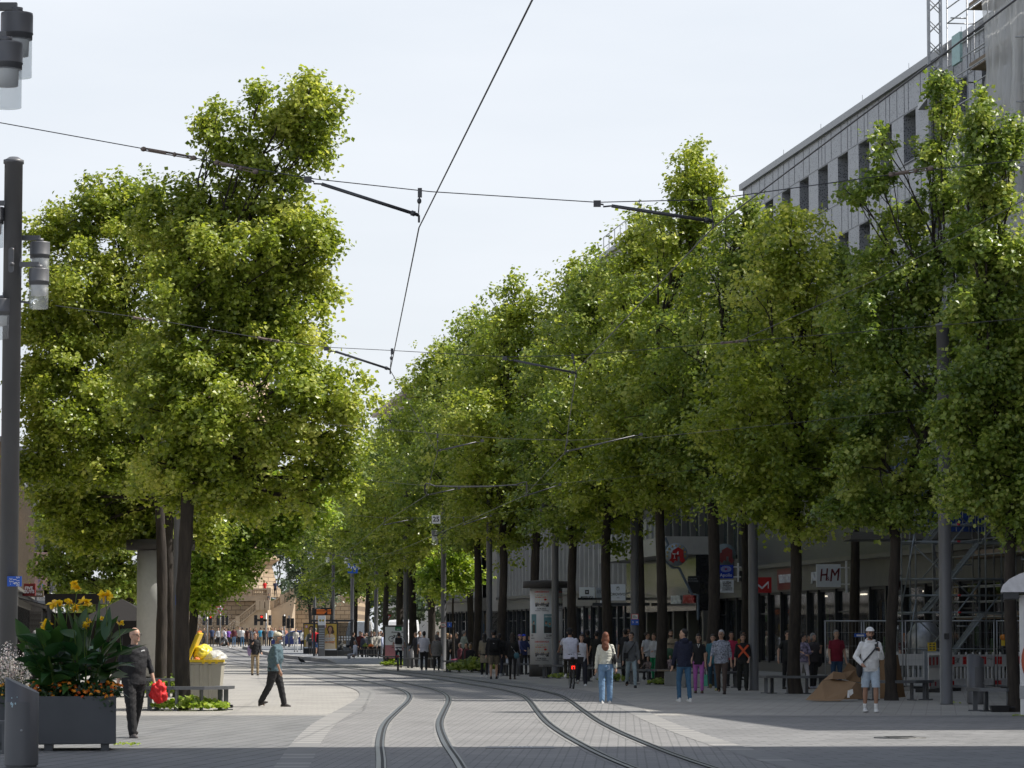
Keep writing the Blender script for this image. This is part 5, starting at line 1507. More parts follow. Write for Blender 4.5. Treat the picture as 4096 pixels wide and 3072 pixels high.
m = MB(); m.boxp((-1.3, -1, -.06), (1.6, 1, .08)); m.build('slab', M_DARKM, root)
YB = 149.6
root = thing('pharmacy_sign', 'round grey sign with a red Gothic letter, yellow stars and a snake chalice', 'sign'); c = at(2705, 2218, YB); root.location = c
M_DISC = mat('sign_disc', (.30, .34, .38), .4, .2); M_BLUEG = mat('blue_grey_metal', (.14, .18, .23), .45, .3); M_STAR = mat('star_yellow', (.62, .42, .03), .5)
k = YB / FOC
m = MB(); m.lathe([(0, 0), (46 * k, 0), (46 * k, .3), (0, .3)], 40); m.T = None
o = m.build('disc', M_DISC, root); o.rotation_euler = (R(-90), 0, 0); o.location = (0, .3, 0)
o.rotation_euler = (R(90), 0, 0); o.location = (0, .3, 0)
m = MB()
# blackletter A as a polygon outline in photo pixels (disc centre 0,0)
A1 = [(-13, 17), (8, 29), (29, 17), (29, -13), (36, -24), (26, -35), (14, -26), (14, -8), (5, -8), (5, -28), (-4, -22), (-12, -35), (-20, -27), (-30, -24), (-20, -14), (-20, 6), (-13, 8)]
m.prism([(x * k, z * k) for x, z in A1], -.03, 0, 'y'); m.build('letter', M_SRED, root)
m = MB(); m.prism([(x * k, z * k) for x, z in [(3, 9), (9, 14), (9, 0), (3, 0)]], -.035, -.031, 'y')
m.lathe([(0, 0), (1 * k, 0), (10 * k, 5 * k), (9 * k, 6 * k)], 14, (-7 * k, -.06, -2 * k)); m.tube([(-7 * k, -.06, -2 * k), (-7 * k, -.06, -14 * k)], 1.3 * k, 6); m.boxp((-12 * k, -.05, -16 * k), (-2 * k, -.04, -14 * k))
m.build('chalice', M_SW, root)
m = MB()
for i in range(9):
    a = R(-10 + i * 25); P = []
    for j in range(10):
        rr_ = (5.0 if j % 2 == 0 else 2.1) * k; b_ = PI / 2 + j * PI / 5; P.append((math.cos(a) * 37 * k + math.cos(b_) * rr_, math.sin(a) * 37 * k + math.sin(b_) * rr_))
    m.prism(P, -.02, 0, 'y')
m.build('star', M_STAR, root)['kind'] = 'stuff'
m = MB()
pts = [at(2660, 2150, YB + .2), at(2672, 2178, YB + .2), at(2658, 2200, YB + .2), at(2662, 2245, YB + .2), at(2690, 2270, YB + .2), at(2716, 2272, YB + .2), at(2768, 2378, YB + .2), at(2792, 2380, YB + .2), at(2793, 2480, YB + .2)]
m.tube([p - c for p in pts], .07, 6); m.build('frame', M_BLUEG, root)
sign(2752, 2304, 2798, 2374, 150.4, 'black panel with two small lines of grey capitals beside the round sign', [mat('panel_black', (.012, .012, .014), .4), M_SGREY], lambda m, w, h: (add_text(m, 'EUROPA', h * .13, -.05, -.006, h * .84), add_text(m, 'APOTHEKE', h * .13, -.05, -.006, h * .70)), .1)
# pale ghost copy of the round sign: its twin farther along
root = thing('pharmacy_sign', 'second round pharmacy sign, pale and half hidden by leaves', 'sign'); c = at(2900, 2218, 148); root.location = c
m = MB(); m.lathe([(0, 0), (.5, 0), (.5, .2), (0, .2)], 32); o = m.build('disc', mat('disc_pale', (.16, .20, .20), .4), root); o.rotation_euler = (R(90), 0, 0); o.location = (0, .2, 0)
m = MB(); m.prism([(x * k, z * k) for x, z in A1], -.03, 0, 'y'); m.build('letter', mat('dull_red', (.2, .03, .03), .5), root)
# left side signs
sign(89, 2334, 141, 2384, 196, 'dark red box sign with two rows of white block capitals', [M_SDRED, M_SW], lambda m, w, h: (add_text(m, 'FIVE', h * .34, 0, -.008, h * .62, bold=.03, xscale=1.05), add_text(m, 'GUYS', h * .34, 0, -.008, h * .34, bold=.03, xscale=1.05)), .3)
sign(118, 2362, 174, 2388, 212, 'brown sign with white lower-case letters behind the dark red one', [mat('sign_brown', (.16, .12, .08), .5), M_WHITE], lambda m, w, h: add_text(m, 'rishka', h * .62, .05, -.008, h * .45, bold=.02), .2)
sign(147, 2384, 210, 2402, 226, 'long white sign with thin grey capitals', [M_WHITE, M_SGREY], lambda m, w, h: add_text(m, 'ONLY', h * .9, 0, -.008, h * .5), .2)
def dbs(m, w, h):
    for (a_, b_) in (((-.3, .2), (-.3, .8)), ((-.3, .8), (.3, .8)), ((.3, .8), (.3, .2)), ((.3, .2), (-.3, .2)), ((-.12, .33), (.12, .67))):
        m.tube([(a_[0] * w, -.01, a_[1] * h), (b_[0] * w, -.01, b_[1] * h)], .035, 4)
sign(198, 2368, 227, 2402, 236, 'grey square sign with a slash inside an outlined square', [M_SGREY, M_WHITE], dbs, .2)
sign(152, 2402, 188, 2416, 232, 'blank pale grey sign hanging under the long white one', [M_SGREY], None, .2)
M_BAN = mat('banner_pink', (.60, .40, .38), .7, var=.12, scale=.5); M_VIO = mat('banner_violet', (.12, .12, .50), .6); M_CYA = mat('banner_cyan', (.08, .42, .72), .6)
def ven(m, w, h):
    T = Matrix.Rotation(R(-90), 4, 'Y')
    add_text(m, 'Venice', w * .36, -w * .08, -.01, h * .36, T=T, bold=.02); m.mat(1); add_text(m, 'Beach', w * .36, -w * .08, -.01, h * .78, T=T, bold=.02)
    m.prism([(-w * .2, h * .03), (-w * .2, h * .15), (-w * .05, h * .09)], -.01, -.004, 'y'); m.prism([(w * .2, h * .04), (w * .1, h * .15), (w * .2, h * .15)], -.01, -.004, 'y')
    m.mat(0); m.ell((-w * .06, -.01, h * .07), (w * .09, .004, h * .07), 10, 6)
sign(137, 2210, 189, 2358, 206, 'tall pink vertical banner with violet and blue sideways lettering', [M_BAN, M_VIO, M_CYA], ven, .06, 'banner')
# dark sunshade between canna and white column
root = thing('sunshade', 'dark brown market sunshade behind the canna flowers', 'sunshade'); c = at(487, 2478, 118); root.location = (c.x, 118, 0); zc = c.z
m = MB(); m.add([(-1.45, -1.45, zc - .05), (1.45, -1.45, zc - .05), (1.45, 1.45, zc - .05), (-1.45, 1.45, zc - .05), (0, 0, zc + .75)], [(0, 1, 4), (1, 2, 4), (2, 3, 4), (3, 0, 4)])
for (a_, b_) in (((-1.45, -1.45), (1.45, -1.45)), ((1.45, -1.45), (1.45, 1.45)), ((1.45, 1.45), (-1.45, 1.45)), ((-1.45, 1.45), (-1.45, -1.45))):
    m.add([(a_[0], a_[1], zc - .05), (b_[0], b_[1], zc - .05), (b_[0], b_[1], zc - .3), (a_[0], a_[1], zc - .3)], [(0, 1, 2, 3)])
m.build('canopy', mat('shade_cloth', (.010, .008, .007), .9), root)
m = MB(); m.tube([(0, 0, 0), (0, 0, zc + .7)], .04, 8); m.build('pole', M_DARKM, root)
root = thing('stall_roof', 'flat dark brown stall roof left of the sunshade, behind the canna', 'stall'); c = at(270, 2405, 130); root.location = (c.x, 130, 0)
m = MB(); m.boxp((-.9, 0, c.z - .1), (1.3, 3, c.z + .3)); m.build('roof', MATS['shade_cloth'], root)
m = MB(); m.boxp((-1.3, 3.1, 0), (2.5, 3.3, 2.5)); m.build('back_wall', MATS['shade_cloth'], root)  # dark sheet added to hide the sunlit ground behind the canna
m = MB(); m.boxp((-.85, .2, 0), (-.7, .35, c.z - .1)); m.boxp((1.1, .2, 0), (1.25, .35, c.z - .1)); m.build('post', M_DARKM, root)

# ================================================================ WHEELED CONTAINER
Yb = 74.0; b = gx(812, Yb); root = thing('waste_container', 'beige wheeled waste container with its yellow lid open, overfilled with bags', 'waste container'); root.location = b
M_BEIGE = mat('container_beige', (.36, .34, .28), .55, var=.07, scale=2); M_YLID = mat('lid_yellow', (.72, .50, .01), .45, var=.05)
m = MB(); w0, w1, d0, d1 = .40, .47, .30, .40; z0, z1 = .16, 1.02
def frus(m, x0, y0, z0, x1, y1, z1):
    m.add([(-x0, -y0, z0), (x0, -y0, z0), (x0, y0, z0), (-x0, y0, z0), (-x1, -y1, z1), (x1, -y1, z1), (x1, y1, z1), (-x1, y1, z1)], [(0, 3, 2, 1), (0, 1, 5, 4), (1, 2, 6, 5), (2, 3, 7, 6), (3, 0, 4, 7)])
frus(m, w0, d0, z0, w1, d1, z1)
for x in (-.2, .0, .2): m.add([(x - .03, -d0 - .025, z0 + .05), (x + .03, -d0 - .025, z0 + .05), (x + .035, -d1 - .02, z1 - .06), (x - .035, -d1 - .02, z1 - .06), (x - .05, -d0 + .01, z0 + .05), (x + .05, -d0 + .01, z0 + .05), (x + .055, -d1 + .01, z1 - .06), (x - .055, -d1 + .01, z1 - .06)], [(0, 1, 2, 3), (0, 3, 7, 4), (1, 5, 6, 2)])
m.boxp((-w1 - .03, -d1 - .03, z1 - .04), (w1 + .03, d1 + .03, z1 + .0)); bevel(m.build('body', M_BEIGE, root), .015)
m = MB(); m.boxp((-w1 - .05, -d1 - .05, z1 + .003), (w1 + .05, -d1 + .1, z1 + .06)); m.boxp((-w1 - .05, -d1, z1 + .003), (-w1 + .05, d1, z1 + .06))
for x in (.05, .2, .35): m.boxp((x - .03, -d1 - .07, z1 - .03), (x + .03, -d1 - .04, z1 + .05))
m.build('rim', M_YLID, root)
m = MB(); T = Matrix.Translation((-.30, .0, z1 + .05)) @ Matrix.Rotation(R(-68), 4, 'Y'); m.T = T; m.boxp((0, -.42, -.03), (.66, .42, .03)); m.boxp((.04, -.36, .03), (.6, -.28, .06)); m.boxp((.04, .28, .03), (.6, .36, .06)); bevel(m.build('lid', M_YLID, root), .012)
m = MB()
for sx in (-1, 1):
    for sy in (-1, 1):
        m.T = Matrix.Translation((sx * .33, sy * .26, .09)) @ Matrix.Rotation(R(90), 4, 'Y'); m.lathe([(0, -.03), (.09, -.03), (.09, .03), (0, .03)], 18); m.T = None
m.build('wheel', M_RUBBER, root)
m = MB(); m.boxp((.28, -.45, .0), (.72, -.3, .07)); m.build('foot_pedal', M_BLACK, root)
def lumpy(name, c, r, mt, label, cat, seed, sub=3, amp=.25, fr=3.0):
    bm = bmesh.new(); bmesh.ops.create_icosphere(bm, subdivisions=sub, radius=1)
    for v in bm.verts:
        n_ = noise.noise(v.co * fr * .5 + Vector((seed, 0, 0))) + .5 * noise.noise(v.co * fr * 1.4 + Vector((0, seed, 0))) + .25 * noise.noise(v.co * fr * 3 + Vector((seed, seed, 0)))
        v.co *= 1 + amp * n_; v.co = Vector((v.co.x * r[0], v.co.y * r[1], v.co.z * r[2]))
    me = bpy.data.meshes.new(name); bm.to_mesh(me); bm.free(); me.materials.append(mt)
    for p in me.polygons: p.use_smooth = sub > 3
    o = bpy.data.objects.new(name, me); COL.objects.link(o); o.location = c
    if label: tagp(o, label, cat)
    return o
M_FILM = glass_clear('plastic_film', (.75, .74, .70), .62, .25)
lumpy('rubbish_bag', b + Vector((.0, -.02, 1.22)), (.24, .28, .2), mat('yellow_bag', (.70, .58, .05), .35), 'crumpled yellow plastic bag on top of the beige container', 'bag', 3, 4)
lumpy('rubbish_bag', b + Vector((.27, -.05, 1.13)), (.27, .32, .15), M_FILM, 'translucent white plastic bag bulging over the right edge of the container', 'bag', 8, 4)
lumpy('rubbish_bag', b + Vector((-.10, -.3, 1.08)), (.07, .07, .06), mat('orange_bag', (.62, .2, .08), .4), 'small orange bag inside the rim of the beige container', 'bag', 9)

# ================================================================ CARDBOARD
M_CARD = mat('cardboard', (.27, .165, .085), .85, var=.1, scale=2.5, bump=.15); M_CARDD = mat('cardboard_inside', (.20, .12, .062), .85, var=.1, scale=3)
def sheet(name, label, Y, polys, mats=None, cat='cardboard', th=.012, group='loose cardboard below the linden'):
    """folded sheets: each poly a list of (px, py, dy) with real depth offsets"""
    root = thing(name, label, cat, group); o = at(polys[0][1][0][0], polys[0][1][0][1], Y); o = Vector((o.x, Y, 0)); root.location = o
    for k, (nm, P) in enumerate(polys):
        pts = [at(px, py, Y + dy) - o for px, py, dy in P]
        for p in pts: p.z = max(p.z, .01)
        n = len(pts); nn = Vector((0, 1, 0)) * th
        m = MB(); m.add(pts + [p + nn for p in pts], [tuple(range(n)), tuple(reversed(range(n, 2 * n)))] + [(i, (i + 1) % n, n + (i + 1) % n, n + i) for i in range(n)])
        m.build(nm, (M_CARD, M_CARDD)[k % 2] if mats is None else mats[k], root)
    return root
Yk = 80.5
sheet('cardboard_sheet', 'big crushed brown cardboard sheet lying like a tent on the paving', Yk, [
    ('panel', [(3223, 2799, -.1), (3268, 2752, .2), (3288, 2723, .4), (3330, 2718, .5), (3400, 2724, .5), (3424, 2729, .4), (3400, 2762, -.1), (3372, 2798, -.4), (3300, 2799, -.4)]),
    ('side_flap', [(3372, 2798, -.4), (3400, 2762, -.1), (3424, 2729, .4), (3446, 2735, .6), (3452, 2796, .0)]),
    ('fold', [(3224, 2800, -.1), (3300, 2799, -.45), (3372, 2799, -.42), (3360, 2804, -.6), (3262, 2804, -.5)])])
sheet('cardboard_box', 'open brown box leaning on top of the crushed cardboard', Yk + .5, [
    ('front', [(3290, 2722, .1), (3334, 2686, .3), (3382, 2692, .2), (3380, 2716, -.1), (3330, 2716, -.1)]),
    ('flap', [(3330, 2716, -.12), (3334, 2688, .0), (3381, 2694, .0), (3380, 2717, -.12)]),
    ('side', [(3376, 2688, .3), (3420, 2680, .5), (3438, 2690, .6), (3444, 2730, .5), (3400, 2724, .3), (3382, 2718, .1)]),
    ('upright_flap', [(3368, 2690, .6), (3393, 2650, .8), (3440, 2682, .9), (3438, 2692, .8)])])
sheet('cardboard_box', 'tall upright cardboard carton behind the dark trunk', 83.2, [
    ('front', [(3520, 2799, 0), (3520, 2640, 0), (3546, 2636, 0), (3548, 2799, 0)]),
    ('side', [(3548, 2799, 0), (3546, 2620, 0), (3592, 2619, .5), (3622, 2788, .7)]),
    ('flap', [(3622, 2788, .7), (3632, 2768, .5), (3628, 2778, .2), (3618, 2795, .1)])])
root = thing('paper_scrap', 'white address label torn on the crushed cardboard', 'paper'); p = at(3398, 2774, Yk - .75); root.location = p
m = MB(); m.add([(-.06, 0, -.10), (0, -.01, -.10), (.01, -.01, .08), (-.04, 0, .08)], [(0, 1, 2, 3)]); m.add([(.02, -.01, -.06), (.09, -.02, .0), (.08, -.02, .11), (.0, -.01, .09)], [(0, 1, 2, 3)]); m.build('sheet', M_WHITE, root, fix=False)

# ================================================================ BUILDING SITE
Yf = 97.0
def fence_panel(pxa, pxb, Ya, Yb2, label, n=26):
    a, b = gx(pxa, Ya), gx(pxb, Yb2); a.z = b.z = 0
    root = thing('site_fence', label, 'fence', 'temporary wire site fence'); root.location = a
    d = b - a; L = d.length; root.rotation_euler = (0, 0, math.atan2(d.y, d.x))
    m = MB()
    for x in (0.03, L - .03): m.tube([(x, 0, .08), (x, 0, 2.05)], .021, 8)
    m.tube([(0, 0, 2.03), (L, 0, 2.03)], .021, 8); m.tube([(0, 0, .15), (L, 0, .15)], .019, 8)
    m.build('frame', M_GALV, root)
    m = MB(); k = int(L / .10)
    for i in range(1, k): m.tube([(i * L / k, 0, .15), (i * L / k, 0, 2.03)], .0028, 3, cap=False)
    for z in (.5, .9, 1.3, 1.7): m.tube([(0, 0, z), (L, 0, z)], .003, 3, cap=False)
    m.build('wire_mesh', M_GALV, root, fix=False)['kind'] = 'stuff'
    m = MB()
    for x in (0, L): m.box((x, 0, .06), (.2, .62, .12))
    m.build('foot_block', CONC, root)
    return root, L
fence_panel(3297, 3450, 96, 95.5, 'wire fence panel at the left end of the building site')
fence_panel(3452, 3614, 95.5, 95, 'wire fence panel behind the white hoodie and the dark trunk')
fence_panel(3618, 3790, 95, 95, 'wire fence panel at the foot of the stair tower')
fence_panel(3794, 3980, 95, 95, 'wire fence panel right of the lamp column')
fence_panel(3984, 4180, 95, 94.5, 'wire fence panel reaching the right edge')
for (px, py, w, h, lab) in ((3440, 2541, .34, .10, 'long blue and white notice tied to the site fence'), (3586, 2510, .12, .12, 'small white notice tied to the site fence')):
    root = thing('notice_board', lab, 'notice'); root.location = at(px, py, 94.9)
    m = MB(); m.boxp((-w / 2, -.01, -h / 2), (w / 2, .01, h / 2)); m.mat(1); m.boxp((-w * .3, -.014, -h * .3), (w * .35, -.01, h * .2)); m.build('board', [M_BLUEP if w > .2 else M_SGREY, M_SW], root)
M_PLW = mat('barrier_white', (.60, .60, .60), .5, var=.07, scale=2)
def barrier(pxa, pxb, Ya, Yb2, label, red=True, seed=0):
    a, b = gx(pxa, Ya), gx(pxb, Yb2); a.z = b.z = 0
    root = thing('site_barrier', label, 'barrier', 'plastic site barriers'); root.location = a
    d = b - a; L = d.length; root.rotation_euler = (0, 0, math.atan2(d.y, d.x))
    m = MB()
    m.boxp((0, -.025, .10), (L, .025, .16)); m.boxp((0, -.025, .30), (L, .025, .35)); m.boxp((0, -.025, .70), (L, .025, .75)); m.boxp((0, -.025, 1.0), (L, .025, 1.05))
    m.boxp((0, -.015, .75), (L, .015, 1.0)); m.boxp((0, -.015, .16), (L, .015, .30))
    n = int(L / .14)
    for i in range(n + 1): m.boxp((i * (L - .05) / n, -.018, .35), (i * (L - .05) / n + .05, .018, .70))
    for i in range(int(L / .25) + 1): m.boxp((i * (L - .05) / int(L / .25), -.02, 1.05), (i * (L - .05) / int(L / .25) + .045, .02, 1.12))
    m.build('frame', M_PLW, root)
    if red:
        k = int(L / .27); m = MB()
        for i in range(k):
            if i % 2 == 0: m.boxp((.06 + i * L / k, -.019, .765), (.06 + (i + 1) * L / k - .005, -.0155, .99))
            if i % 3 == 0: m.boxp((.06 + i * L / k, -.019, .17), (.06 + (i + 1) * L / k - .03, -.0155, .29))
        m.build('red_stripes', M_REDP, root)['kind'] = 'stuff'
    m = MB()
    for x in (.15, L - .15): m.box((x, 0, .05), (.3, .75, .1))
    m.build('foot', mat('recycled_rubber', (.04, .04, .04), .9), root)
    return root
barrier(3712, 3775, 92.5, 95.0, 'short red and white plastic barrier standing left of the lamp column')
r_ = barrier(3778, 4030, 95.0, 96.2, 'long red and white plastic barrier with a black scribble right of the lamp column')
m = MB(); P = []
rr = random.Random(4)
for j in range(3):
    P = [(.42 + rr.uniform(-.12, .12), -.024, .88 + rr.uniform(-.1, .1)) for i in range(6)]; m.tube(P, .005, 4)
P = [(1.55 + i * .03, -.024, .92 + rr.uniform(-.03, .03)) for i in range(8)]; m.tube(P, .005, 4)
m.build('scribble', M_BLACK, r_)
barrier(4034, 4200, 97, 97, 'red and white plastic barrier at the right edge behind the trunk')
barrier(3585, 3696, 98.5, 98.5, 'all-white plastic barrier behind the fence at the foot of the stairs', False)
root = thing('warning_lamp', 'yellow warning lamp on top of the red and white barrier', 'warning lamp'); p = at(4012, 2560, 96.6); root.location = p
m = MB(); m.boxp((-.05, -.04, -.17), (.05, .04, -.01)); m.build('housing', M_YLID, root)
m = MB(); m.lathe([(0, 0), (.09, 0), (.09, .05), (0, .05)], 16); o = m.build('lens', mat('amber', (.75, .25, .01), .3), root); o.rotation_euler = (R(90), 0, 0); o.location = (0, .02, .08)
root = thing('tool_box', 'bright yellow perforated box standing among the scaffold tubes', 'box'); p = at(3727, 2586, 99); root.location = (p.x, 99, 0)
m = MB(); m.boxp((-.12, -.1, p.z - .14), (.12, .1, p.z + .12)); m.mat(1)
for i in range(2):
    for j in range(3): m.boxp((-.085 + i * .1, -.105, p.z - .1 + j * .075), (-.02 + i * .1, -.1, p.z - .06 + j * .075))
m.mat(2); m.boxp((-.3, -.2, 0), (.3, .2, p.z - .14)); m.build('box', [M_YLID, M_BLACK, M_SGREY], root)
root = thing('site_silo', 'grey round mixer drum with white lettering behind the wire fence', 'container'); p = at(3700, 2560, 103); root.location = (p.x, 103, 0)
m = MB(); m.lathe([(0, .5), (.55, .6), (.6, 1.6), (.3, 2.0), (0, 2.05)], 24); m.build('drum', M_GALV, root); m = MB(); m.box((0, 0, .27), (.9, .9, .54)); m.build('base', M_SGREY, root)

def pole_(m, a, b, r=.024, n=7): m.tube([a, b], r, n)
M_TUBE = mat('scaffold_tube', (.27, .30, .31), .45, .6, var=.15, scale=4)
M_DECKW = mat('scaffold_board', (.22, .17, .12), .85, var=.2, scale=5)
# stair tower
Ys = 99.0; xa, xb = at(3608, 2532, Ys).x, at(3945, 2532, Ys).x; xm = at(3665, 2532, Ys).x
root = thing('scaffold_stair', 'steel scaffold stair tower with zigzag flights behind the right-hand lamp column', 'scaffold'); root.location = (xm, Ys, 0)
W = xb - xm; lev = [0.0] + [zz(p_, Ys) for p_ in (2450, 2166, 1882, 1600)]
for k, (x, y) in enumerate([(xa - xm, 0), (0, 0), (W, 0), (xa - xm, 1.4), (0, 1.4), (W, 1.4), (W + .7, 0), (W + .7, 1.4)]):
    m = MB(); pole_(m, (x, y, .02), (x, y, 9.6)); m.box((x, y, .01), (.15, .15, .02)); m.build('standard', M_TUBE, root)
m = MB()
for z0 in lev[1:]:
    for dz in (0, .52, 1.02):
        pole_(m, (xa - xm, 0, z0 + dz), (W + .7, 0, z0 + dz)); pole_(m, (xa - xm, 1.4, z0 + dz), (W + .7, 1.4, z0 + dz))
    for x in (xa - xm, 0, W, W + .7): pole_(m, (x, 0, z0), (x, 1.4, z0)); pole_(m, (x, 0, z0 + 1.02), (x, 1.4, z0 + 1.02))
pole_(m, (xa - xm, 0, 1.2), (W + .7, 0, 1.2)); m.build('ledger', M_TUBE, root)
m = MB()
for i in range(4):
    z0, z1 = lev[i] if i < len(lev) else 0, lev[i + 1]
    pole_(m, (0, 1.45, z1), (W, 1.45, z0 + .3)); pole_(m, (xa - xm, -.04, z0 + .2), (.0, -.04, z1 + .4)) if i < 2 else None
m.build('brace', M_TUBE, root)['kind'] = 'stuff'
for i in range(4):
    z0, z1 = lev[i], lev[i + 1]
    x0, x1 = (.25, W - .1) if True else (W, 0)
    y0, y1 = (.08, .62) if i % 2 == 0 else (.75, 1.3)
    m = MB()
    for y in (y0, y1):
        m.add([(x0, y, z0 - .0), (x0 + .22, y, z0), (x1, y, z1 - .12), (x1, y, z1 + .04), (x0, y + .03, z0), (x0 + .22, y + .03, z0), (x1, y + .03, z1 - .12), (x1, y + .03, z1 + .04)], [(0, 1, 2, 3), (7, 6, 5, 4), (0, 3, 7, 4), (1, 5, 6, 2)])
    ns = 9
    for s_ in range(ns):
        t = (s_ + .5) / ns; m.boxp((x0 + (x1 - x0) * t - .02, y0 + .031, z0 + (z1 - z0) * t - .02), (x0 + (x1 - x0) * t + .20, y1 - .001, z0 + (z1 - z0) * t + .01))
    m.build('stair_flight', M_TUBE, root)
    m = MB(); pole_(m, (x0, y0 - .05, z0 + 1.0), (x1, y0 - .05, z1 + 1.0)); pole_(m, (x0 + .1, y0 - .05, z0 + .05), (x1 + .5, y0 - .05, z1 + .5)); m.build('handrail', M_TUBE, root)
for z0 in lev[1:]:
    m = MB(); m.boxp((xa - xm, .02, z0 - .06), (.2, 1.38, z0 - .01)); m.boxp((W - .1, .02, z0 - .06), (W + .7, 1.38, z0 - .01)); m.build('deck', M_TUBE, root)
m = MB()
for i, z0 in enumerate(lev[1:]):
    for x in (W * .62,): m.tube([(x - .05, -.002, z0), (x + .05, -.002, z0)], .029, 7); m.tube([(x - .05, -.002, z0 + .52), (x + .05, -.002, z0 + .52)], .029, 7)
m.build('red_band', M_REDP, root)
root = thing('site_cabin', 'blue site cabin with railings on the canopy above the shopfront', 'cabin'); root.location = (at(3770, 2100, 108).x, 108, 0)
m = MB(); m.boxp((-1.7, -1.2, 5.0), (1.2, 1.2, 7.6)); m.build('wall', mat('cabin_blue', (.012, .05, .22), .5), root)
m = MB(); m.boxp((-.1, -1.24, 5.8), (.9, -1.19, 6.7)); m.build('window', M_WGLASS, root)
m = MB(); m.boxp((-1.55, -1.4, 5.3), (-.9, -1.2, 6.4)); m.build('meter_box', M_STONE, root)
m = MB(); m.boxp((-3.2, -1.5, 4.75), (3.2, 1.5, 4.98)); m.build('deck', M_FASCIA, root)
m = MB()
for i in range(30): m.tube([(-3.1 + i * .21, -1.45, 5.0), (-3.1 + i * .21, -1.45, 6.1)], .015, 4)
m.tube([(-3.2, -1.45, 6.1), (3.2, -1.45, 6.1)], .025, 6); m.build('railing', M_GALV, root)['kind'] = 'stuff'

# facade scaffold with debris netting
Msc = frame(30.1, 84.0, True, .25); Ls = (108.6 - 84.0) * nrm
root = root_at('facade_scaffold', 'steel facade scaffold wrapped in torn white netting at the top right corner', 'scaffold', Msc)
bays = 10; bl = Ls / bays; levs = [2.2 + 2.0 * i for i in range(12)]
for i in range(bays + 1):
    m = MB()
    top = 25.6 if i >= 3 else 25.6
    for y in (0.02, .95): pole_(m, (i * bl, y, .02), (i * bl, y, top + (.9 if (i + int(y)) % 2 else 0)))
    m.tube([(i * bl, .02, top - .8), (i * bl, .95, top - .8)], .03, 6)
    m.build('standard', M_GALV, root)
for k_, z0 in enumerate(levs):
    m = MB()
    for y in (.02, .95):
        pole_(m, (0, y, z0), (Ls, y, z0)); pole_(m, (0, y, z0 + 1.0), (Ls, y, z0 + 1.0)); pole_(m, (0, y, z0 + .5), (Ls, y, z0 + .5))
    for i in range(bays + 1): pole_(m, (i * bl, 0, z0), (i * bl, .97, z0)); pole_(m, (i * bl, .97, z0 - .3), (i * bl, 1.5, z0 - .3)) if i % 3 == 0 else None
    m.build('ledger', M_GALV, root)
    m = MB(); m.boxp((.05, .06, z0 - .07), (Ls - (.2 if k_ < 9 else 2.7), .9, z0 - .03)); m.boxp((.05, .93, z0), (Ls - 2.7, .945, z0 + .15)); m.build('deck', M_DECKW, root)
def net_mat():
    m, nt, b = new_mat('debris_net'); N, L = nt.nodes, nt.links
    b.inputs['Base Color'].default_value = (.85, .85, .84, 1); b.inputs['Roughness'].default_value = .8
    tl = N.new('ShaderNodeBsdfTranslucent'); tl.inputs['Color'].default_value = (.95, .95, .94, 1)
    m1 = N.new('ShaderNodeMixShader'); m1.inputs['Fac'].default_value = .45; L.new(b.outputs[0], m1.inputs[1]); L.new(tl.outputs[0], m1.inputs[2])
    tr = N.new('ShaderNodeBsdfTransparent'); mx = N.new('ShaderNodeMixShader')
    tc = N.new('ShaderNodeTexCoord'); nz = N.new('ShaderNodeTexNoise'); nz.inputs['Scale'].default_value = 1.2; nz.inputs['Detail'].default_value = 5
    mp = N.new('ShaderNodeMapping'); mp.inputs['Scale'].default_value = (2.5, 1, .35); L.new(tc.outputs['Object'], mp.inputs['Vector']); L.new(mp.outputs['Vector'], nz.inputs['Vector'])
    mr = N.new('ShaderNodeMapRange'); mr.inputs['From Min'].default_value = .3; mr.inputs['From Max'].default_value = .7; mr.inputs['To Min'].default_value = .5; mr.inputs['To Max'].default_value = .84
    L.new(nz.outputs['Fac'], mr.inputs['Value']); L.new(mr.outputs['Result'], mx.inputs['Fac']); L.new(tr.outputs[0], mx.inputs[1]); L.new(m1.outputs[0], mx.inputs[2])
    L.new(mx.outputs[0], N['Material Output'].inputs['Surface']); return m
M_NET = net_mat()
def netting(name, x0, x1, z0, z1, y, nx, nz_, seed, topfn=None, label=None):
    m = MB(); vs = []; fs = []
    for j in range(nz_ + 1):
        for i in range(nx + 1):
            u, t = i / nx, j / nz_; x = x0 + (x1 - x0) * u; zt = z1 if topfn is None else topfn(u)
            z = z0 + (zt - z0) * t
            yy_ = y + .16 * noise.noise(Vector((x * 1.7, z * .35, seed))) + .10 * noise.noise(Vector((x * 5, z * .9, seed))) + .05 * math.sin(x * 9 + z * .6)
            vs.append((x, yy_, z))
    for j in range(nz_):
        for i in range(nx):
            k = j * (nx + 1) + i; fs.append((k, k + 1, k + nx + 2, k + nx + 1))
    m.add(vs, fs, True); o = m.build(name, M_NET, root, fix=False)
    if label: o['label'] = label
netting('netting', 0, bl * 6.5, 7.5, 25.6, 1.15, 110, 60, 1.3, None, 'long white net sheet')
netting('netting', bl * 6.45, bl * 7.9, 8.0, 24, 1.15, 34, 60, 4.3, lambda u: 25.0 - 3.2 * math.sin(PI * min(1, u * 1.15)) * .9 + .9 * (u < .1), 'sagging white net sheet')
netting('netting', bl * 8.0, bl * 9.9, 9, 21, .45, 34, 60, 7.3, lambda u: 20.4 + 1.4 * math.sin(u * 5 + 1) - 1.5 * u, 'torn white net sheet')
m = MB(); m.boxp((bl * 9.3, .9, 20.6), (bl * 9.7, 1.0, 21.6)); m.build('mint_panel', mat('mint', (.35, .52, .52), .6), root)
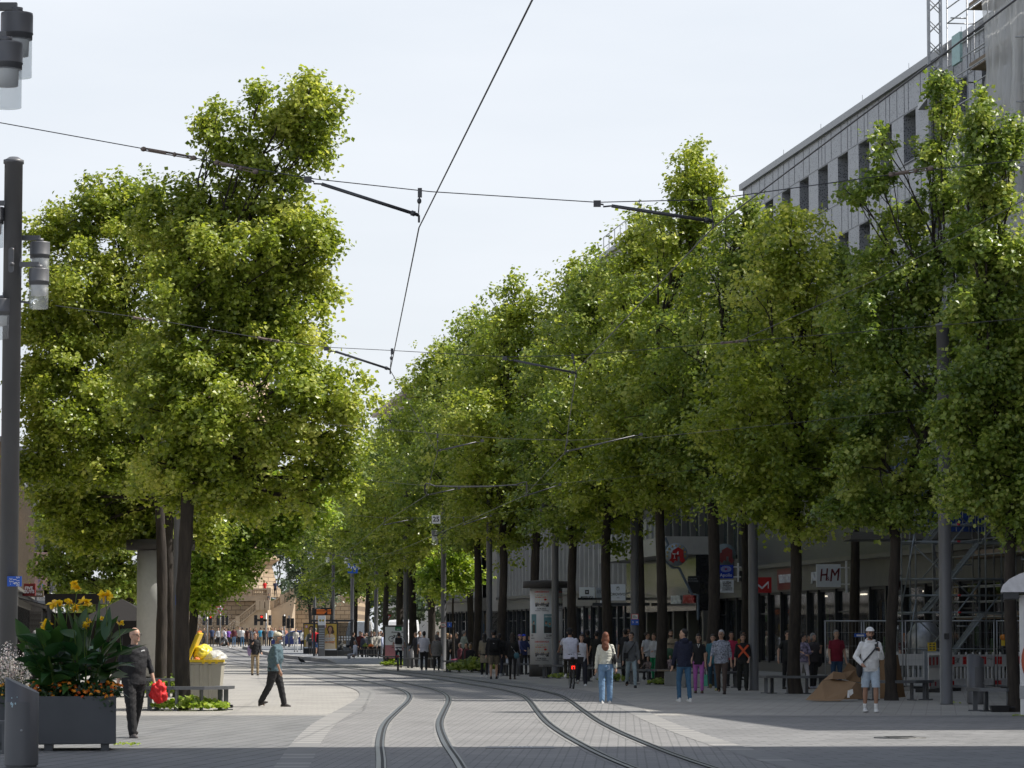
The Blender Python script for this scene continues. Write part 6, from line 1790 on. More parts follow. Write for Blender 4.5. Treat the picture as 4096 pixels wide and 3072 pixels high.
# hoist mast
root = thing('hoist_mast', 'lattice hoist mast rising above the roof beside the scaffold', 'mast'); p = at(3742, 500, 113); root.location = (p.x, 113, 0)
m = MB(); s = .21
for x in (-s, s):
    for y in (-s, s): m.boxp((x - .03, y - .03, 0), (x + .03, y + .03, 27))
m.boxp((-s - .07, -s - .05, 0), (-s - .03, -s + .01, 27)); m.build('chord', M_GALV, root)
m = MB(); z = .2
while z < 26.5:
    for y in (-s, s):
        m.tube([(-s, y, z), (s, y, z + .42)], .018, 4); m.tube([(s, y, z), (-s, y, z + .42)], .018, 4)
    for x in (-s, s): m.tube([(x, -s, z), (x, s, z + .42)], .018, 4)
    z += .75
m.build('lattice', M_GALV, root)
m = MB(); m.boxp((-s, s, 20.5), (s + .1, 3.2, 20.7)); m.boxp((-.3, -.3, 0), (.3, .3, .3)); m.build('wall_tie', M_GALV, root)['kind'] = 'stuff'

# ================================================================ KIOSK at the right edge
Yq = 65.8; xL = at(4078, 2532, Yq).x; root = thing('kiosk', 'white kiosk with an arched white awning roof cut by the right edge', 'kiosk'); root.location = (xL, Yq, 0); root.rotation_euler = (0, 0, R(-8.9))
m = MB(); m.boxp((0, 0, 0.02), (1.9, 1.9, 2.45)); bevel(m.build('body', M_WHITE, root), .015)
m = MB(); m.boxp((-.012, -.012, .36), (1.91, 1.91, .62)); m.build('steel_band', M_GALV, root)
m = MB(); P = []
x0 = at(4003, 2369, Yq).x - xL; zb_ = zz(2369, Yq); Wd = 1.9 - 2 * x0
for i in range(13):
    a = PI - PI * i / 12; P.append((x0 + Wd / 2 + math.cos(a) * Wd / 2, zb_ + math.sin(a) * .52))
m.prism(P, -.35, 2.2, 'y'); m.build('awning', mat('awning_white', (.66, .66, .68), .5), root)
m = MB(); m.boxp((x0 + .05, -.3, zb_ - .13), (-.003, 1.8, zb_ - .003)); m.build('awning_rail', M_DARKM, root)
m = MB(); m.lathe([(0, 0), (.30, 0), (.33, .01), (.33, .02), (0, .02)], 26); o = m.build('round_sign', mat('brick_red', (.45, .10, .05), .5), root); o.rotation_euler = (R(90), 0, 0); o.location = (.36, -.003, 1.12); o.scale = (1, 1.5, 1)
root = thing('feeding_bowl', 'small black plastic tub lying beside the right-hand bench', 'tub'); root.location = gx(3995, 69.6)
m = MB(); m.box((0, 0, .07), (.34, .22, .14), 0, 1.2); m.tube([(.17, 0, .1), (.34, 0, .1)], .012, 5); m.build('tub', M_BLACK, root)

# ================================================================ TRAM STOP
def zg(Y): return gz(Y) + .22
M_ADY = mat('advert_yellow', (.50, .34, .06), .5, var=.15, scale=1.2); M_HAIR0 = mat('print_hair', (.06, .03, .02), .6); M_PCREAM = mat('print_cream', (.62, .50, .36), .6); M_PORA = mat('print_orange', (.62, .22, .06), .6)
def woman_poster(m, w, h, z):
    """simple figure of a smiling woman with folded arms, on yellow"""
    m.mat(0); m.boxp((-w / 2, -.004, z), (w / 2, 0, z + h))
    m.mat(1); m.ell((.05 * w, -.01, z + h * .80), (w * .23, .004, h * .145), 16, 8); m.ell((.10 * w, -.01, z + h * .70), (w * .24, .004, h * .10), 14, 7)
    m.mat(2); m.ell((.03 * w, -.016, z + h * .79), (w * .13, .004, h * .095), 14, 8); m.boxp((-.03 * w, -.019, z + h * .62), (.11 * w, -.014, z + h * .73))
    m.mat(3); m.prism([(-w * .38, z + .06 * h), (-w * .36, z + h * .52), (-w * .16, z + h * .62), (0, z + h * .58), (w * .16, z + h * .63), (w * .36, z + h * .55), (w * .42, z + .06 * h)], -.013, -.005, 'y')
    m.mat(4); m.prism([(-w * .02, z + h * .60), (w * .02, z + h * .60), (w * .04, z + h * .3), (0, z + h * .3)], -.016, -.013, 'y'); m.prism([(-w * .34, z + h * .27), (w * .36, z + h * .30), (w * .36, z + h * .34), (-w * .34, z + h * .31)], -.02, -.013, 'y')
    m.mat(2); m.prism([(-w * .30, z + h * .30), (w * .30, z + h * .24), (w * .32, z + h * .29), (-w * .28, z + h * .34)], -.024, -.021, 'y')
    m.mat(5); m.boxp((-w * .47, -.028, z + h * .36), (w * .30, -.025, z + h * .40)); m.boxp((-w * .40, -.028, z + h * .43), (w * .38, -.025, z + h * .47))
    m.mat(6); add_text(m, 'Wir machen Jugendliche', h * .038, 0, -.031, z + h * .45, xscale=.95); add_text(m, 'stark fürs Berufsleben', h * .038, -.06 * w, -.031, z + h * .38, xscale=.95)
    m.mat(7); m.boxp((-w * .45, -.010, z + h * .84), (-w * .22, -.005, z + h * .965)); m.mat(5)
    for q in range(3): m.boxp((-w * .42, -.014, z + h * (.86 + q * .033)), (-w * .26, -.0105, z + h * (.88 + q * .033)))
    m.boxp((-w * .5, -.008, z), (w * .5, -.0045, z + h * .05))
WP = [M_ADY, M_HAIR0, M_SKIN0, M_PCREAM, M_PORA, M_SW, M_PBLK, M_SRED]
def adbox(px0, px1, Y, label, draw, mats, h=2.12, z0=None):
    a, b = at(px0, 2532, Y), at(px1, 2532, Y); w = b.x - a.x; zb2 = zg(Y) if z0 is None else z0
    root = thing('advert_board', label, 'advert board'); root.location = ((a.x + b.x) / 2, Y, zb2)
    m = MB(); m.boxp((-w / 2, 0, 0), (w / 2, .22, h)); bevel(m.build('case', M_BLACK, root), .02)
    m = MB(); draw(m, w * .86, h * .78, h * .18); m.build('poster', mats, root)
    return root
adbox(1213, 1273, 226, 'left lit advert board with a dark-haired smiling woman on yellow', woman_poster, WP)
adbox(1286, 1351, 206, 'right advert board with a woman in a cream blouse on yellow', woman_poster, WP)
def bike_poster(m, w, h, z):
    m.mat(0); m.boxp((-w / 2, -.004, z), (w / 2, 0, z + h)); m.mat(1); m.boxp((-w / 2, -.008, z), (w / 2, -.0045, z + h * .42))
    m.mat(2); m.boxp((-w * .02, -.008, z + h * .88), (w * .30, -.0045, z + h)); m.mat(0); add_text(m, 'BOC', h * .05, w * .14, -.012, z + h * .92, bold=.02)
    m.mat(3); add_text(m, 'Summer', h * .075, -.02 * w, -.01, z + h * .83, shear=.4, bold=.01); add_text(m, 'Sale', h * .075, .36 * w, -.01, z + h * .83, shear=.4, bold=.01)
    for cx_ in (-.20 * w, .26 * w):
        P = [(cx_ + math.cos(t) * w * .125, -.012, z + h * .62 + math.sin(t) * w * .125) for t in [i * PI / 9 for i in range(19)]]; m.tube(P, .014, 4)
    for a_, b_ in (((-.2, .62), (-.02, .60)), ((-.02, .60), (-.06, .72)), ((-.06, .70), (.16, .73)), ((.16, .75), (.26, .62)), ((-.02, .60), (.16, .71)), ((-.2, .62), (-.05, .68)), ((.13, .76), (.19, .75)), ((-.12, .73), (-.02, .73))):
        m.tube([(a_[0] * w, -.012, z + a_[1] * h), (b_[0] * w, -.012, z + b_[1] * h)], .014, 4)
    m.mat(4); add_text(m, '60% RABATT', h * .06, .08 * w, -.01, z + h * .46, bold=.03, xscale=.85)
    m.mat(0); m.prism([(w * .02, z), (w * .05, z + h * .16), (w * .16, z + h * .24), (w * .34, z + h * .25), (w * .46, z + h * .16), (w * .48, z)], -.014, -.009, 'y'); m.mat(5); m.ell((w * .25, -.014, z + h * .30), (w * .08, .004, h * .06), 12, 6)
    m.mat(4); m.ell((w * .25, -.017, z + h * .345), (w * .09, .004, h * .025), 10, 5)
adbox(1534, 1630, 169, 'bicycle sale advert board, white above pink, partly behind a trunk', bike_poster, [M_SW, mat('print_pink', (.45, .19, .23), .6), mat('print_green', (.02, .22, .08), .6), M_PBLK, M_PRED, M_SKIN0], 2.08, 0)
# shelter
Ysh = 206.5; x0 = at(1246, 2532, Ysh).x; x1 = at(1405, 2532, Ysh).x; zp = zg(Ysh)
root = thing('tram_shelter', 'glass tram shelter with a thin flat dark roof beside the advert boards', 'shelter'); root.location = (x1, Ysh, zp)
m = MB(); m.boxp((x0 - x1, -.2, 2.18), (.1, 1.8, 2.30)); m.build('roof', M_DARKM, root)
for xp in (x0 - x1 + .1, -1.0, -.02):
    m = MB(); m.boxp((xp - .04, 1.5, 0), (xp + .04, 1.6, 2.18)); m.build('post', M_DARKM, root)
m = MB(); m.boxp((-.84, -.02, .1), (0, .0, 2.1)); m.build('glass_panel', M_SHOPG, root)
m = MB()
for xp in (-.86, -.02): m.boxp((xp - .02, -.04, 0), (xp + .02, .02, 2.15))
for i in range(4): m.boxp((-.72 + i * .19, .02, .3), (-.70 + i * .19, .04, 1.9))
m.boxp((-.86, -.05, 0), (.0, .03, .32)); m.mat(1)
for i in range(5):
    for j in range(2): m.boxp((-.80 + i * .17, -.027, 1.0 + j * .16), (-.70 + i * .17, -.022, 1.1 + j * .16))
m.build('side_frame', [M_DARKM, M_SW], root)
m = MB(); m.boxp((-1.9, .9, .42), (-.9, 1.3, .47)); m.build('seat', M_BENCH, root)
root = thing('departure_board', 'black electronic departure board with rows of orange text', 'display'); a = at(1248, 2461, 208); b_ = at(1329, 2431, 208); root.location = (a.x, 208, 0)
m = MB(); m.boxp((0, 0, a.z), (b_.x - a.x, .15, b_.z)); m.build('case', M_BLACK, root)
m = MB(); LED = emit('led_orange', (.75, .18, .02), .35); w = b_.x - a.x
for i in range(4): m.boxp((w * .22, -.006, a.z + .08 + i * .085), (w * (.62 + .05 * (i % 3)), 0, a.z + .11 + i * .085)); m.boxp((w * .76, -.006, a.z + .08 + i * .085), (w * .94, 0, a.z + .11 + i * .085))
m.mat(1); add_text(m, 'Wasserturm', .07, w * .28, -.008, b_.z - .06); m.build('text_rows', [LED, M_SW], root)
m = MB(); m.boxp((w * .05, .02, zg(208)), (w * .12, .12, a.z)); m.boxp((w * .98, .02, zg(208)), (w * 1.05, .12, b_.z)); m.build('post', M_POLE, root)
root = thing('timetable_stele', 'narrow grey timetable pillar with a white head and two yellow discs', 'stop pillar'); a = at(1272, 2532, 205.5); root.location = (a.x, 205.5, zg(205.5)); w = at(1301, 2532, 205.5).x - a.x
m = MB(); m.boxp((.03, 0, 0), (w - .03, .15, 1.95)); m.build('pillar', M_POLE, root)
m = MB(); m.boxp((0, -.02, 1.95), (w, .16, 2.55)); m.mat(1)
for x in (w * .3, w * .7): m.lathe([(0, 0), (w * .17, 0), (w * .17, .01)], 14, (x, 0, 0)) if False else m.ell((x, -.024, 2.25), (w * .17, .006, w * .17), 12, 6)
m.mat(2)
for i in range(9): m.boxp((.06, -.004, .5 + i * .15), (w - .06, 0, .56 + i * .15))
m.build('head', [M_SW, mat('olive_yellow', (.35, .30, .06), .5), M_SGREY], root)
# beer tables
for i, (px, Y, lab) in enumerate([(1475, 190, 'wooden beer table beside the tram shelter'), (1455, 187, 'long low bench in front of the beer table')]):
    h = .76 if i == 0 else .47; root = thing('beer_table' if i == 0 else 'beer_bench', lab, 'table' if i == 0 else 'bench'); root.location = gx(px, Y)
    m = MB(); m.boxp((-1.1, -.25 if i == 0 else -.13, h - .03), (1.1, .25 if i == 0 else .13, h)); m.build('top', MATS['weathered_wood'], root)
    for sx in (-.85, .85):
        m = MB(); m.boxp((sx - .02, -.2, 0), (sx + .02, -.16, h - .031)); m.boxp((sx - .02, .16, 0), (sx + .02, .2, h - .031)); m.boxp((sx - .02, -.2, h * .4), (sx + .02, .2, h * .4 + .04)); m.build('leg', M_DARKM, root)
for px, lab in ((1462, 'round green pot plant on the beer table, left'), (1483, 'round reddish pot plant on the beer table, right')):
    root = thing('pot_plant', lab, 'plant'); root.location = gx(px, 190) + Vector((0, 0, .762))
    m = MB(); m.cyl((0, 0, 0), .07, .12, 12, .09); m.build('pot', M_BLACK, root)
    bed(Vector((0, 0, .08)), .17, .17, .22, 120, .08, LEAF_B if px == 1462 else M_ORA, px, 'foliage', root)

# ================================================================ TRAFFIC
def traffic_light(px, pyl, pyb, Y, label, heads, zbase=None, hh=.9, pole_top=None):
    b = gx(px, Y); root = thing('traffic_light', label, 'traffic light'); root.location = b
    zl = zz(pyl, Y) - b.z
    m = MB(); m.tube([(0, 0, 0), (0, 0, (zz(pole_top, Y) - b.z) if pole_top else zl + .6)], .06, 8); m.build('pole', M_GALV, root)
    for dx, face, red in heads:
        m = MB(); m.boxp((dx - .14, -.28, zl - hh / 2), (dx + .14, -.08, zl + hh / 2)); m.boxp((dx - .05 if dx else -.05, -.08, zl - .1), (0.05 if dx < 0 else dx, .0, zl + .1))
        n = 3 if hh > .8 else 2
        for i in range(n): m.boxp((dx - .10, -.42, zl + hh / 2 - .06 - i * hh / n), (dx + .10, -.28, zl + hh / 2 - .04 - i * hh / n))
        ho = m.build('signal_head', M_BLACK if face else M_POLE, root)
        m = MB()
        for i in range(n):
            m.mat(1 if (i == 0 and red) else 0); m.ell((dx, -.285, zl + hh / 2 - hh / (2 * n) - i * hh / n), (.095, .02, .095), 12, 6)
        m.build('lens', [mat('dark_lens', (.02, .02, .02), .3), emit('red_light', (.9, .02, .01), 1.4)], ho)
traffic_light(829, 2481, 0, 293, 'traffic light left of the yield sign, showing red', [(.30, True, True), (-.28, False, False)], pole_top=2452)
traffic_light(1064, 2481, 0, 288, 'traffic light before the stair, showing red to the left', [(-.38, True, True), (-.9, True, False), (.35, False, False)], pole_top=2453)
traffic_light(1137, 2484, 0, 258, 'tall dark traffic light left of the tram platform', [(0, True, False)], hh=.8, pole_top=2458)
traffic_light(1156, 2493, 0, 262, 'pair of dark traffic lights on one pole beside the platform', [(-.05, True, False), (.27, True, False)], hh=.8, pole_top=2462)
b = gx(881, 290); root = thing('yield_sign', 'red-bordered white yield triangle on a grey post before the terrace wall', 'sign'); root.location = b; zc = zz(2441, 290) - b.z
m = MB(); m.tube([(0, 0, 0), (0, 0, zc + .4)], .045, 8); m.build('post', M_GALV, root)
s = .42; tri = [(-s, zc + s * .75), (s, zc + s * .75), (0, zc - s * .8)]; m = MB(); m.prism(tri, -.08, -.05, 'y'); m.mat(1); s = .29; c_ = zc + .02
m.prism([(-s, c_ + s * .75), (s, c_ + s * .75), (0, c_ - s * .8)], -.086, -.081, 'y'); m.build('plate', [M_REDP, M_WHITE], root)
m = MB()
for dx in (-.2, .25, .6): m.boxp((dx - .12, -.25, zz(2481, 290) - b.z - .45), (dx + .12, -.05, zz(2481, 290) - b.z + .4))
m.build('signal_head', M_BLACK, root)
b = gx(1545, 330); root = thing('yield_sign', 'small far yield triangle seen just above the bicycle advert board', 'sign'); p = at(1548, 2473, 260); root.location = gx(1548, 260); zc = p.z - gz(260)
m = MB(); m.tube([(0, 0, 0), (0, 0, zc + .3)], .04, 6); m.build('post', M_GALV, root); s = .36
m = MB(); m.prism([(-s, zc + s * .75), (s, zc + s * .75), (0, zc - s * .8)], -.08, -.05, 'y'); m.mat(1); s = .24; m.prism([(-s, zc + s * .75), (s, zc + s * .75), (0, zc - s * .8)], -.086, -.081, 'y'); m.build('plate', [M_REDP, M_WHITE], root)
def car(px, Y, rz, paint, label, L=4.3, W=1.8, H=1.48, kind=0):
    root = thing('parked_car' if kind == 0 else 'white_van', label, 'car' if kind == 0 else 'van'); place(root, gx(px, Y), rz)
    if kind == 0: side = [(-.5, .22), (-.49, .40), (-.46, .52), (-.40, .60), (-.27, .645), (-.14, .93), (-.06, .99), (.10, 1.0), (.24, .95), (.36, .70), (.46, .62), (.495, .5), (.5, .24)]
    else: side = [(-.5, .16), (-.49, .42), (-.44, .52), (-.33, .92), (-.28, .97), (.2, 1.0), (.47, .98), (.5, .9), (.5, .16)]
    m = MB(); n = len(side); vs = []
    for y, sc_ in ((-W / 2, 1), (W / 2, 1)):
        for (x, z) in side:
            yy_ = y * (1 - max(0, z - .6) * .45); vs.append((x * L, yy_, z * H))
    fs = [(i, (i + 1) % n, n + (i + 1) % n, n + i) for i in range(n)] + [tuple(range(n)), tuple(range(2 * n - 1, n - 1, -1))]
    m.add(vs, fs); bevel(m.build('body', paint, root), .05, 3, 25)
    def quad_side(P, th=.008):
        for s_ in (-1, 1):
            mm = MB(); mm.add([(x * L, s_ * (W / 2 * (1 - max(0, z - .6) * .45) + th), z * H) for x, z in P], [tuple(range(len(P)))])
            mm.build('window', M_WGLASS, root, fix=False)
    P = [(-.22, .67), (-.13, .90), (-.05, .95), (.02, .955), (.02, .66)] if kind == 0 else [(-.38, .60), (-.31, .88), (-.18, .9), (-.18, .60)]
    quad_side(P)
    if kind == 0: quad_side([(.04, .66), (.04, .955), (.12, .95), (.23, .90), (.32, .70)])
    m = MB(); m.add([(side[4][0] * L - .02, -W * .38, side[4][1] * H + .03), (side[4][0] * L - .02, W * .38, side[4][1] * H + .03), (side[5][0] * L - .05, W * .36, side[5][1] * H - .0), (side[5][0] * L - .05, -W * .36, side[5][1] * H)], [(0, 1, 2, 3)]) if kind == 0 else m.boxp((L * .5 + .001, -W * .35, .6 * H), (L * .5 + .01, W * .35, .85 * H)); m.build('windscreen', M_WGLASS, root, fix=False)
    for sx in (-.31, .31):
        for sy in (-1, 1):
            m = MB(); m.T = Matrix.Translation((sx * L, sy * (W / 2 - .1), .32)) @ Matrix.Rotation(R(90), 4, 'X'); m.lathe([(0, -.11), (.32, -.11), (.32, .11), (0, .11)], 20); w_ = m.build('wheel', M_RUBBER, root)
            m = MB(); m.T = Matrix.Translation((sx * L, sy * (W / 2 + .012), .32)) @ Matrix.Rotation(R(90), 4, 'X'); m.lathe([(0, -.01), (.2, -.01), (.2, .01), (0, .01)], 14); m.build('rim', M_GALV, w_)
    for sy in (-1, 1):
        m = MB(); m.box((-.485 * L, sy * W * .36, .48 * H), (.06, .28, .13)); m.build('headlight', M_SW, root)
        m = MB(); m.box((.495 * L, sy * W * .38, .52 * H), (.05, .2, .14)); m.build('tail_light', M_REDP, root)
    return root
car(952, 305, 0, mat('car_black', (.018, .02, .025), .2, .3, coat=1), 'dark car behind the waiting crowd at the end of the street')
car(1190, 272, 0, mat('car_blue', (.02, .04, .20), .25, .3, coat=1), 'blue car between the dark traffic lights and the advert board')
car(1440, 262, R(90), mat('van_white', (.7, .7, .7), .3, coat=.6), 'white van parked beyond the beer tables', 5.2, 2.0, 2.3, 1)
car(1610, 275, R(80), mat('van_white2', (.66, .66, .66), .3, coat=.6), 'white van far behind the bicycle advert board', 5.2, 2.0, 2.4, 1)
# pigeon
p = G(1206, 2657); root = thing('pigeon', 'dark pigeon standing on the paving near the platform kerb', 'pigeon'); root.location = (p.x, p.y, p.z + .02)
m = MB(); m.tube([(-.16, 0, .06), (-.10, 0, .10), (-.02, 0, .14), (.05, 0, .16), (.09, 0, .20), (.11, 0, .25), (.135, 0, .27), (.16, 0, .262)], [.012, .04, .068, .060, .04, .026, .028, .006], 10)
m.tube([(0, -.02, .1), (.0, -.02, .0)], .006, 4); m.tube([(0, .02, .1), (.0, .02, .0)], .006, 4); m.build('body', mat('pigeon_grey', (.04, .042, .05), .7), root); root.scale = (1.35, 1.35, 1.35); root.rotation_euler = (0, 0, R(200))
# fountain spray beside the terrace
g = np.random.default_rng(3); n = 3200; u = g.random(n); br = g.integers(0, 3, n)
x = -6 + br * 1.6 + u * 5.5 * (1 + .1 * g.normal(size=n)); z = 2.1 * (1 - (2 * u - 1) ** 2) * (.75 + .1 * br) + g.normal(size=n) * (.08 + .25 * u) ; y = g.normal(size=n) * .6
P = np.stack([x, y, np.abs(z)], 1); s = .010 + .008 * g.random(n)
a = g.normal(size=(n, 3)); a /= np.linalg.norm(a, axis=1)[:, None]; b2 = np.cross(a, g.normal(size=(n, 3))); b2 /= np.linalg.norm(b2, axis=1)[:, None]
a *= s[:, None]; b2 *= s[:, None]
o = mesh_np('water_spray', np.stack([P - a, P + b2, P + a, P - b2], 1).reshape(-1, 3), np.arange(n * 4).reshape(n, 4), mat('spray', (.8, .82, .84), .3), None, None)
o.location = gx(850, 318) + Vector((0, 0, 1.2)); o['kind'] = 'stuff'
# litter on the paving
for px, py, lab in ((3505, 2868, 'dark flattened scrap on the paving in front of the white hoodie'), (4050, 2864, 'white paper scrap on the paving at the right edge'), (1730, 2872, 'pale scrap of paper between the left rails')):
    pass
# ================================================================ PEOPLE
def loft(m, rings, n=16, cap=True):
    """rings: (cx, cy, cz, rx, ry)"""
    vs, fs = [], []
    for (cx_, cy_, cz_, rx, ry) in rings:
        for k in range(n):
            a = 2 * PI * k / n; vs.append((cx_ + math.cos(a) * rx, cy_ + math.sin(a) * ry, cz_))
    for i in range(len(rings) - 1):
        for k in range(n):
            j = (k + 1) % n; fs.append((i * n + k, i * n + j, (i + 1) * n + j, (i + 1) * n + k))
    if cap: fs.append(tuple(reversed(range(n)))); fs.append(tuple(range((len(rings) - 1) * n, len(rings) * n)))
    return m.add(vs, fs, True)
def ball(m, p, r): return m.ell(p, (r, r, r) if not isinstance(r, tuple) else r, 10, 7)
def capsule(m, p, q, r0, r1, n=10, k=4):
    p, q = Vector(p), Vector(q)
    m.tube([p.lerp(q, i / k) for i in range(k + 1)], [r0 + (r1 - r0) * i / k for i in range(k + 1)], n)
    ball(m, p, r0 * .99); ball(m, q, r1 * .99)
DEAD = []
def fuse(m, name, mt, voxel, parent, smooth=4, fold=0.0, seed=0, keepz=None):
    """union of the shapes as ONE continuous surface"""
    me = bpy.data.meshes.new(name); me.from_pydata(m.v, [], m.f); me.update()
    o = bpy.data.objects.new(name, me)
    bm = bmesh.new(); bm.from_mesh(me); bmesh.ops.recalc_face_normals(bm, faces=bm.faces); bm.to_mesh(me); bm.free()
    r = o.modifiers.new('r', 'REMESH'); r.mode = 'VOXEL'; r.voxel_size = voxel
    if smooth: s_ = o.modifiers.new('s', 'SMOOTH'); s_.iterations = smooth; s_.factor = .5
    me2 = eval_mesh(o); COL.objects.link(o)
    o.modifiers.clear(); o.data = me2; DEAD.append(me); me2.name = name
    if fold:      # soft creases
        n_ = len(me2.vertices); co = np.empty(n_ * 3, np.float32); no = np.empty(n_ * 3, np.float32)
        me2.vertices.foreach_get('co', co); me2.vertices.foreach_get('normal', no); C = co.reshape(-1, 3); x, y, z = C.T
        q = 2.5 * np.sin(z * 7 + seed) + 1.5 * np.sin(x * 11 + y * 9)
        d = np.sin(z * 34 + x * 22 + q) * np.sin(y * 26 - z * 17 + q * .7 + seed) + .6 * np.sin(z * 71 - x * 48 + q * 2)
        C += no.reshape(-1, 3) * (fold * .75 * d)[:, None]; me2.vertices.foreach_set('co', co)
    me2.materials.clear()
    for q in (mt if isinstance(mt, list) else [mt]): me2.materials.append(q)
    me2.polygons.foreach_set('use_smooth', [True] * len(me2.polygons)); me2.update()
    o.parent = parent
    return o
def cloth(c, rough=.85, var=.12):
    n = 'cloth_%d_%d_%d' % tuple(int(x * 255) for x in c)
    return mat(n, c, rough, var=var, scale=14, bump=.35, bscale=26)
SKIN = {'l': mat('skin_light', (.50, .30, .21), .5, var=.06), 'm': mat('skin_tan', (.36, .20, .13), .5, var=.06), 'd': mat('skin_dark', (.16, .085, .055), .5, var=.06)}
HAIRC = {'black': (.012, .010, .010), 'dark': (.025, .016, .012), 'brown': (.07, .038, .02), 'red': (.17, .055, .025), 'blond': (.28, .17, .08), 'grey': (.22, .22, .22), 'white': (.5, .5, .5)}
def hairm(c): return mat('hair_' + c, HAIRC[c], .55, var=.35, scale=30, bump=.6, bscale=60, stretch=(3, 3, .6))
NP = [0]
def person(label, px, py, rz=0, h=1.74, top=(.5, .5, .5), legs=(.03, .03, .03), shoe=(.5, .5, .5), hair='dark', hl='short', skin='l', pose='walk', arms=None, sleeve='short', low='long', girth=1.0, fem=False,
           group=None, Y=None, turn=0, z=0.0, lod=None, extra=(), hat=None, coat=0.0, lean=0.0, topm=None, seat=None, lk=None, hood=False, loose=1.0, beard=False, glasses=False):
    NP[0] += 1; sd = NP[0]; rr = random.Random(sd * 13)
    b = gx(px, Y) if Y else G(px, py); D = b.y; b.z += z
    if lod is None: lod = 0 if D < 82 else (1 if D < 135 else (2 if D < 200 else 3))
    vx = (.0125, .017, .024, .034)[lod]
    root = thing('person', label, 'person', group); root.location = b; root.rotation_euler = (0, 0, R(rz))
    sw = (.084 if fem else .096) * h * (1 + .35 * (girth - 1)); skm = SKIN[skin]
    poses = {'walk': (20, 6, -17, 24), 'walk2': (-16, 22, 21, 6), 'stand': (3, 2, -3, 4), 'stride': (27, 8, -24, 20), 'stride2': (-24, 20, 27, 8), 'step': (12, 16, -7, 3), 'step2': (-7, 3, 12, 16), 'stroll': (-9, 14, 13, 5), 'stroll2': (17, 5, -13, 16), 'sit': (84, 88, 84, 86), 'bike': (76, 80, 38, 52)}
    la, lkn, ra, rkn = poses[pose]
    L1, L2, ank = .243 * h, .242 * h, .045 * h
    def leg(s, a, k_):
        hip = Vector((s * .052 * h, 0, 0)); kn = hip + Vector((s * .004 * h, -math.sin(R(a)) * L1, -math.cos(R(a)) * L1)); an = kn + Vector((0, -math.sin(R(a - k_)) * L2, -math.cos(R(a - k_)) * L2)); return hip, kn, an, a - k_
    LL = leg(1, la, lkn); RR = leg(-1, ra, rkn)
    hz = (seat if seat is not None else -min(LL[2].z, RR[2].z) + ank)
    up = Vector((0, 0, hz)); LL = [p + up for p in LL[:3]] + [LL[3]]; RR = [p + up for p in RR[:3]] + [RR[3]]
    ln = R(lean); sh_z = .275 * h
    def T(p):      # torso space: pelvis origin, leaning forward
        p = Vector(p); return Vector((p.x, p.y * math.cos(ln) - p.z * math.sin(ln), p.z * math.cos(ln) + p.y * math.sin(ln))) + up
    if arms is None:
        s_ = -1 if la > ra else 1
        arms = ((s_ * 16, 8, 14), (-s_ * 16, 8, 14))
    hands = []
    A = []
    for s, (a, bb, e, *rest) in ((1, arms[0]), (-1, arms[1])):
        sp_ = T((s * sw, 0, sh_z)); ua = .165 * h; fa = .148 * h
        el = sp_ + Vector((s * math.sin(R(bb)), -math.sin(R(a)) * math.cos(R(bb)), -math.cos(R(a)) * math.cos(R(bb)))) * ua
        ins = rest[0] if rest else 0
        d = Vector((s * math.sin(R(bb)) * .4 - s * math.sin(R(ins)), -math.sin(R(a + e)), -math.cos(R(a + e)))); d.normalize()
        wr = el + d * fa; A.append((s, sp_, el, wr, d)); hands.append(wr + d * .045 * h)
    hc = T((0, -.008 * h, .405 * h)); 
    if lean > 15: hc = T((0, -.02 * h, .39 * h))
    yaw = R(turn); HT = Matrix.Rotation(yaw, 4, 'Z')
    def Hd(x, y, z_): return hc + HT @ Vector((x * h, y * h, z_ * h))
    # ---- body: one continuous skin surface
    m = MB()
    m.ell(hc + Vector((0, .004 * h, .008 * h)), (.043 * h, .053 * h, .058 * h), 16, 12, HT)
    m.ell(Hd(0, -.014, -.026), (.033 * h, .038 * h, .038 * h), 12, 8, HT)
    if lod < 2:
        m.ell(Hd(0, -.053, -.008), (.0075 * h, .012 * h, .013 * h), 8, 6, HT); ball(m, Hd(0, -.042, -.050), .014 * h)
        for s in (-1, 1): m.ell(Hd(s * .044, .002, -.006), (.006 * h, .011 * h, .017 * h), 8, 6, HT)
    capsule(m, T((0, .004 * h, .29 * h)), hc + Vector((0, .006 * h, -.03 * h)), .033 * h * (.85 if fem else 1), .029 * h * (.85 if fem else 1))
    loft(m, [(*T((0, 0, z_ * h)), rx * h * girth * .9, ry * h * girth * .9) for z_, rx, ry in ((-.03, .072, .05), (.1, .062, .044), (.2, .076, .050), (.26, .066, .040), (.29, .04, .03))])
    for (s, sp_, el, wr, d) in A:
        capsule(m, sp_, el, .027 * h, .0215 * h); capsule(m, el, wr, .022 * h, .0145 * h)
        side = Vector((d.y, -d.x, 0)) if abs(d.z) < .9 else Vector((0, 1, 0)); side = (side - d * side.dot(d)).normalized()
        pc_ = wr + d * .03 * h
        capsule(m, wr, wr + d * .045 * h, .0145 * h, .019 * h)
        if lod < 2:
            pn = d.cross(side).normalized() * (1 if s > 0 else -1)
            if d.z < -.3 and pn.y > 0: pn = -pn
            for q in range(4):
                st_ = wr + d * .048 * h + side * (.0145 - .0095 * q) * h; ln_ = (.040, .046, .042, .033)[q] * h
                mid = st_ + d * ln_ * .6 + pn * .004 * h; tip = mid + (d * .7 + pn * .7 * (1 if s > 0 else 1)).normalized() * ln_ * .55
                m.tube([st_, mid, tip], [.0058 * h, .0052 * h, .004 * h], 6)
            m.tube([wr + d * .02 * h + side * .014 * h, wr + d * .04 * h + side * .028 * h, wr + d * .058 * h + side * .026 * h], [.0075 * h, .006 * h, .0045 * h], 6)
        else: ball(m, wr + d * .062 * h, .016 * h)
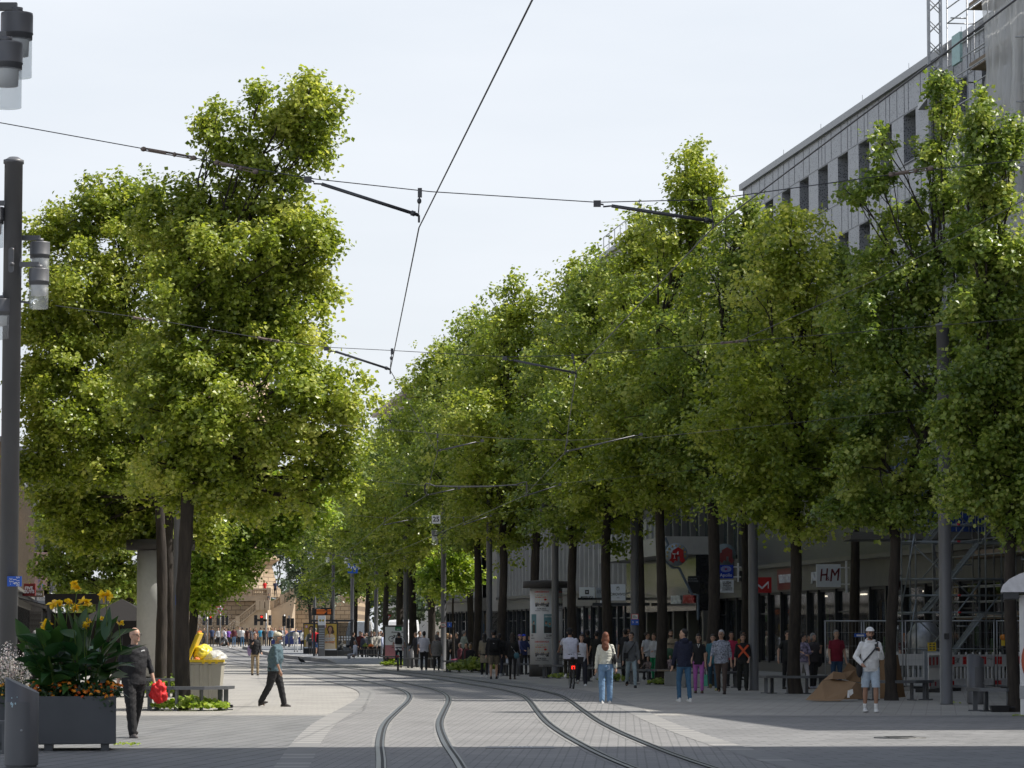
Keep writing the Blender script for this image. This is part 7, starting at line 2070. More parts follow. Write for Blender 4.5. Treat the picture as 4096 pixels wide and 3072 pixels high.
    for (hp, kn, an, sa) in (LL, RR):
        bare = low == 'shorts'; capsule(m, hp, kn, .040 * h * girth, (.029 if bare else .023) * h); kk = kn.lerp(an, .32); capsule(m, kn, kk, (.029 if bare else .023) * h, (.031 if bare else .023) * h); capsule(m, kk, an, (.031 if bare else .023) * h, .0165 * h)
        fd = Vector((0, -math.cos(R(sa * .6)), -math.sin(R(max(-sa, 0) * .8)))).normalized(); capsule(m, an - Vector((0, 0, .005 * h)), an + fd * .05 * h - Vector((0, 0, .022 * h)), .015 * h, .011 * h)
    fuse(m, 'body', skm, vx * .8, root, 2)
    if lod < 2:      # eyes, brows and mouth
        m = MB()
        for s in (-1, 1):
            m.ell(Hd(s * .017, -.0465, .002), (.0085 * h, .005 * h, .005 * h), 8, 6, HT)
        m.build('eyes', mat('eye_dark', (.03, .02, .018), .25), root)
        m = MB()
        for s in (-1, 1): m.ell(Hd(s * .017, -.050, .0125), (.012 * h, .004 * h, .0028 * h), 8, 5, HT)
        m.build('eyebrows', hairm(hair if hair != 'white' else 'grey'), root)
        m = MB(); m.ell(Hd(0, -.0505, -.033), (.0135 * h, .005 * h, .0036 * h), 8, 5, HT); m.build('mouth', mat('lips', (.30, .11, .09), .5), root)
        if beard:
            m = MB(); m.ell(Hd(0, -.026, -.045), (.034 * h, .030 * h, .026 * h), 12, 8, HT); fuse(m, 'beard', hairm(hair), vx * .8, root, 1, .003)
    if glasses and lod < 3:
        m = MB()
        for s in (-1, 1):
            P = [Hd(s * .018 + math.cos(t) * .0135, -.057, .001 + math.sin(t) * .011) for t in [i * PI / 5 for i in range(11)]]; m.tube(P, .0016 * h, 4)
            m.tube([Hd(s * .030, -.055, .003), Hd(s * .045, .0, .0)], .0014 * h, 4)
        m.build('glasses', M_BLACK, root)
    # ---- hair and hats
    if hl != 'bald':
        m = MB()
        m.ell(hc + HT @ Vector((0, .010 * h, .018 * h)), (.0475 * h, .055 * h, .058 * h), 16, 12, HT)
        if hl in ('short', 'buzz'): m.ell(Hd(0, .026, -.012), (.042 * h, .036 * h, .035 * h), 12, 8, HT)
        if hl == 'mid': m.ell(Hd(0, .020, -.025), (.052 * h, .040 * h, .055 * h), 14, 9, HT)
        if hl == 'long': m.ell(Hd(0, .026, -.04), (.052 * h, .038 * h, .075 * h), 14, 9, HT); m.ell(Hd(0, .046, -.13), (.050 * h, .028 * h, .085 * h), 14, 9, HT)
        if hl == 'xlong': m.ell(Hd(0, .026, -.04), (.058 * h, .042 * h, .08 * h), 14, 9, HT); m.ell(Hd(0, .050, -.15), (.056 * h, .034 * h, .115 * h), 14, 9, HT)
        if hl == 'tail': m.ell(Hd(0, .055, -.01), (.018 * h, .022 * h, .05 * h), 10, 7, HT)
        if hl == 'bun': ball(m, Hd(0, .058, .03), .024 * h)
        if hl == 'buzz': m.v = [tuple(Vector(hc) + (Vector(v) - Vector(hc)) * .975) for v in m.v]
        o = fuse(m, 'hair', hairm(hair), vx * .75, root, 1, .004 if hl != 'buzz' else 0, sd)
        # the face stays free: drop the hair in front of it
        bm = bmesh.new(); bm.from_mesh(o.data); dl = []
        inv = HT.inverted()
        for v in bm.verts:
            q = inv @ (v.co - hc)
            if q.y < -.018 * h and q.z < (.034 if hl != 'mid' else .024) * h: dl.append(v)
            elif q.y < .004 * h and q.z < -.002 * h and hl in ('short', 'buzz', 'tail', 'bun'): dl.append(v)
        bmesh.ops.delete(bm, geom=dl, context='VERTS'); bm.to_mesh(o.data); bm.free()
    if hat:
        kind, hcol = hat; m = MB()
        m.ell(hc + HT @ Vector((0, .008 * h, .028 * h)), (.051 * h, .060 * h, .050 * h), 16, 10, HT)
        if kind == 'cap': m.ell(Hd(0, -.065, .030), (.034 * h, .034 * h, .006 * h), 12, 6, HT)
        if kind == 'capback': m.ell(Hd(0, .062, .028), (.030 * h, .030 * h, .006 * h), 12, 6, HT)
        if kind == 'hood': m.ell(Hd(0, .014, -.01), (.054 * h, .056 * h, .078 * h), 14, 9, HT)
        o = fuse(m, 'cap' if 'cap' in kind else ('hood' if kind == 'hood' else 'beanie'), cloth(hcol), vx * .75, root, 1)
        bm = bmesh.new(); bm.from_mesh(o.data); inv = HT.inverted(); lim = .022 if kind != 'hood' else -.2
        dl = [v for v in bm.verts if (inv @ (v.co - hc)).z < lim * h or (kind == 'hood' and (inv @ (v.co - hc)).y < -.020 * h)]
        bmesh.ops.delete(bm, geom=dl, context='VERTS'); bm.to_mesh(o.data); bm.free()
    # ---- top
    tm = topm or cloth(top); g_ = girth * (1.03 if fem else 1.0); lo = .012 * h * loose
    m = MB(); hem = -.045 - (.0 if low != 'crop' else 0)
    if fem and coat == 0 and 'crop' in extra: hem = .03
    R_ = [(hem, .088, .064), (.05, .079 if fem else .086, .060), (.12, .076 if fem else .087, .060 * (1 + (girth - 1) * .8)), (.19, .088, .066), (.245, .086 if fem else .094, .060), (.283, .070, .047), (.305, .044, .036), (.318, .036, .034)]
    loft(m, [(*T((0, 0, z_ * h)), rx * h * g_ + lo * .6, ry * h * g_ + lo * .5) for z_, rx, ry in R_], 20)
    if coat:
        loft(m, [(0, .0, hz - coat * h, .105 * h * g_, .085 * h), (0, 0, hz - coat * .4 * h, .1 * h * g_, .075 * h), (0, 0, hz + .02 * h, .088 * h * g_, .064 * h)], 20)
    for (s, sp_, el, wr, d) in A:
        ball(m, sp_ + Vector((-s * .008 * h, 0, -.002 * h)), .030 * h * (1 + .2 * (girth - 1)))
        if sleeve == 'long': capsule(m, sp_, el, .030 * h + lo * .3, .0270 * h + lo * .3); capsule(m, el, el.lerp(wr, .93), .0270 * h + lo * .3, .0205 * h + lo * .2)
        elif sleeve == 'rolled': capsule(m, sp_, el, .031 * h, .0275 * h); capsule(m, el, el.lerp(wr, .35), .0275 * h, .026 * h)
        elif sleeve == 'short': capsule(m, sp_, sp_.lerp(el, .62), .031 * h, .031 * h)
    if hood or 'hood' in extra:
        m.ell(T((0, .046 * h, .315 * h)), (.058 * h, .034 * h, .042 * h), 12, 8); 
        m.T = Matrix.Translation(T((0, -.004 * h, .318 * h))); m.tube([(math.cos(t) * .052 * h, math.sin(t) * .046 * h, .01 * h * math.sin(t)) for t in [i * PI / 7 for i in range(15)]], .015 * h, 7); m.T = None
    fuse(m, 'coat' if coat else 'top', tm, vx, root, 3, (.005, .005, .005, .003)[lod], sd)
    # ---- legs
    if low:
        m = MB(); lm = cloth(legs)
        loft(m, [(0, 0, hz - .055 * h, .088 * h * g_, .062 * h * g_), (0, 0, hz - .01 * h, .090 * h * g_, .064 * h * g_), (0, .0, hz + .045 * h, .083 * h * g_, .058 * h * g_)], 18)
        m.ell(Vector((0, .022 * h, hz - .02 * h)), (.078 * h * g_, .052 * h * g_, .055 * h), 12, 8)
        w = {'long': 1.0, 'wide': 1.35, 'slim': .85, 'shorts': 1.35, 'crop': 1.0, 'skirt': 1.0}[low]
        for (hp, kn, an, sa) in (LL, RR):
            capsule(m, hp + Vector((0, 0, -.01 * h)), kn, .050 * h * g_ * (1 + (w - 1) * .3), .036 * h * w)
            if low != 'shorts': capsule(m, kn, kn.lerp(an, .97), .036 * h * w, .029 * h * w)
        if low == 'shorts':
            o = fuse(m, 'shorts', lm, vx, root, 2, .004, sd + 50)
            bm = bmesh.new(); bm.from_mesh(o.data)
            bmesh.ops.delete(bm, geom=[v for v in bm.verts if v.co.z < min(LL[1].z, RR[1].z) + .008 * h], context='VERTS'); bm.to_mesh(o.data); bm.free()
        else: fuse(m, 'trousers', lm, vx, root, 2, (.0045, .0045, .004, .002)[lod], sd + 50)
    # ---- shoes
    for (hp, kn, an, sa) in (LL, RR):
        m = MB(); pit = max(0, -sa) * .75 if pose not in ('sit', 'bike') else 0
        m.T = Matrix.Translation(an) @ Matrix.Rotation(R(-pit), 4, 'X')
        loft(m, [(0, -.022 * h, -ank + .0, .026 * h, .070 * h), (0, -.022 * h, -ank + .014 * h, .027 * h, .072 * h), (0, -.014 * h, -ank + .026 * h, .024 * h, .058 * h), (0, .004 * h, -ank + .045 * h, .020 * h, .032 * h), (0, .008 * h, -ank + .060 * h, .019 * h, .024 * h)], 14)
        m.T = None; m.build('shoe', cloth(shoe, .6), root)
        if 'socks' in extra and lod < 2:
            m = MB(); capsule(m, an + (kn - an) * .02, an + (kn - an) * .22, .021 * h, .024 * h); m.build('sock', M_WHITE, root)
    root['hz'] = hz; root['h'] = h
    del root['hz'], root['h']
    return root, dict(T=T, A=A, hc=hc, hz=hz, h=h, vx=vx, Hd=Hd, up=up, LL=LL, RR=RR)

def strap(P, root, pts, r=.008, mt=None, name='strap'):
    m = MB(); m.tube([Vector(p) for p in pts], r, 5); return m.build(name, mt or M_BLACK, root)
def carry(base, name, label, c, r, mt, cat='bag', T=None, box=False):
    """a carried thing at local point c of a person"""
    M = Matrix.Rotation(base.rotation_euler.z, 4, 'Z'); w = base.location + (M @ Vector(c))
    root = thing(name, label, cat); root.location = w; root.rotation_euler = (0, 0, base.rotation_euler.z)
    m = MB()
    if box: m.box((0, 0, 0), r, 0, .92)
    else: m.ell((0, 0, 0), r, 14, 9)
    o = m.build('bag_body' if cat == 'bag' else 'body', mt, root); 
    if box: bevel(o, min(r) * .25, 3)
    return root
def backpack(base, P, label, mt, w=.15, hh=.22, logo=False):
    h = P['h']; c = P['T']((0, .115 * h, .17 * h))
    r_ = carry(base, 'backpack', label, c, (w * h * 1.15, .09 * h, hh * h * 1.1), mt, box=True)
    m = MB()
    for s in (-1, 1): m.tube([(s * .055 * h, -.05 * h, .11 * h), (s * .055 * h, -.12 * h, .135 * h), (s * .06 * h, -.19 * h, .08 * h), (s * .065 * h, -.18 * h, -.04 * h)], .009 * h, 5)
    m.build('strap', M_BLACK, r_)
    m = MB(); m.box((0, .052 * h, -.02 * h), (w * h * .8, .02 * h, hh * h * .5)); m.build('pocket', mt, r_)
    if logo:
        m = MB(); m.prism([(-.02, .05), (0, .07), (.01, .055), (.03, .065), (.02, .045)], .050 * h + .03, .052 * h + .035, 'y'); m.build('emblem', M_WHITE, r_)
W_ = (.72, .72, .71)
K_ = (.018, .018, .02)
JE = (.16, .27, .42); JD = (.03, .07, .14); JM = (.05, .13, .23)

# ---- nearest figures
r, P = person('man in a white hoodie and pale denim shorts looking at his phone', 3483, 2850, 4, 1.80, W_, (.42, .50, .58), W_, 'black', 'short', 'm', 'step', ((18, 10, 108, 26), (-8, 26, 62, 34)), 'long', 'shorts', 1.08, hat=('cap', W_), hood=True, beard=True, extra=('socks',), turn=4, loose=1.7)
m = MB(); P_ = P['A'][0][3] + P['A'][0][4] * .07
ph = thing('phone', 'black phone held up by the man in the white hoodie', 'phone'); ph.location = r.location + Matrix.Rotation(r.rotation_euler.z, 4, 'Z') @ (P_ + Vector((-.04, -.03, .03)))
m.box((0, 0, 0), (.075, .012, .15)); o = m.build('body', M_BLACK, ph); ph.rotation_euler = (R(-25), 0, R(12))
T_ = P['T']; h = P['h']
strap(P, r, [T_((.085 * h, -.03 * h, .30 * h)), T_((.04 * h, -.085 * h, .22 * h)), T_((-.05 * h, -.092 * h, .12 * h)), T_((-.115 * h, -.03 * h, .04 * h))], .018)
m = MB(); m.ell(T_((-.13 * h, .0, -.02 * h)), (.07, .11, .17), 12, 8); m.build('shoulder_bag', cloth(K_), r)
m = MB(); m.prism([(-.08, -.02), (.08, -.02), (.06, .13), (-.06, .13)], -.008, .0, 'y'); o = m.build('pouch_pocket', cloth((.66, .66, .65)), r); o.location = T_((0, -.088 * h, .0 * h))
r, P = person('bald man in black with glasses holding a red jacket beside the planter', 534, 2952, 34, 1.78, (.010, .010, .012), (.012, .012, .013), (.07, .06, .055), 'grey', 'bald', 'l', 'stroll', ((8, 16, 12), (-12, 10, 12)), 'rolled', 'wide', 1.24, turn=18, glasses=True)
m = MB(); m.prism([(-.02, 0), (0, .015), (.03, .012), (.04, .03), (.02, .035), (-.03, .02)], -.003, .0, 'y'); o = m.build('emblem', M_WHITE, r); o.location = P['T']((.085, -.128, .45)); 
hd = P['A'][0][3] + P['A'][0][4] * .1
jr = lumpy('jacket', r.location + Matrix.Rotation(r.rotation_euler.z, 4, 'Z') @ (hd + Vector((.03, -.05, -.08))), (.13, .11, .17), cloth((.62, .012, .012), .6), 'crumpled red jacket hanging from the hand of the bald man', 'jacket', 5, 4, .42, 5.0)
r, P = person('old man with a beige cap and teal cardigan walking to the right', 1097, 2827, 82, 1.72, (.075, .125, .15), (.016, .016, .018), (.03, .025, .022), 'grey', 'short', 'm', 'stroll2', ((-10, 8, 12), (6, 9, 16)), 'rolled', 'wide', 1.36, hat=('cap', (.55, .50, .38)), turn=6, lean=6, beard=True)
r, P = person('woman with long red curls, white cropped jumper and light blue jeans, seen from behind', 2423, 2815, 181, 1.70, (.60, .60, .52), JE, W_, 'red', 'xlong', 'l', 'step2', ((-8, 13, 10), (8, 15, 8)), 'long', 'wide', 1.02, True, extra=('crop',), turn=-8)
T_ = P['T']; h = P['h']
m = MB(); m.ell(T_((-.13 * h, .03, .10 * h)), (.05, .11, .13), 12, 8); m.build('handbag', cloth(K_), r)
strap(P, r, [T_((-.12 * h, .03, .16 * h)), T_((-.09 * h, .06, .25 * h)), T_((-.05 * h, .055, .31 * h)), T_((-.09 * h, -.04, .26 * h)), T_((-.13 * h, -.03, .15 * h))], .007)
m = MB(); m.boxp((-.045, .128, -.10), (.035, .145, .0)); o = m.build('pocket_notebook', mat('notebook', (.35, .45, .6), .5), r); o.location = Vector((-.055, -.03, P['hz'] + .02))
r, P = person('young man in a navy hoodie and blue jeans seen from behind, looking left', 2736, 2808, 200, 1.78, (.014, .018, .042), JM, W_, 'black', 'buzz', 'l', 'step', ((12, 8, 10), (20, 8, 30)), 'long', 'long', 1.06, hood=True, turn=60, loose=1.5)

# ---- right pavement, middle distance
r, P = person('man in a floral shirt and brown trousers with glasses, striding forward', 2886, 2776, -8, 1.80, W_, (.085, .06, .05), (.03, .02, .018), 'white', 'buzz', 'l', 'walk', ((-10, 12, 16), (10, 14, 16)), 'rolled', 'long', 1.22, topm=mat('floral_cloth', (.28, .30, .36), .8, var=.85, scale=26), glasses=True, turn=-18)
r, P = person('woman in a black polo and magenta trousers with sunglasses', 2795, 2773, -4, 1.66, K_, (.42, .13, .42), (.12, .07, .05), 'dark', 'mid', 'l', 'step', ((4, 8, 20), (10, 8, 40)), 'short', 'long', 1.0, True, glasses=True)
m = MB(); m.tube([P['T']((-.03, -.10, .50)), P['T']((.0, -.125, .40)), P['T']((.03, -.10, .50))], .012, 4); m.build('collar', M_WHITE, r)
r, P = person('woman in a teal shirt carrying a mint-green tote bag', 2853, 2762, -6, 1.68, (.03, .13, .17), (.03, .08, .13), (.3, .28, .1), 'dark', 'mid', 'l', 'walk', ((4, 8, 10), (4, 12, 8)), 'short', 'long', 1.1, True)
hd = P['A'][1][3] + P['A'][1][4] * .09
tb = carry(r, 'tote_bag', 'mint-green cloth tote bag hanging from the hand of the woman in teal', hd + Vector((-.02, 0, -.42)), (.19, .05, .34), cloth((.10, .42, .30)), box=True)
m = MB(); m.tube([(-.06, 0, .16), (-.03, 0, .38), (.02, 0, .40), (.04, 0, .38), (.07, 0, .16)], .007, 4); m.build('handle', M_SW, tb)
r, P = person('long-haired boy in black with a big orange cross on the chest', 2972, 2762, 4, 1.66, (.014, .014, .016), (.02, .022, .02), K_, 'brown', 'mid', 'l', 'step', ((4, 10, 40, 20), (2, 12, 12)), 'rolled', 'wide', 1.1)
m = MB(); m.prism([(-.17, .50), (-.11, .53), (.17, .20), (.14, .14)], -.130, -.123, 'y'); m.prism([(.17, .50), (.11, .53), (-.15, .22), (-.15, .14)], -.138, -.131, 'y'); o = m.build('orange_cross', mat('tape_orange', (.70, .10, .03), .6), r); o.location = (0, 0, P['hz'] - .06)
person('man in a raspberry red t-shirt behind the boy with the orange cross', 2925, 2752, 12, 1.72, (.36, .02, .06), K_, K_, 'black', 'short', 'm', 'stand', sleeve='short', Y=103)
person('man in a mustard t-shirt leaning at the shop window', 2952, 2740, 60, 1.78, (.30, .17, .02), K_, K_, 'black', 'short', 'm', 'stand', sleeve='short', Y=117, lean=14)
person('dark-haired man in a sand-coloured shirt half hidden behind the floral shirt', 2838, 2750, 0, 1.70, (.24, .20, .15), K_, K_, 'black', 'short', 'm', 'stand', Y=110)
r, P = person('man in a beige printed t-shirt beside the pushchair', 2684, 2722, 0, 1.78, (.34, .28, .20), K_, K_, 'black', 'short', 'l', 'stand', ((10, 6, 30), (10, 6, 30)), 'short', Y=111, beard=True)
m = MB(); add_text(m, 'VENICE', .1, 0, -.128, P['hz'] + .36, bold=.01); m.build('print', M_PBLK, r)
r, P = person('slim man in a grey jumper and washed jeans with a black shoulder strap', 2525, 2751, 4, 1.74, (.11, .115, .12), (.30, .38, .42), K_, 'black', 'short', 'l', 'walk', ((8, 8, 20), (-4, 12, 10)), 'long', 'long', .98, turn=-40, loose=1.6)
T_ = P['T']; h = P['h']; strap(P, r, [T_((.07 * h, -.03 * h, .30 * h)), T_((0, -.09 * h, .2 * h)), T_((-.09 * h, -.06 * h, .08 * h))], .016)
m = MB(); m.box(T_((-.10 * h, -.05 * h, .06 * h)), (.14, .08, .16)); m.build('shoulder_bag', cloth(K_), r)
person('man in black vest and striped sleeves left of the grey jumper', 2500, 2728, 150, 1.82, (.016, .016, .018), K_, K_, 'black', 'short', 'm', 'stand', Y=117, turn=40)
person('bearded man with sunglasses behind the man in the grey jumper', 2513, 2722, 0, 1.86, (.05, .05, .055), K_, K_, 'black', 'buzz', 'm', 'stand', Y=122, beard=True, glasses=True, lod=1)
person('woman in a white printed t-shirt and black trousers turning right', 2588, 2716, 30, 1.70, (.50, .52, .56), K_, K_, 'dark', 'bun', 'l', 'stand', ((10, 12, 40), (0, 14, 20)), 'short', fem=True, Y=119, turn=40, lod=1)
person('woman in a white blouse and green trousers touching the tree', 2616, 2716, -40, 1.66, (.48, .50, .52), (.01, .22, .09), K_, 'brown', 'tail', 'l', 'stand', ((20, 12, 60), (10, 12, 60)), 'long', fem=True, Y=116, lod=1)
person('fair-haired child in a brown jacket on a small balance bike', 2592, 2735, -20, .98, (.17, .13, .12), K_, K_, 'blond', 'short', 'l', 'sit', ((50, 14, 20), (50, 14, 20)), 'long', Y=109, seat=.42, lod=1)
bk = thing('balance_bike', 'small black child balance bike beside the dark trunk', 'bicycle'); bk.location = gx(2592, 109)
m = MB()
for y in (-.30, .30): m.tube([(0, y + math.cos(t) * .15, .16 + math.sin(t) * .15) for t in [i * PI / 8 for i in range(17)]], .018, 5)
m.build('wheel', M_RUBBER, bk)
m = MB(); m.tube([(0, -.30, .16), (0, -.24, .52)], .015, 5); m.tube([(0, .30, .16), (0, .05, .35), (0, -.25, .42)], .015, 5); m.tube([(-.17, -.23, .54), (.17, -.23, .54)], .012, 5); m.box((0, .08, .39), (.09, .18, .05)); m.build('frame', M_BLACK, bk)
pc_ = thing('pushchair', 'pushchair with a green hood and a sitting toddler behind the tree bench', 'pushchair'); pc_.location = gx(2678, 109.5)
m = MB(); m.ell((0, .06, .98), (.22, .22, .20), 14, 8); m.build('hood', cloth((.05, .12, .07)), pc_)
m = MB(); m.box((0, .12, .62), (.38, .30, .5)); m.box((0, -.1, .48), (.36, .4, .1)); m.build('seat', cloth(K_), pc_)
m = MB()
for x in (-.24, .24): m.tube([(x, -.35, .12), (x, .12, .6), (x, .5, 1.02)], .015, 5); m.tube([(x, .35, .12), (x, -.05, .5)], .015, 5)
m.tube([(-.24, .5, 1.02), (.24, .5, 1.02)], .018, 5); m.build('frame', M_GALV, pc_)
for x in (-.24, .24):
    for y in (-.35, .35):
        m = MB(); m.T = Matrix.Translation((x, y, .12)) @ Matrix.Rotation(R(90), 4, 'Y'); m.lathe([(0, -.02), (.12, -.02), (.12, .02), (0, .02)], 14); m.build('wheel', M_RUBBER, pc_)
person('toddler in a silvery pink jacket sitting in the pushchair', 2680, 2700, 0, .80, (.38, .30, .32), (.25, .2, .2), W_, 'blond', 'short', 'l', 'sit', ((40, 14, 30), (40, 14, 30)), 'long', Y=109.1, seat=.55, lod=1)

# ---- group by the tall white-lettered sign, far right
person('woman in a colourful patterned shirt and white trousers, looking right', 3214, 2756, 30, 1.66, (.3, .3, .4), (.62, .60, .64), (.1, .07, .04), 'black', 'bun', 'l', 'step', ((20, 10, 80, 30), (10, 8, 70, 20)), 'long', 'slim', 1.1, True, topm=mat('colour_print', (.25, .22, .32), .8, var=1.0, scale=9), turn=40)
r, P = person('woman in a dark grey top and black trousers with a black shoulder bag', 3254, 2755, 20, 1.68, (.05, .045, .048), K_, (.3, .3, .35), 'grey', 'mid', 'l', 'step2', ((20, 10, 110, 20), (4, 8, 20)), 'short', 'long', 1.14, True, turn=25)
m = MB(); m.ell((.21, .04, .82), (.09, .13, .17), 12, 8); m.build('shoulder_bag', cloth(K_), r)
person('grey-haired man in a dark red polo shirt and jeans by the site fence', 3345, 2758, 14, 1.76, (.20, .012, .03), JD, K_, 'grey', 'short', 'l', 'stand', ((6, 10, 16), (4, 10, 22)), 'short', 'long', 1.16, Y=95.2)
person('person in a white shirt behind the woman in dark grey', 3238, 2740, 0, 1.62, (.5, .5, .52), K_, K_, 'dark', 'short', 'm', 'stand', Y=101)
person('man with striped black and white sleeve hidden behind the trunk', 3150, 2752, 20, 1.74, (.02, .02, .022), K_, K_, 'dark', 'short', 'l', 'stand', ((20, 20, 60), (-10, 24, 30)), Y=98)
person('worker in dark clothes and helmet inside the building site', 3615, 2720, 30, 1.66, (.06, .01, .01), K_, K_, 'dark', 'short', 'm', 'stand', Y=103, hat=('beanie', (.35, .12, .02)))

# ---- cyclists
def bicycle(px, py, rz, label, frame_m, L=1.05, wr=.34, light=False):
    root = thing('bicycle', label, 'bicycle'); place(root, G(px, py), R(rz))
    m = MB()
    def ring(m, y, r0, r1): m.tube([(0, y + math.cos(t) * r0, wr + .0 + math.sin(t) * r0) for t in [i * PI / 14 for i in range(29)]], r1, 6, cap=False)
    for y in (-L / 2, L / 2):
        m = MB(); ring(m, y, wr - .022, .022); w = m.build('wheel', M_RUBBER, root)
        m = MB(); ring(m, y, wr - .05, .009)
        for k in range(12): t = k * PI / 6; m.tube([(0, y, wr), (0, y + math.cos(t) * (wr - .05), wr + math.sin(t) * (wr - .05))], .0025, 3, cap=False)
        m.build('rim', M_GALV, w)
    bb = Vector((0, .06, .30)); sd_ = Vector((0, .24, .80)); hd_ = Vector((0, -L / 2 + .18, .82)); ra = Vector((0, L / 2, wr)); fa = Vector((0, -L / 2, wr))
    m = MB()
    for a, b_ in ((bb, sd_), (sd_ * .97, hd_), (bb, hd_ - Vector((0, 0, .14))), (bb, ra), (sd_ * .95, ra), (hd_, hd_ - Vector((0, .03, .2))), (hd_ - Vector((0, .03, .2)), fa)): m.tube([a, b_], .017, 7)
    m.build('frame', frame_m, root)
    m = MB(); m.tube([(-.29, -L / 2 + .28, 1.03), (-.2, -L / 2 + .18, 1.05), (0, -L / 2 + .17, 1.0), (.2, -L / 2 + .18, 1.05), (.29, -L / 2 + .28, 1.03)], .014, 6); m.tube([(0, -L / 2 + .18, .82), (0, -L / 2 + .17, 1.0)], .016, 6); m.build('handlebar', M_BLACK, root)
    m = MB(); m.ell((0, .27, .93), (.07, .13, .035), 10, 6); m.tube([(0, .24, .8), (0, .26, .92)], .014, 6); m.build('saddle', M_BLACK, root)
    m = MB(); m.tube([(-.12, .06 - .12, .18), (-.06, -.06, .2), (.06, .18, .4), (.12, .18, .42)], .01, 5); m.box((-.13, -.06, .18), (.1, .08, .025)); m.box((.13, .18, .42), (.1, .08, .025)); m.build('crank', M_BLACK, root)
    m = MB(); m.boxp((-.05, L / 2 - .02, .60), (.05, L / 2 + .02, .70)); m.build('rear_light', emit('rear_light_on', (.8, .02, .01), 2.0) if light else M_REDP, root)
    if light:
        m = MB(); m.tube([(-.07, .27, .72), (-.07, .62, .72), (.07, .62, .72), (.07, .27, .72)], .008, 5); m.build('carrier', M_BLACK, root)
        m = MB(); m.box((-.26, -L / 2 + .1, .86), (.24, .2, .2), 0, 1.15); m.build('basket', M_BLACK, root)
    return root
bicycle(2287, 2756, 184, 'dark city bicycle with a red rear light ridden by the man in white', M_BLACK, light=True)
person('broad man in white t-shirt, olive trousers and black cap riding away', 2281, 2756, 184, 1.84, (.56, .57, .66), (.035, .033, .022), W_, 'black', 'short', 'm', 'bike', ((52, 14, 8), (52, 14, 8)), 'short', 'long', 1.28, seat=.98, hat=('beanie', (.015, .015, .018)), lean=14)
bicycle(1592, 2684, 180, 'mint-coloured bicycle ridden away beside the advert board', mat('mint_frame', (.15, .45, .42), .4))
r, P = person('cyclist in a white t-shirt with a black backpack beside the advert board', 1594, 2684, 180, 1.76, W_, (.012, .02, .04), (.4, .3, .2), 'dark', 'short', 'l', 'bike', ((52, 14, 8), (52, 14, 8)), 'short', 'long', 1.1, seat=.98, lean=26)
backpack(r, P, 'small black backpack on the cyclist in the white t-shirt', cloth(K_), .16, .15)

# ---- woman beside the big cyclist and people around
person('woman in a white tank top and black trousers walking towards us', 2327, 2744, 4, 1.66, (.62, .62, .66), (.02, .02, .028), W_, 'brown', 'tail', 'l', 'walk', ((-6, 8, 14), (6, 8, 14)), 'none', 'wide', 1.0, True)
person('dark-clothed man behind the woman in the white tank top', 2350, 2716, 200, 1.80, (.012, .012, .014), K_, K_, 'black', 'short', 'd', 'stand', sleeve='long', Y=124)
person('dark-clothed man left of the red-haired woman', 2386, 2722, 190, 1.74, (.02, .02, .022), K_, W_, 'black', 'short', 'm', 'stand', ((0, 12, 40), (10, 16, 30)), Y=120)

# ---- centre group walking away
r, P = person('woman in a beige trench coat with long black hair, seen from behind', 1938, 2709, 180, 1.68, (.23, .20, .145), K_, W_, 'black', 'long', 'l', 'step', ((10, 8, 30), (0, 10, 16)), 'long', 'long', 1.0, True, coat=.20)
r, P = person('man in a black jacket and khaki shorts with a black backpack', 1975, 2717, 180, 1.80, (.012, .012, .018), (.15, .125, .09), K_, 'dark', 'short', 'l', 'step2', ((4, 12, 12), (4, 14, 20)), 'long', 'shorts', 1.25, hat=('capback', (.03, .03, .032)), loose=1.6)
backpack(r, P, 'black backpack with a small white emblem on the man in khaki shorts', cloth((.01, .01, .012)), .17, .21, True)
person('person in dark blue trousers walking just behind the khaki shorts', 1998, 2711, 175, 1.70, (.012, .012, .014), (.012, .014, .025), (.35, .38, .42), 'black', 'short', 'm', 'walk', sleeve='long')
r, P = person('woman in black with very long dark hair and a teal bag', 2050, 2717, 172, 1.70, (.013, .012, .013), K_, (.05, .035, .03), 'dark', 'xlong', 'l', 'step', ((6, 12, 20), (10, 10, 40)), 'long', 'slim', 1.16, True, coat=.06)
m = MB(); m.ell((-.16, .10, .86), (.11, .05, .11), 12, 8); m.build('teal_bag', cloth((.06, .15, .19)), r); strap(P, r, [(-.14, .12, .95), (.02, .14, 1.18), (.08, .08, 1.42)], .009, M_GALV)
r, P = person('man in a white t-shirt and black trousers walking away on the right pavement', 1696, 2688, 180, 1.76, (.55, .55, .62), K_, (.5, .5, .5), 'black', 'short', 'm', 'step', ((8, 14, 14), (4, 12, 14)), 'short', 'long', 1.22)
r, P = person('person in a checked grey coat with the hood up, black leggings', 1746, 2690, 178, 1.62, (.15, .145, .14), K_, (.5, .48, .46), 'dark', 'short', 'l', 'step2', ((6, 12, 12), (6, 12, 12)), 'long', 'slim', 1.16, True, coat=.10, hat=('hood', (.13, .125, .12)), topm=bricks('checked_coat', (.19, .18, .17), (.16, .155, .15), (.09, .09, .09), .05, .05, .006, plane='XZ', bump=0))
strap(P, r, [P['T']((.1, .08, .48)), P['T']((0, .12, .3)), P['T']((-.16, .06, .05))], .01)

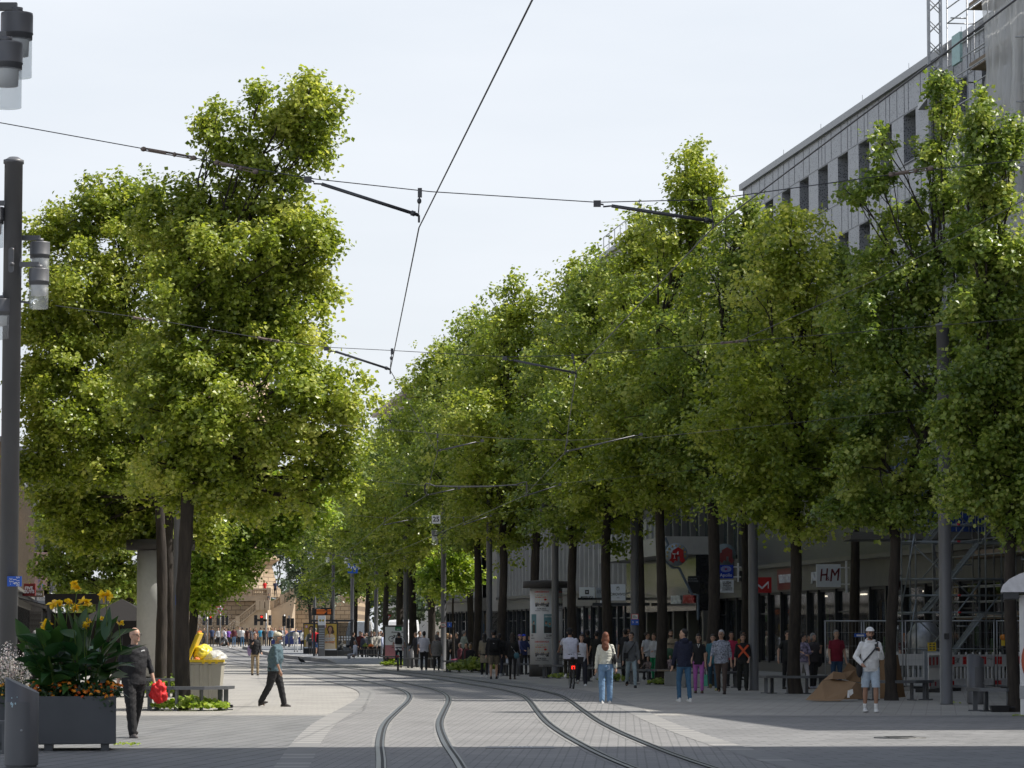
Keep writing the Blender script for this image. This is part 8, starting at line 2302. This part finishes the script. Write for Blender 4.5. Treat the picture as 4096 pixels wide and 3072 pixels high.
# ---- drinking pair and seated group near the shops
r, P = person('woman with a lilac beanie holding a cup', 2079, 2694, 30, 1.62, (.22, .20, .30), K_, K_, 'dark', 'mid', 'l', 'stand', ((20, 10, 100, 20), (14, 10, 60)), 'long', 'long', 1.05, True, Y=133, hat=('beanie', (.17, .12, .28)))
r, P = person('person with a bright blue beanie and navy coat holding a cup', 2096, 2694, 40, 1.62, (.02, .03, .10), K_, K_, 'dark', 'short', 'l', 'stand', ((30, 10, 80, 20), (14, 10, 60)), 'long', 'long', 1.05, Y=132, hat=('beanie', (.01, .05, .50)))
person('person in a pale coat beside the poster column, mostly hidden by it', 2122, 2694, -60, 1.60, (.28, .27, .25), K_, K_, 'dark', 'mid', 'l', 'stand', ((20, 10, 80, 20), (14, 10, 60)), 'long', 'long', 1.05, True, Y=134)
CAFE = [(1663, 162, 1.72, (.02, .02, .03), K_, 'dark', 'short', 'stand', 'man in a black coat at the cafe left of the trunk'), (1678, 160, 1.78, (.015, .02, .035), K_, 'dark', 'short', 'stand', 'tall man in navy at the cafe beside the trunk'),
    (1751, 164, 1.76, (.11, .08, .10), K_, 'grey', 'short', 'stand', 'grey-haired man in a mauve jacket behind the hooded coat'), (1790, 158, 1.66, (.03, .035, .025), K_, 'blond', 'mid', 'stand', 'fair-haired woman in dark green behind the lamp column'),
    (1801, 157, 1.64, (.012, .012, .014), K_, 'black', 'long', 'stand', 'woman in black with long hair right of the lamp column'), (1828, 156, 1.70, (.016, .016, .02), K_, 'black', 'short', 'stand', 'man in a black suit looking down at the cafe'),
    (1856, 162, 1.80, (.26, .30, .28), K_, 'grey', 'buzz', 'stand', 'bald-headed man in a pale green shirt standing at the cafe'), (1840, 149, 1.60, (.10, .02, .03), (.16, .03, .06), 'black', 'long', 'sit', 'woman in burgundy sitting at the cafe with long black hair'),
    (1866, 147, 1.6, (.09, .015, .02), K_, 'dark', 'bun', 'sit', 'seated person in a dark red cardigan at the cafe'), (1884, 149, 1.62, (.016, .016, .018), K_, 'black', 'mid', 'sit', 'seated woman in black smiling towards the street'),
    (1882, 143, 1.5, (.014, .014, .016), K_, 'blond', 'mid', 'sit', 'fair-haired person in black sitting with their back to us')]
for px, Y, h_, tc_, lc, hr, hl_, ps, lab in CAFE:
    person(lab, px, 0, rnd.choice((-60, 40, 120, 20)) if 'back' not in lab else 180, h_, tc_, lc, K_, hr, hl_, 'l', ps, sleeve='long', Y=Y, seat=.48 if ps == 'sit' else None, fem='woman' in lab)
for i, (px, Y) in enumerate([(1840, 149), (1866, 147), (1884, 149), (1882, 143)]):
    r_ = thing('cafe_chair', 'cafe chair under the ' + ('woman in burgundy', 'person in the dark red cardigan', 'smiling woman in black', 'fair-haired person in black')[i], 'chair', 'cafe chairs'); r_.location = gx(px, Y)
    m = MB(); m.box((0, 0, .42), (.42, .42, .04)); m.build('seat', M_DARKM, r_)
    m = MB(); m.box((0, .2, .66), (.42, .03, .44)); m.build('backrest', M_DARKM, r_)
    for sx in (-.18, .18):
        for sy in (-.18, .18): m = MB(); m.tube([(sx, sy, 0), (sx, sy, .40)], .014, 5); m.build('leg', M_DARKM, r_)
root = thing('tote_bag', 'white tote bag with dark stripes standing at the cafe', 'bag'); root.location = gx(1859, 143.2)
m = MB(); m.box((0, 0, .24), (.26, .12, .34), 0, 1.05); m.mat(1)
for z_ in (.14, .24, .34): m.box((0, -.062, z_), (.24, .004, .02))
m.tube([(-.08, 0, .4), (-.05, 0, .58), (.05, 0, .58), (.08, 0, .4)], .008, 4); m.build('bag_body', [mat('canvas', (.4, .38, .33), .8), M_PBLK], root)

# ---- street, farther off
r, P = person('youth in a black zip jacket and beige trousers with a lilac bag', 1021, 2701, 14, 1.70, (.016, .016, .018), (.34, .26, .16), (.1, .08, .06), 'brown', 'short', 'l', 'step', ((6, 8, 40), (20, 8, 100, 12)), 'long', 'long', 1.05, Y=130, lod=1)
m = MB(); m.ell((-.22, .05, .98), (.09, .12, .22), 12, 8); m.build('lilac_bag', cloth((.32, .24, .42)), r)
person('person in a grey t-shirt and shorts walking to the right behind the youth', 901, 2608, 80, 1.72, (.38, .40, .48), (.16, .16, .17), W_, 'dark', 'short', 'm', 'stride', sleeve='short', low='shorts', Y=275)
CROWD = [ # px, Y, h, top, legs, hair, style, rz, label
 (798, 300, 1.72, (.70, .20, .04), K_, 'dark', 'short', 30, 'person in a bright orange top near the fountain'), (776, 305, 1.7, (.2, .06, .05), K_, 'dark', 'short', 0, 'person in a rust-coloured top at the left end of the crowd'), (815, 298, 1.7, (.03, .03, .03), K_, 'dark', 'short', 40, 'person in black right of the orange top'),
 (848, 292, 1.78, (.03, .05, .11), K_, 'dark', 'short', 190, 'man in a navy and blue jacket beside the traffic light'), (873, 299, 1.7, (.5, .5, .5), K_, 'brown', 'short', 0, 'person in white behind the yield sign post'),
 (914, 290, 1.66, (.20, .08, .38), K_, 'dark', 'short', 200, 'person in a purple jacket behind the grey t-shirt'), (936, 289, 1.74, (.10, .02, .025), JE, 'dark', 'short', 180, 'person in maroon with hands at the head and light jeans'),
 (969, 289, 1.74, W_, JM, 'dark', 'short', 180, 'person in a white top and jeans with an orange armband'), (988, 291, 1.70, (.06, .02, .015), (.05, .03, .02), 'dark', 'mid', 170, 'person in a long dark brown coat in the crowd'),
 (1000, 296, 1.74, (.04, .04, .045), K_, 'dark', 'short', 0, 'person in dark grey between brown coat and grey hoodie'), (1014, 286, 1.64, (.30, .31, .34), (.25, .2, .2), 'brown', 'long', 185, 'person in a pale grey hoodie in the crowd'),
 (1022, 300, 1.78, (.12, .04, .03), K_, 'brown', 'short', 0, 'person in brownish red behind the grey hoodie'), (1042, 290, 1.74, (.03, .25, .42), (.18, .16, .11), 'brown', 'short', 190, 'person in a bright blue hooded jacket in the crowd'),
 (1057, 284, 1.70, (.02, .02, .022), (.02, .022, .03), 'dark', 'short', 185, 'person in a black jacket right of the bright blue one'), (1074, 296, 1.72, (.35, .22, .2), K_, 'dark', 'short', 20, 'person in a salmon top behind the denim jacket'),
 (1084, 280, 1.72, (.10, .19, .28), K_, 'blond', 'mid', 180, 'person in a denim jacket behind the old man'), (1100, 292, 1.7, (.52, .5, .46), K_, 'dark', 'short', 20, 'person in cream behind the denim jacket'),
 (1118, 286, 1.78, (.02, .02, .024), K_, 'dark', 'short', 0, 'man in a black t-shirt beside the tall traffic light'), (1127, 298, 1.74, (.42, .42, .44), K_, 'grey', 'short', 0, 'person in light grey behind the tall traffic light'),
 (1090, 300, 1.76, (.3, .1, .08), K_, 'brown', 'short', 0, 'person with a dull red top far back in the crowd'), (958, 302, 1.78, (.45, .43, .4), K_, 'dark', 'short', 0, 'person in off-white beyond the dark car'), (897, 303, 1.76, (.55, .5, .5), K_, 'brown', 'short', 10, 'person in pinkish white beyond the dark car'),
 (1141, 302, 1.74, (.5, .22, .15), K_, 'dark', 'short', 0, 'person in coral far right of the crowd'), (1165, 304, 1.72, (.4, .4, .42), K_, 'dark', 'short', 0, 'person in grey beyond the blue car')]
for px, Y, h_, tc_, lc, hr, hs, rz_, lab in CROWD:
    person(lab, px, 0, rz_, h_, tc_, lc, K_, hr, hs, rnd.choice('lmm'), rnd.choice(('stand', 'step', 'step2')), sleeve=rnd.choice(('long', 'short')), Y=Y)
# platform
ZP = .22
person('woman in a white jacket and white trousers on the tram platform', 1184, 2614, 10, 1.70, (.55, .52, .47), (.60, .60, .60), K_, 'black', 'long', 'l', 'stand', ((20, 12, 60, 20), (4, 12, 60)), 'long', 'slim', 1.0, True, Y=236, z=ZP)
person('woman in a white blouse and black trousers on the tram platform', 1211, 2614, 20, 1.66, (.6, .6, .58), K_, W_, 'black', 'long', 'l', 'stand', sleeve='long', low='slim', fem=True, Y=238, z=ZP)
person('person in a dark flowered jacket before the left advert board', 1241, 2617, -20, 1.68, (.05, .06, .06), K_, K_, 'dark', 'short', 'l', 'stand', ((10, 10, 80, 20), (4, 8, 20)), 'long', Y=221, z=ZP)
person('man in a red track jacket and blue shorts at the timetable', 1261, 2622, 160, 1.78, (.60, .02, .03), (.03, .08, .20), K_, 'grey', 'buzz', 'l', 'stand', ((10, 10, 60), (10, 10, 60)), 'long', 'shorts', 1.2, Y=212, z=ZP, turn=20)
person('person in black standing behind the timetable pillar', 1280, 2622, 180, 1.70, (.012, .012, .014), K_, K_, 'dark', 'short', 'l', 'stand', sleeve='long', Y=210, z=ZP)
person('seated person in a cream jacket and black trousers inside the shelter', 1366, 2620, -70, 1.66, (.42, .40, .36), K_, W_, 'grey', 'short', 'l', 'sit', ((30, 8, 40), (30, 8, 40)), 'long', Y=207.3, z=ZP, seat=.48, lod=2)
TABLE = [(1421, 186, 1.66, (.58, .60, .68), (.3, .3, .33), 'grey', 'short', 'sit', -60, 'seated person in a white jacket at the beer table'), (1440, 200, 1.78, (.10, .02, .02), K_, 'dark', 'short', 'stand', 20, 'man with red scarf and dark coat behind the beer table'),
 (1457, 196, 1.64, (.03, .035, .05), K_, 'brown', 'bun', 'stand', 180, 'woman in a dark patterned dress at the beer table'), (1478, 199, 1.76, (.12, .13, .11), (.05, .05, .05), 'grey', 'mid', 'stand', 190, 'person with a grey-green backpack at the beer table'),
 (1486, 204, 1.80, (.14, .02, .025), K_, 'blond', 'short', 'stand', 30, 'man in a dark red shirt behind the beer table'), (1497, 197, 1.74, (.45, .42, .36), K_, 'blond', 'mid', 'stand', 30, 'person in a beige jacket at the right end of the beer table'),
 (1413, 196, 1.74, (.012, .012, .015), K_, 'dark', 'short', 'stand', 120, 'person in black at the left end of the beer table'), (1447, 215, 1.74, (.5, .1, .1), K_, 'dark', 'short', 'stand', 0, 'person in bright red behind the beer table'),
 (1515, 200, 1.78, (.48, .46, .42), K_, 'grey', 'short', 'stand', 30, 'man in a cream jacket right of the platform lamp column'), (1524, 206, 1.82, (.014, .014, .018), K_, 'dark', 'short', 'stand', 0, 'tall man in black with white shoes near the advert board'),
 (1532, 196, 1.70, (.45, .5, .65), (.25, .26, .28), 'dark', 'short', 'stand', 60, 'person in a pale blue top beside the advert board'), (1470, 232, 1.76, (.6, .5, .5), K_, 'dark', 'short', 'stand', 0, 'far person in pink and white near the van'),
 (1504, 236, 1.74, (.3, .28, .25), K_, 'brown', 'mid', 'stand', 0, 'far person in taupe beyond the platform column'), (1466, 222, 1.7, (.55, .54, .52), K_, 'black', 'short', 'stand', 0, 'person in a white cap and shirt behind the tables')]
for px, Y, h_, tc_, lc, hr, hs, ps, rz_, lab in TABLE:
    person(lab, px, 0, rz_, h_, tc_, lc, W_ if 'white shoes' in lab else K_, hr, hs, 'l', ps, sleeve='long', Y=Y, seat=.48 if ps == 'sit' else None, z=0)
# people behind the canna flowers
person('bald man in a white shirt seen behind the canna flowers', 141, 2700, 120, 1.74, (.55, .52, .47), K_, K_, 'grey', 'buzz', 'l', 'stand', ((10, 12, 20), (40, 20, 110, 20)), 'short', Y=88, turn=30)
person('dark-haired woman in black beside the lamp column on the left', 82, 2700, 150, 1.66, (.012, .012, .014), K_, K_, 'black', 'long', 'l', 'stand', sleeve='long', Y=92, fem=True)
person('dark-haired man behind the bald man on the left', 112, 2700, 20, 1.68, (.02, .02, .022), K_, K_, 'black', 'short', 'm', 'stand', Y=96)
# stairs and terrace
def on_tower(px, pyf, label, tc_, rz_, dy=0):
    Y = TY + dy; p = at(px, pyf, Y); r, P = person(label, px, 0, rz_, 1.75, tc_, K_, K_, 'dark', 'short', 'm', 'stand', sleeve='short', Y=Y); r.location.z = p.z
on_tower(1074, 2438, 'man in black leaning on the landing wall of the stair', (.02, .02, .025), 60, -1.0)
on_tower(1100, 2386, 'person in navy standing at the top of the upper stair', (.02, .03, .07), 0, 4)
on_tower(1058, 2386, 'person in bright red behind the terrace balustrade', (.62, .02, .02), 0, 3)
# ================================================================ CAMERA, SUN, SKY
cam = bpy.data.cameras.new('camera'); co = bpy.data.objects.new('camera', cam); COL.objects.link(co)
co.location = (0, 0, CAMH); co.rotation_euler = (R(90) + PITCH, 0, 0)
cam.sensor_width = 36; cam.lens = 36 * FOC / 4096; cam.clip_start = 0.5; cam.clip_end = 6000
sc.camera = co
SUN_EL, SUN_AZ = 52.0, 4.0     # azimuth measured from +X towards +Y
s = bpy.data.lights.new('sun', 'SUN'); s.energy = 4.9; s.angle = R(0.5); s.color = (1.0, 0.955, 0.89)
so = bpy.data.objects.new('sun', s); COL.objects.link(so)
d = Vector((math.cos(R(SUN_EL)) * math.cos(R(SUN_AZ)), math.cos(R(SUN_EL)) * math.sin(R(SUN_AZ)), math.sin(R(SUN_EL))))
so.rotation_euler = (-d).to_track_quat('-Z', 'Y').to_euler(); so.location = d * 200
w = bpy.data.worlds.new('World'); sc.world = w; w.use_nodes = True
nt = w.node_tree; bg = nt.nodes['Background']
sk = nt.nodes.new('ShaderNodeTexSky'); sk.sky_type = 'NISHITA'; sk.sun_disc = False
sk.sun_elevation = R(SUN_EL); sk.sun_rotation = R(90 - SUN_AZ)
sk.air_density = 1.0; sk.dust_density = 2.5; sk.ozone_density = 1.2
tc = nt.nodes.new('ShaderNodeTexCoord'); nz = nt.nodes.new('ShaderNodeTexNoise')
mp = nt.nodes.new('ShaderNodeMapping'); mp.inputs['Scale'].default_value = (2.0, 2.0, 9.0)
nt.links.new(tc.outputs['Generated'], mp.inputs['Vector']); nt.links.new(mp.outputs['Vector'], nz.inputs['Vector'])
nz.inputs['Scale'].default_value = 2.2; nz.inputs['Detail'].default_value = 6
mr = nt.nodes.new('ShaderNodeMapRange'); mr.inputs['From Min'].default_value = 0.3; mr.inputs['From Max'].default_value = 0.75
mr.inputs['To Min'].default_value = 0.72; mr.inputs['To Max'].default_value = 0.92
nt.links.new(nz.outputs['Fac'], mr.inputs['Value'])
# the veil of cloud is thickest towards the horizon
sx = nt.nodes.new('ShaderNodeSeparateXYZ'); nt.links.new(tc.outputs['Generated'], sx.inputs[0])
m2 = nt.nodes.new('ShaderNodeMapRange'); m2.inputs['From Min'].default_value = 0.3; m2.inputs['From Max'].default_value = 0.6
m2.inputs['To Min'].default_value = 1.0; m2.inputs['To Max'].default_value = 0.22
nt.links.new(sx.outputs['Z'], m2.inputs['Value'])
mm = nt.nodes.new('ShaderNodeMath'); mm.operation = 'MULTIPLY'
nt.links.new(mr.outputs['Result'], mm.inputs[0]); nt.links.new(m2.outputs['Result'], mm.inputs[1])
mx = nt.nodes.new('ShaderNodeMix'); mx.data_type = 'RGBA'
nt.links.new(mm.outputs[0], mx.inputs['Factor']); nt.links.new(sk.outputs['Color'], mx.inputs['A'])
mx.inputs['B'].default_value = (6.85, 7.15, 7.6, 1)      # thin high cloud over the whole sky
nt.links.new(mx.outputs['Result'], bg.inputs['Color']); bg.inputs['Strength'].default_value = 0.11
sc.view_settings.view_transform = 'Standard'; sc.view_settings.look = 'None'
sc.view_settings.gamma = 1; sc.view_settings.exposure = 0.32; sc.view_settings.use_curve_mapping = False
sc.render.engine = 'CYCLES'
cy = sc.cycles
cy.max_bounces = 6; cy.diffuse_bounces = 3; cy.glossy_bounces = 3; cy.transmission_bounces = 4; cy.transparent_max_bounces = 8
cy.use_adaptive_sampling = True; cy.adaptive_threshold = 0.02; cy.use_denoising = True
cy.sample_clamp_indirect = 6
bpy.data.batch_remove(DEAD)
bpy.data.scenes.remove(TMP)
bpy.context.view_layer.update()
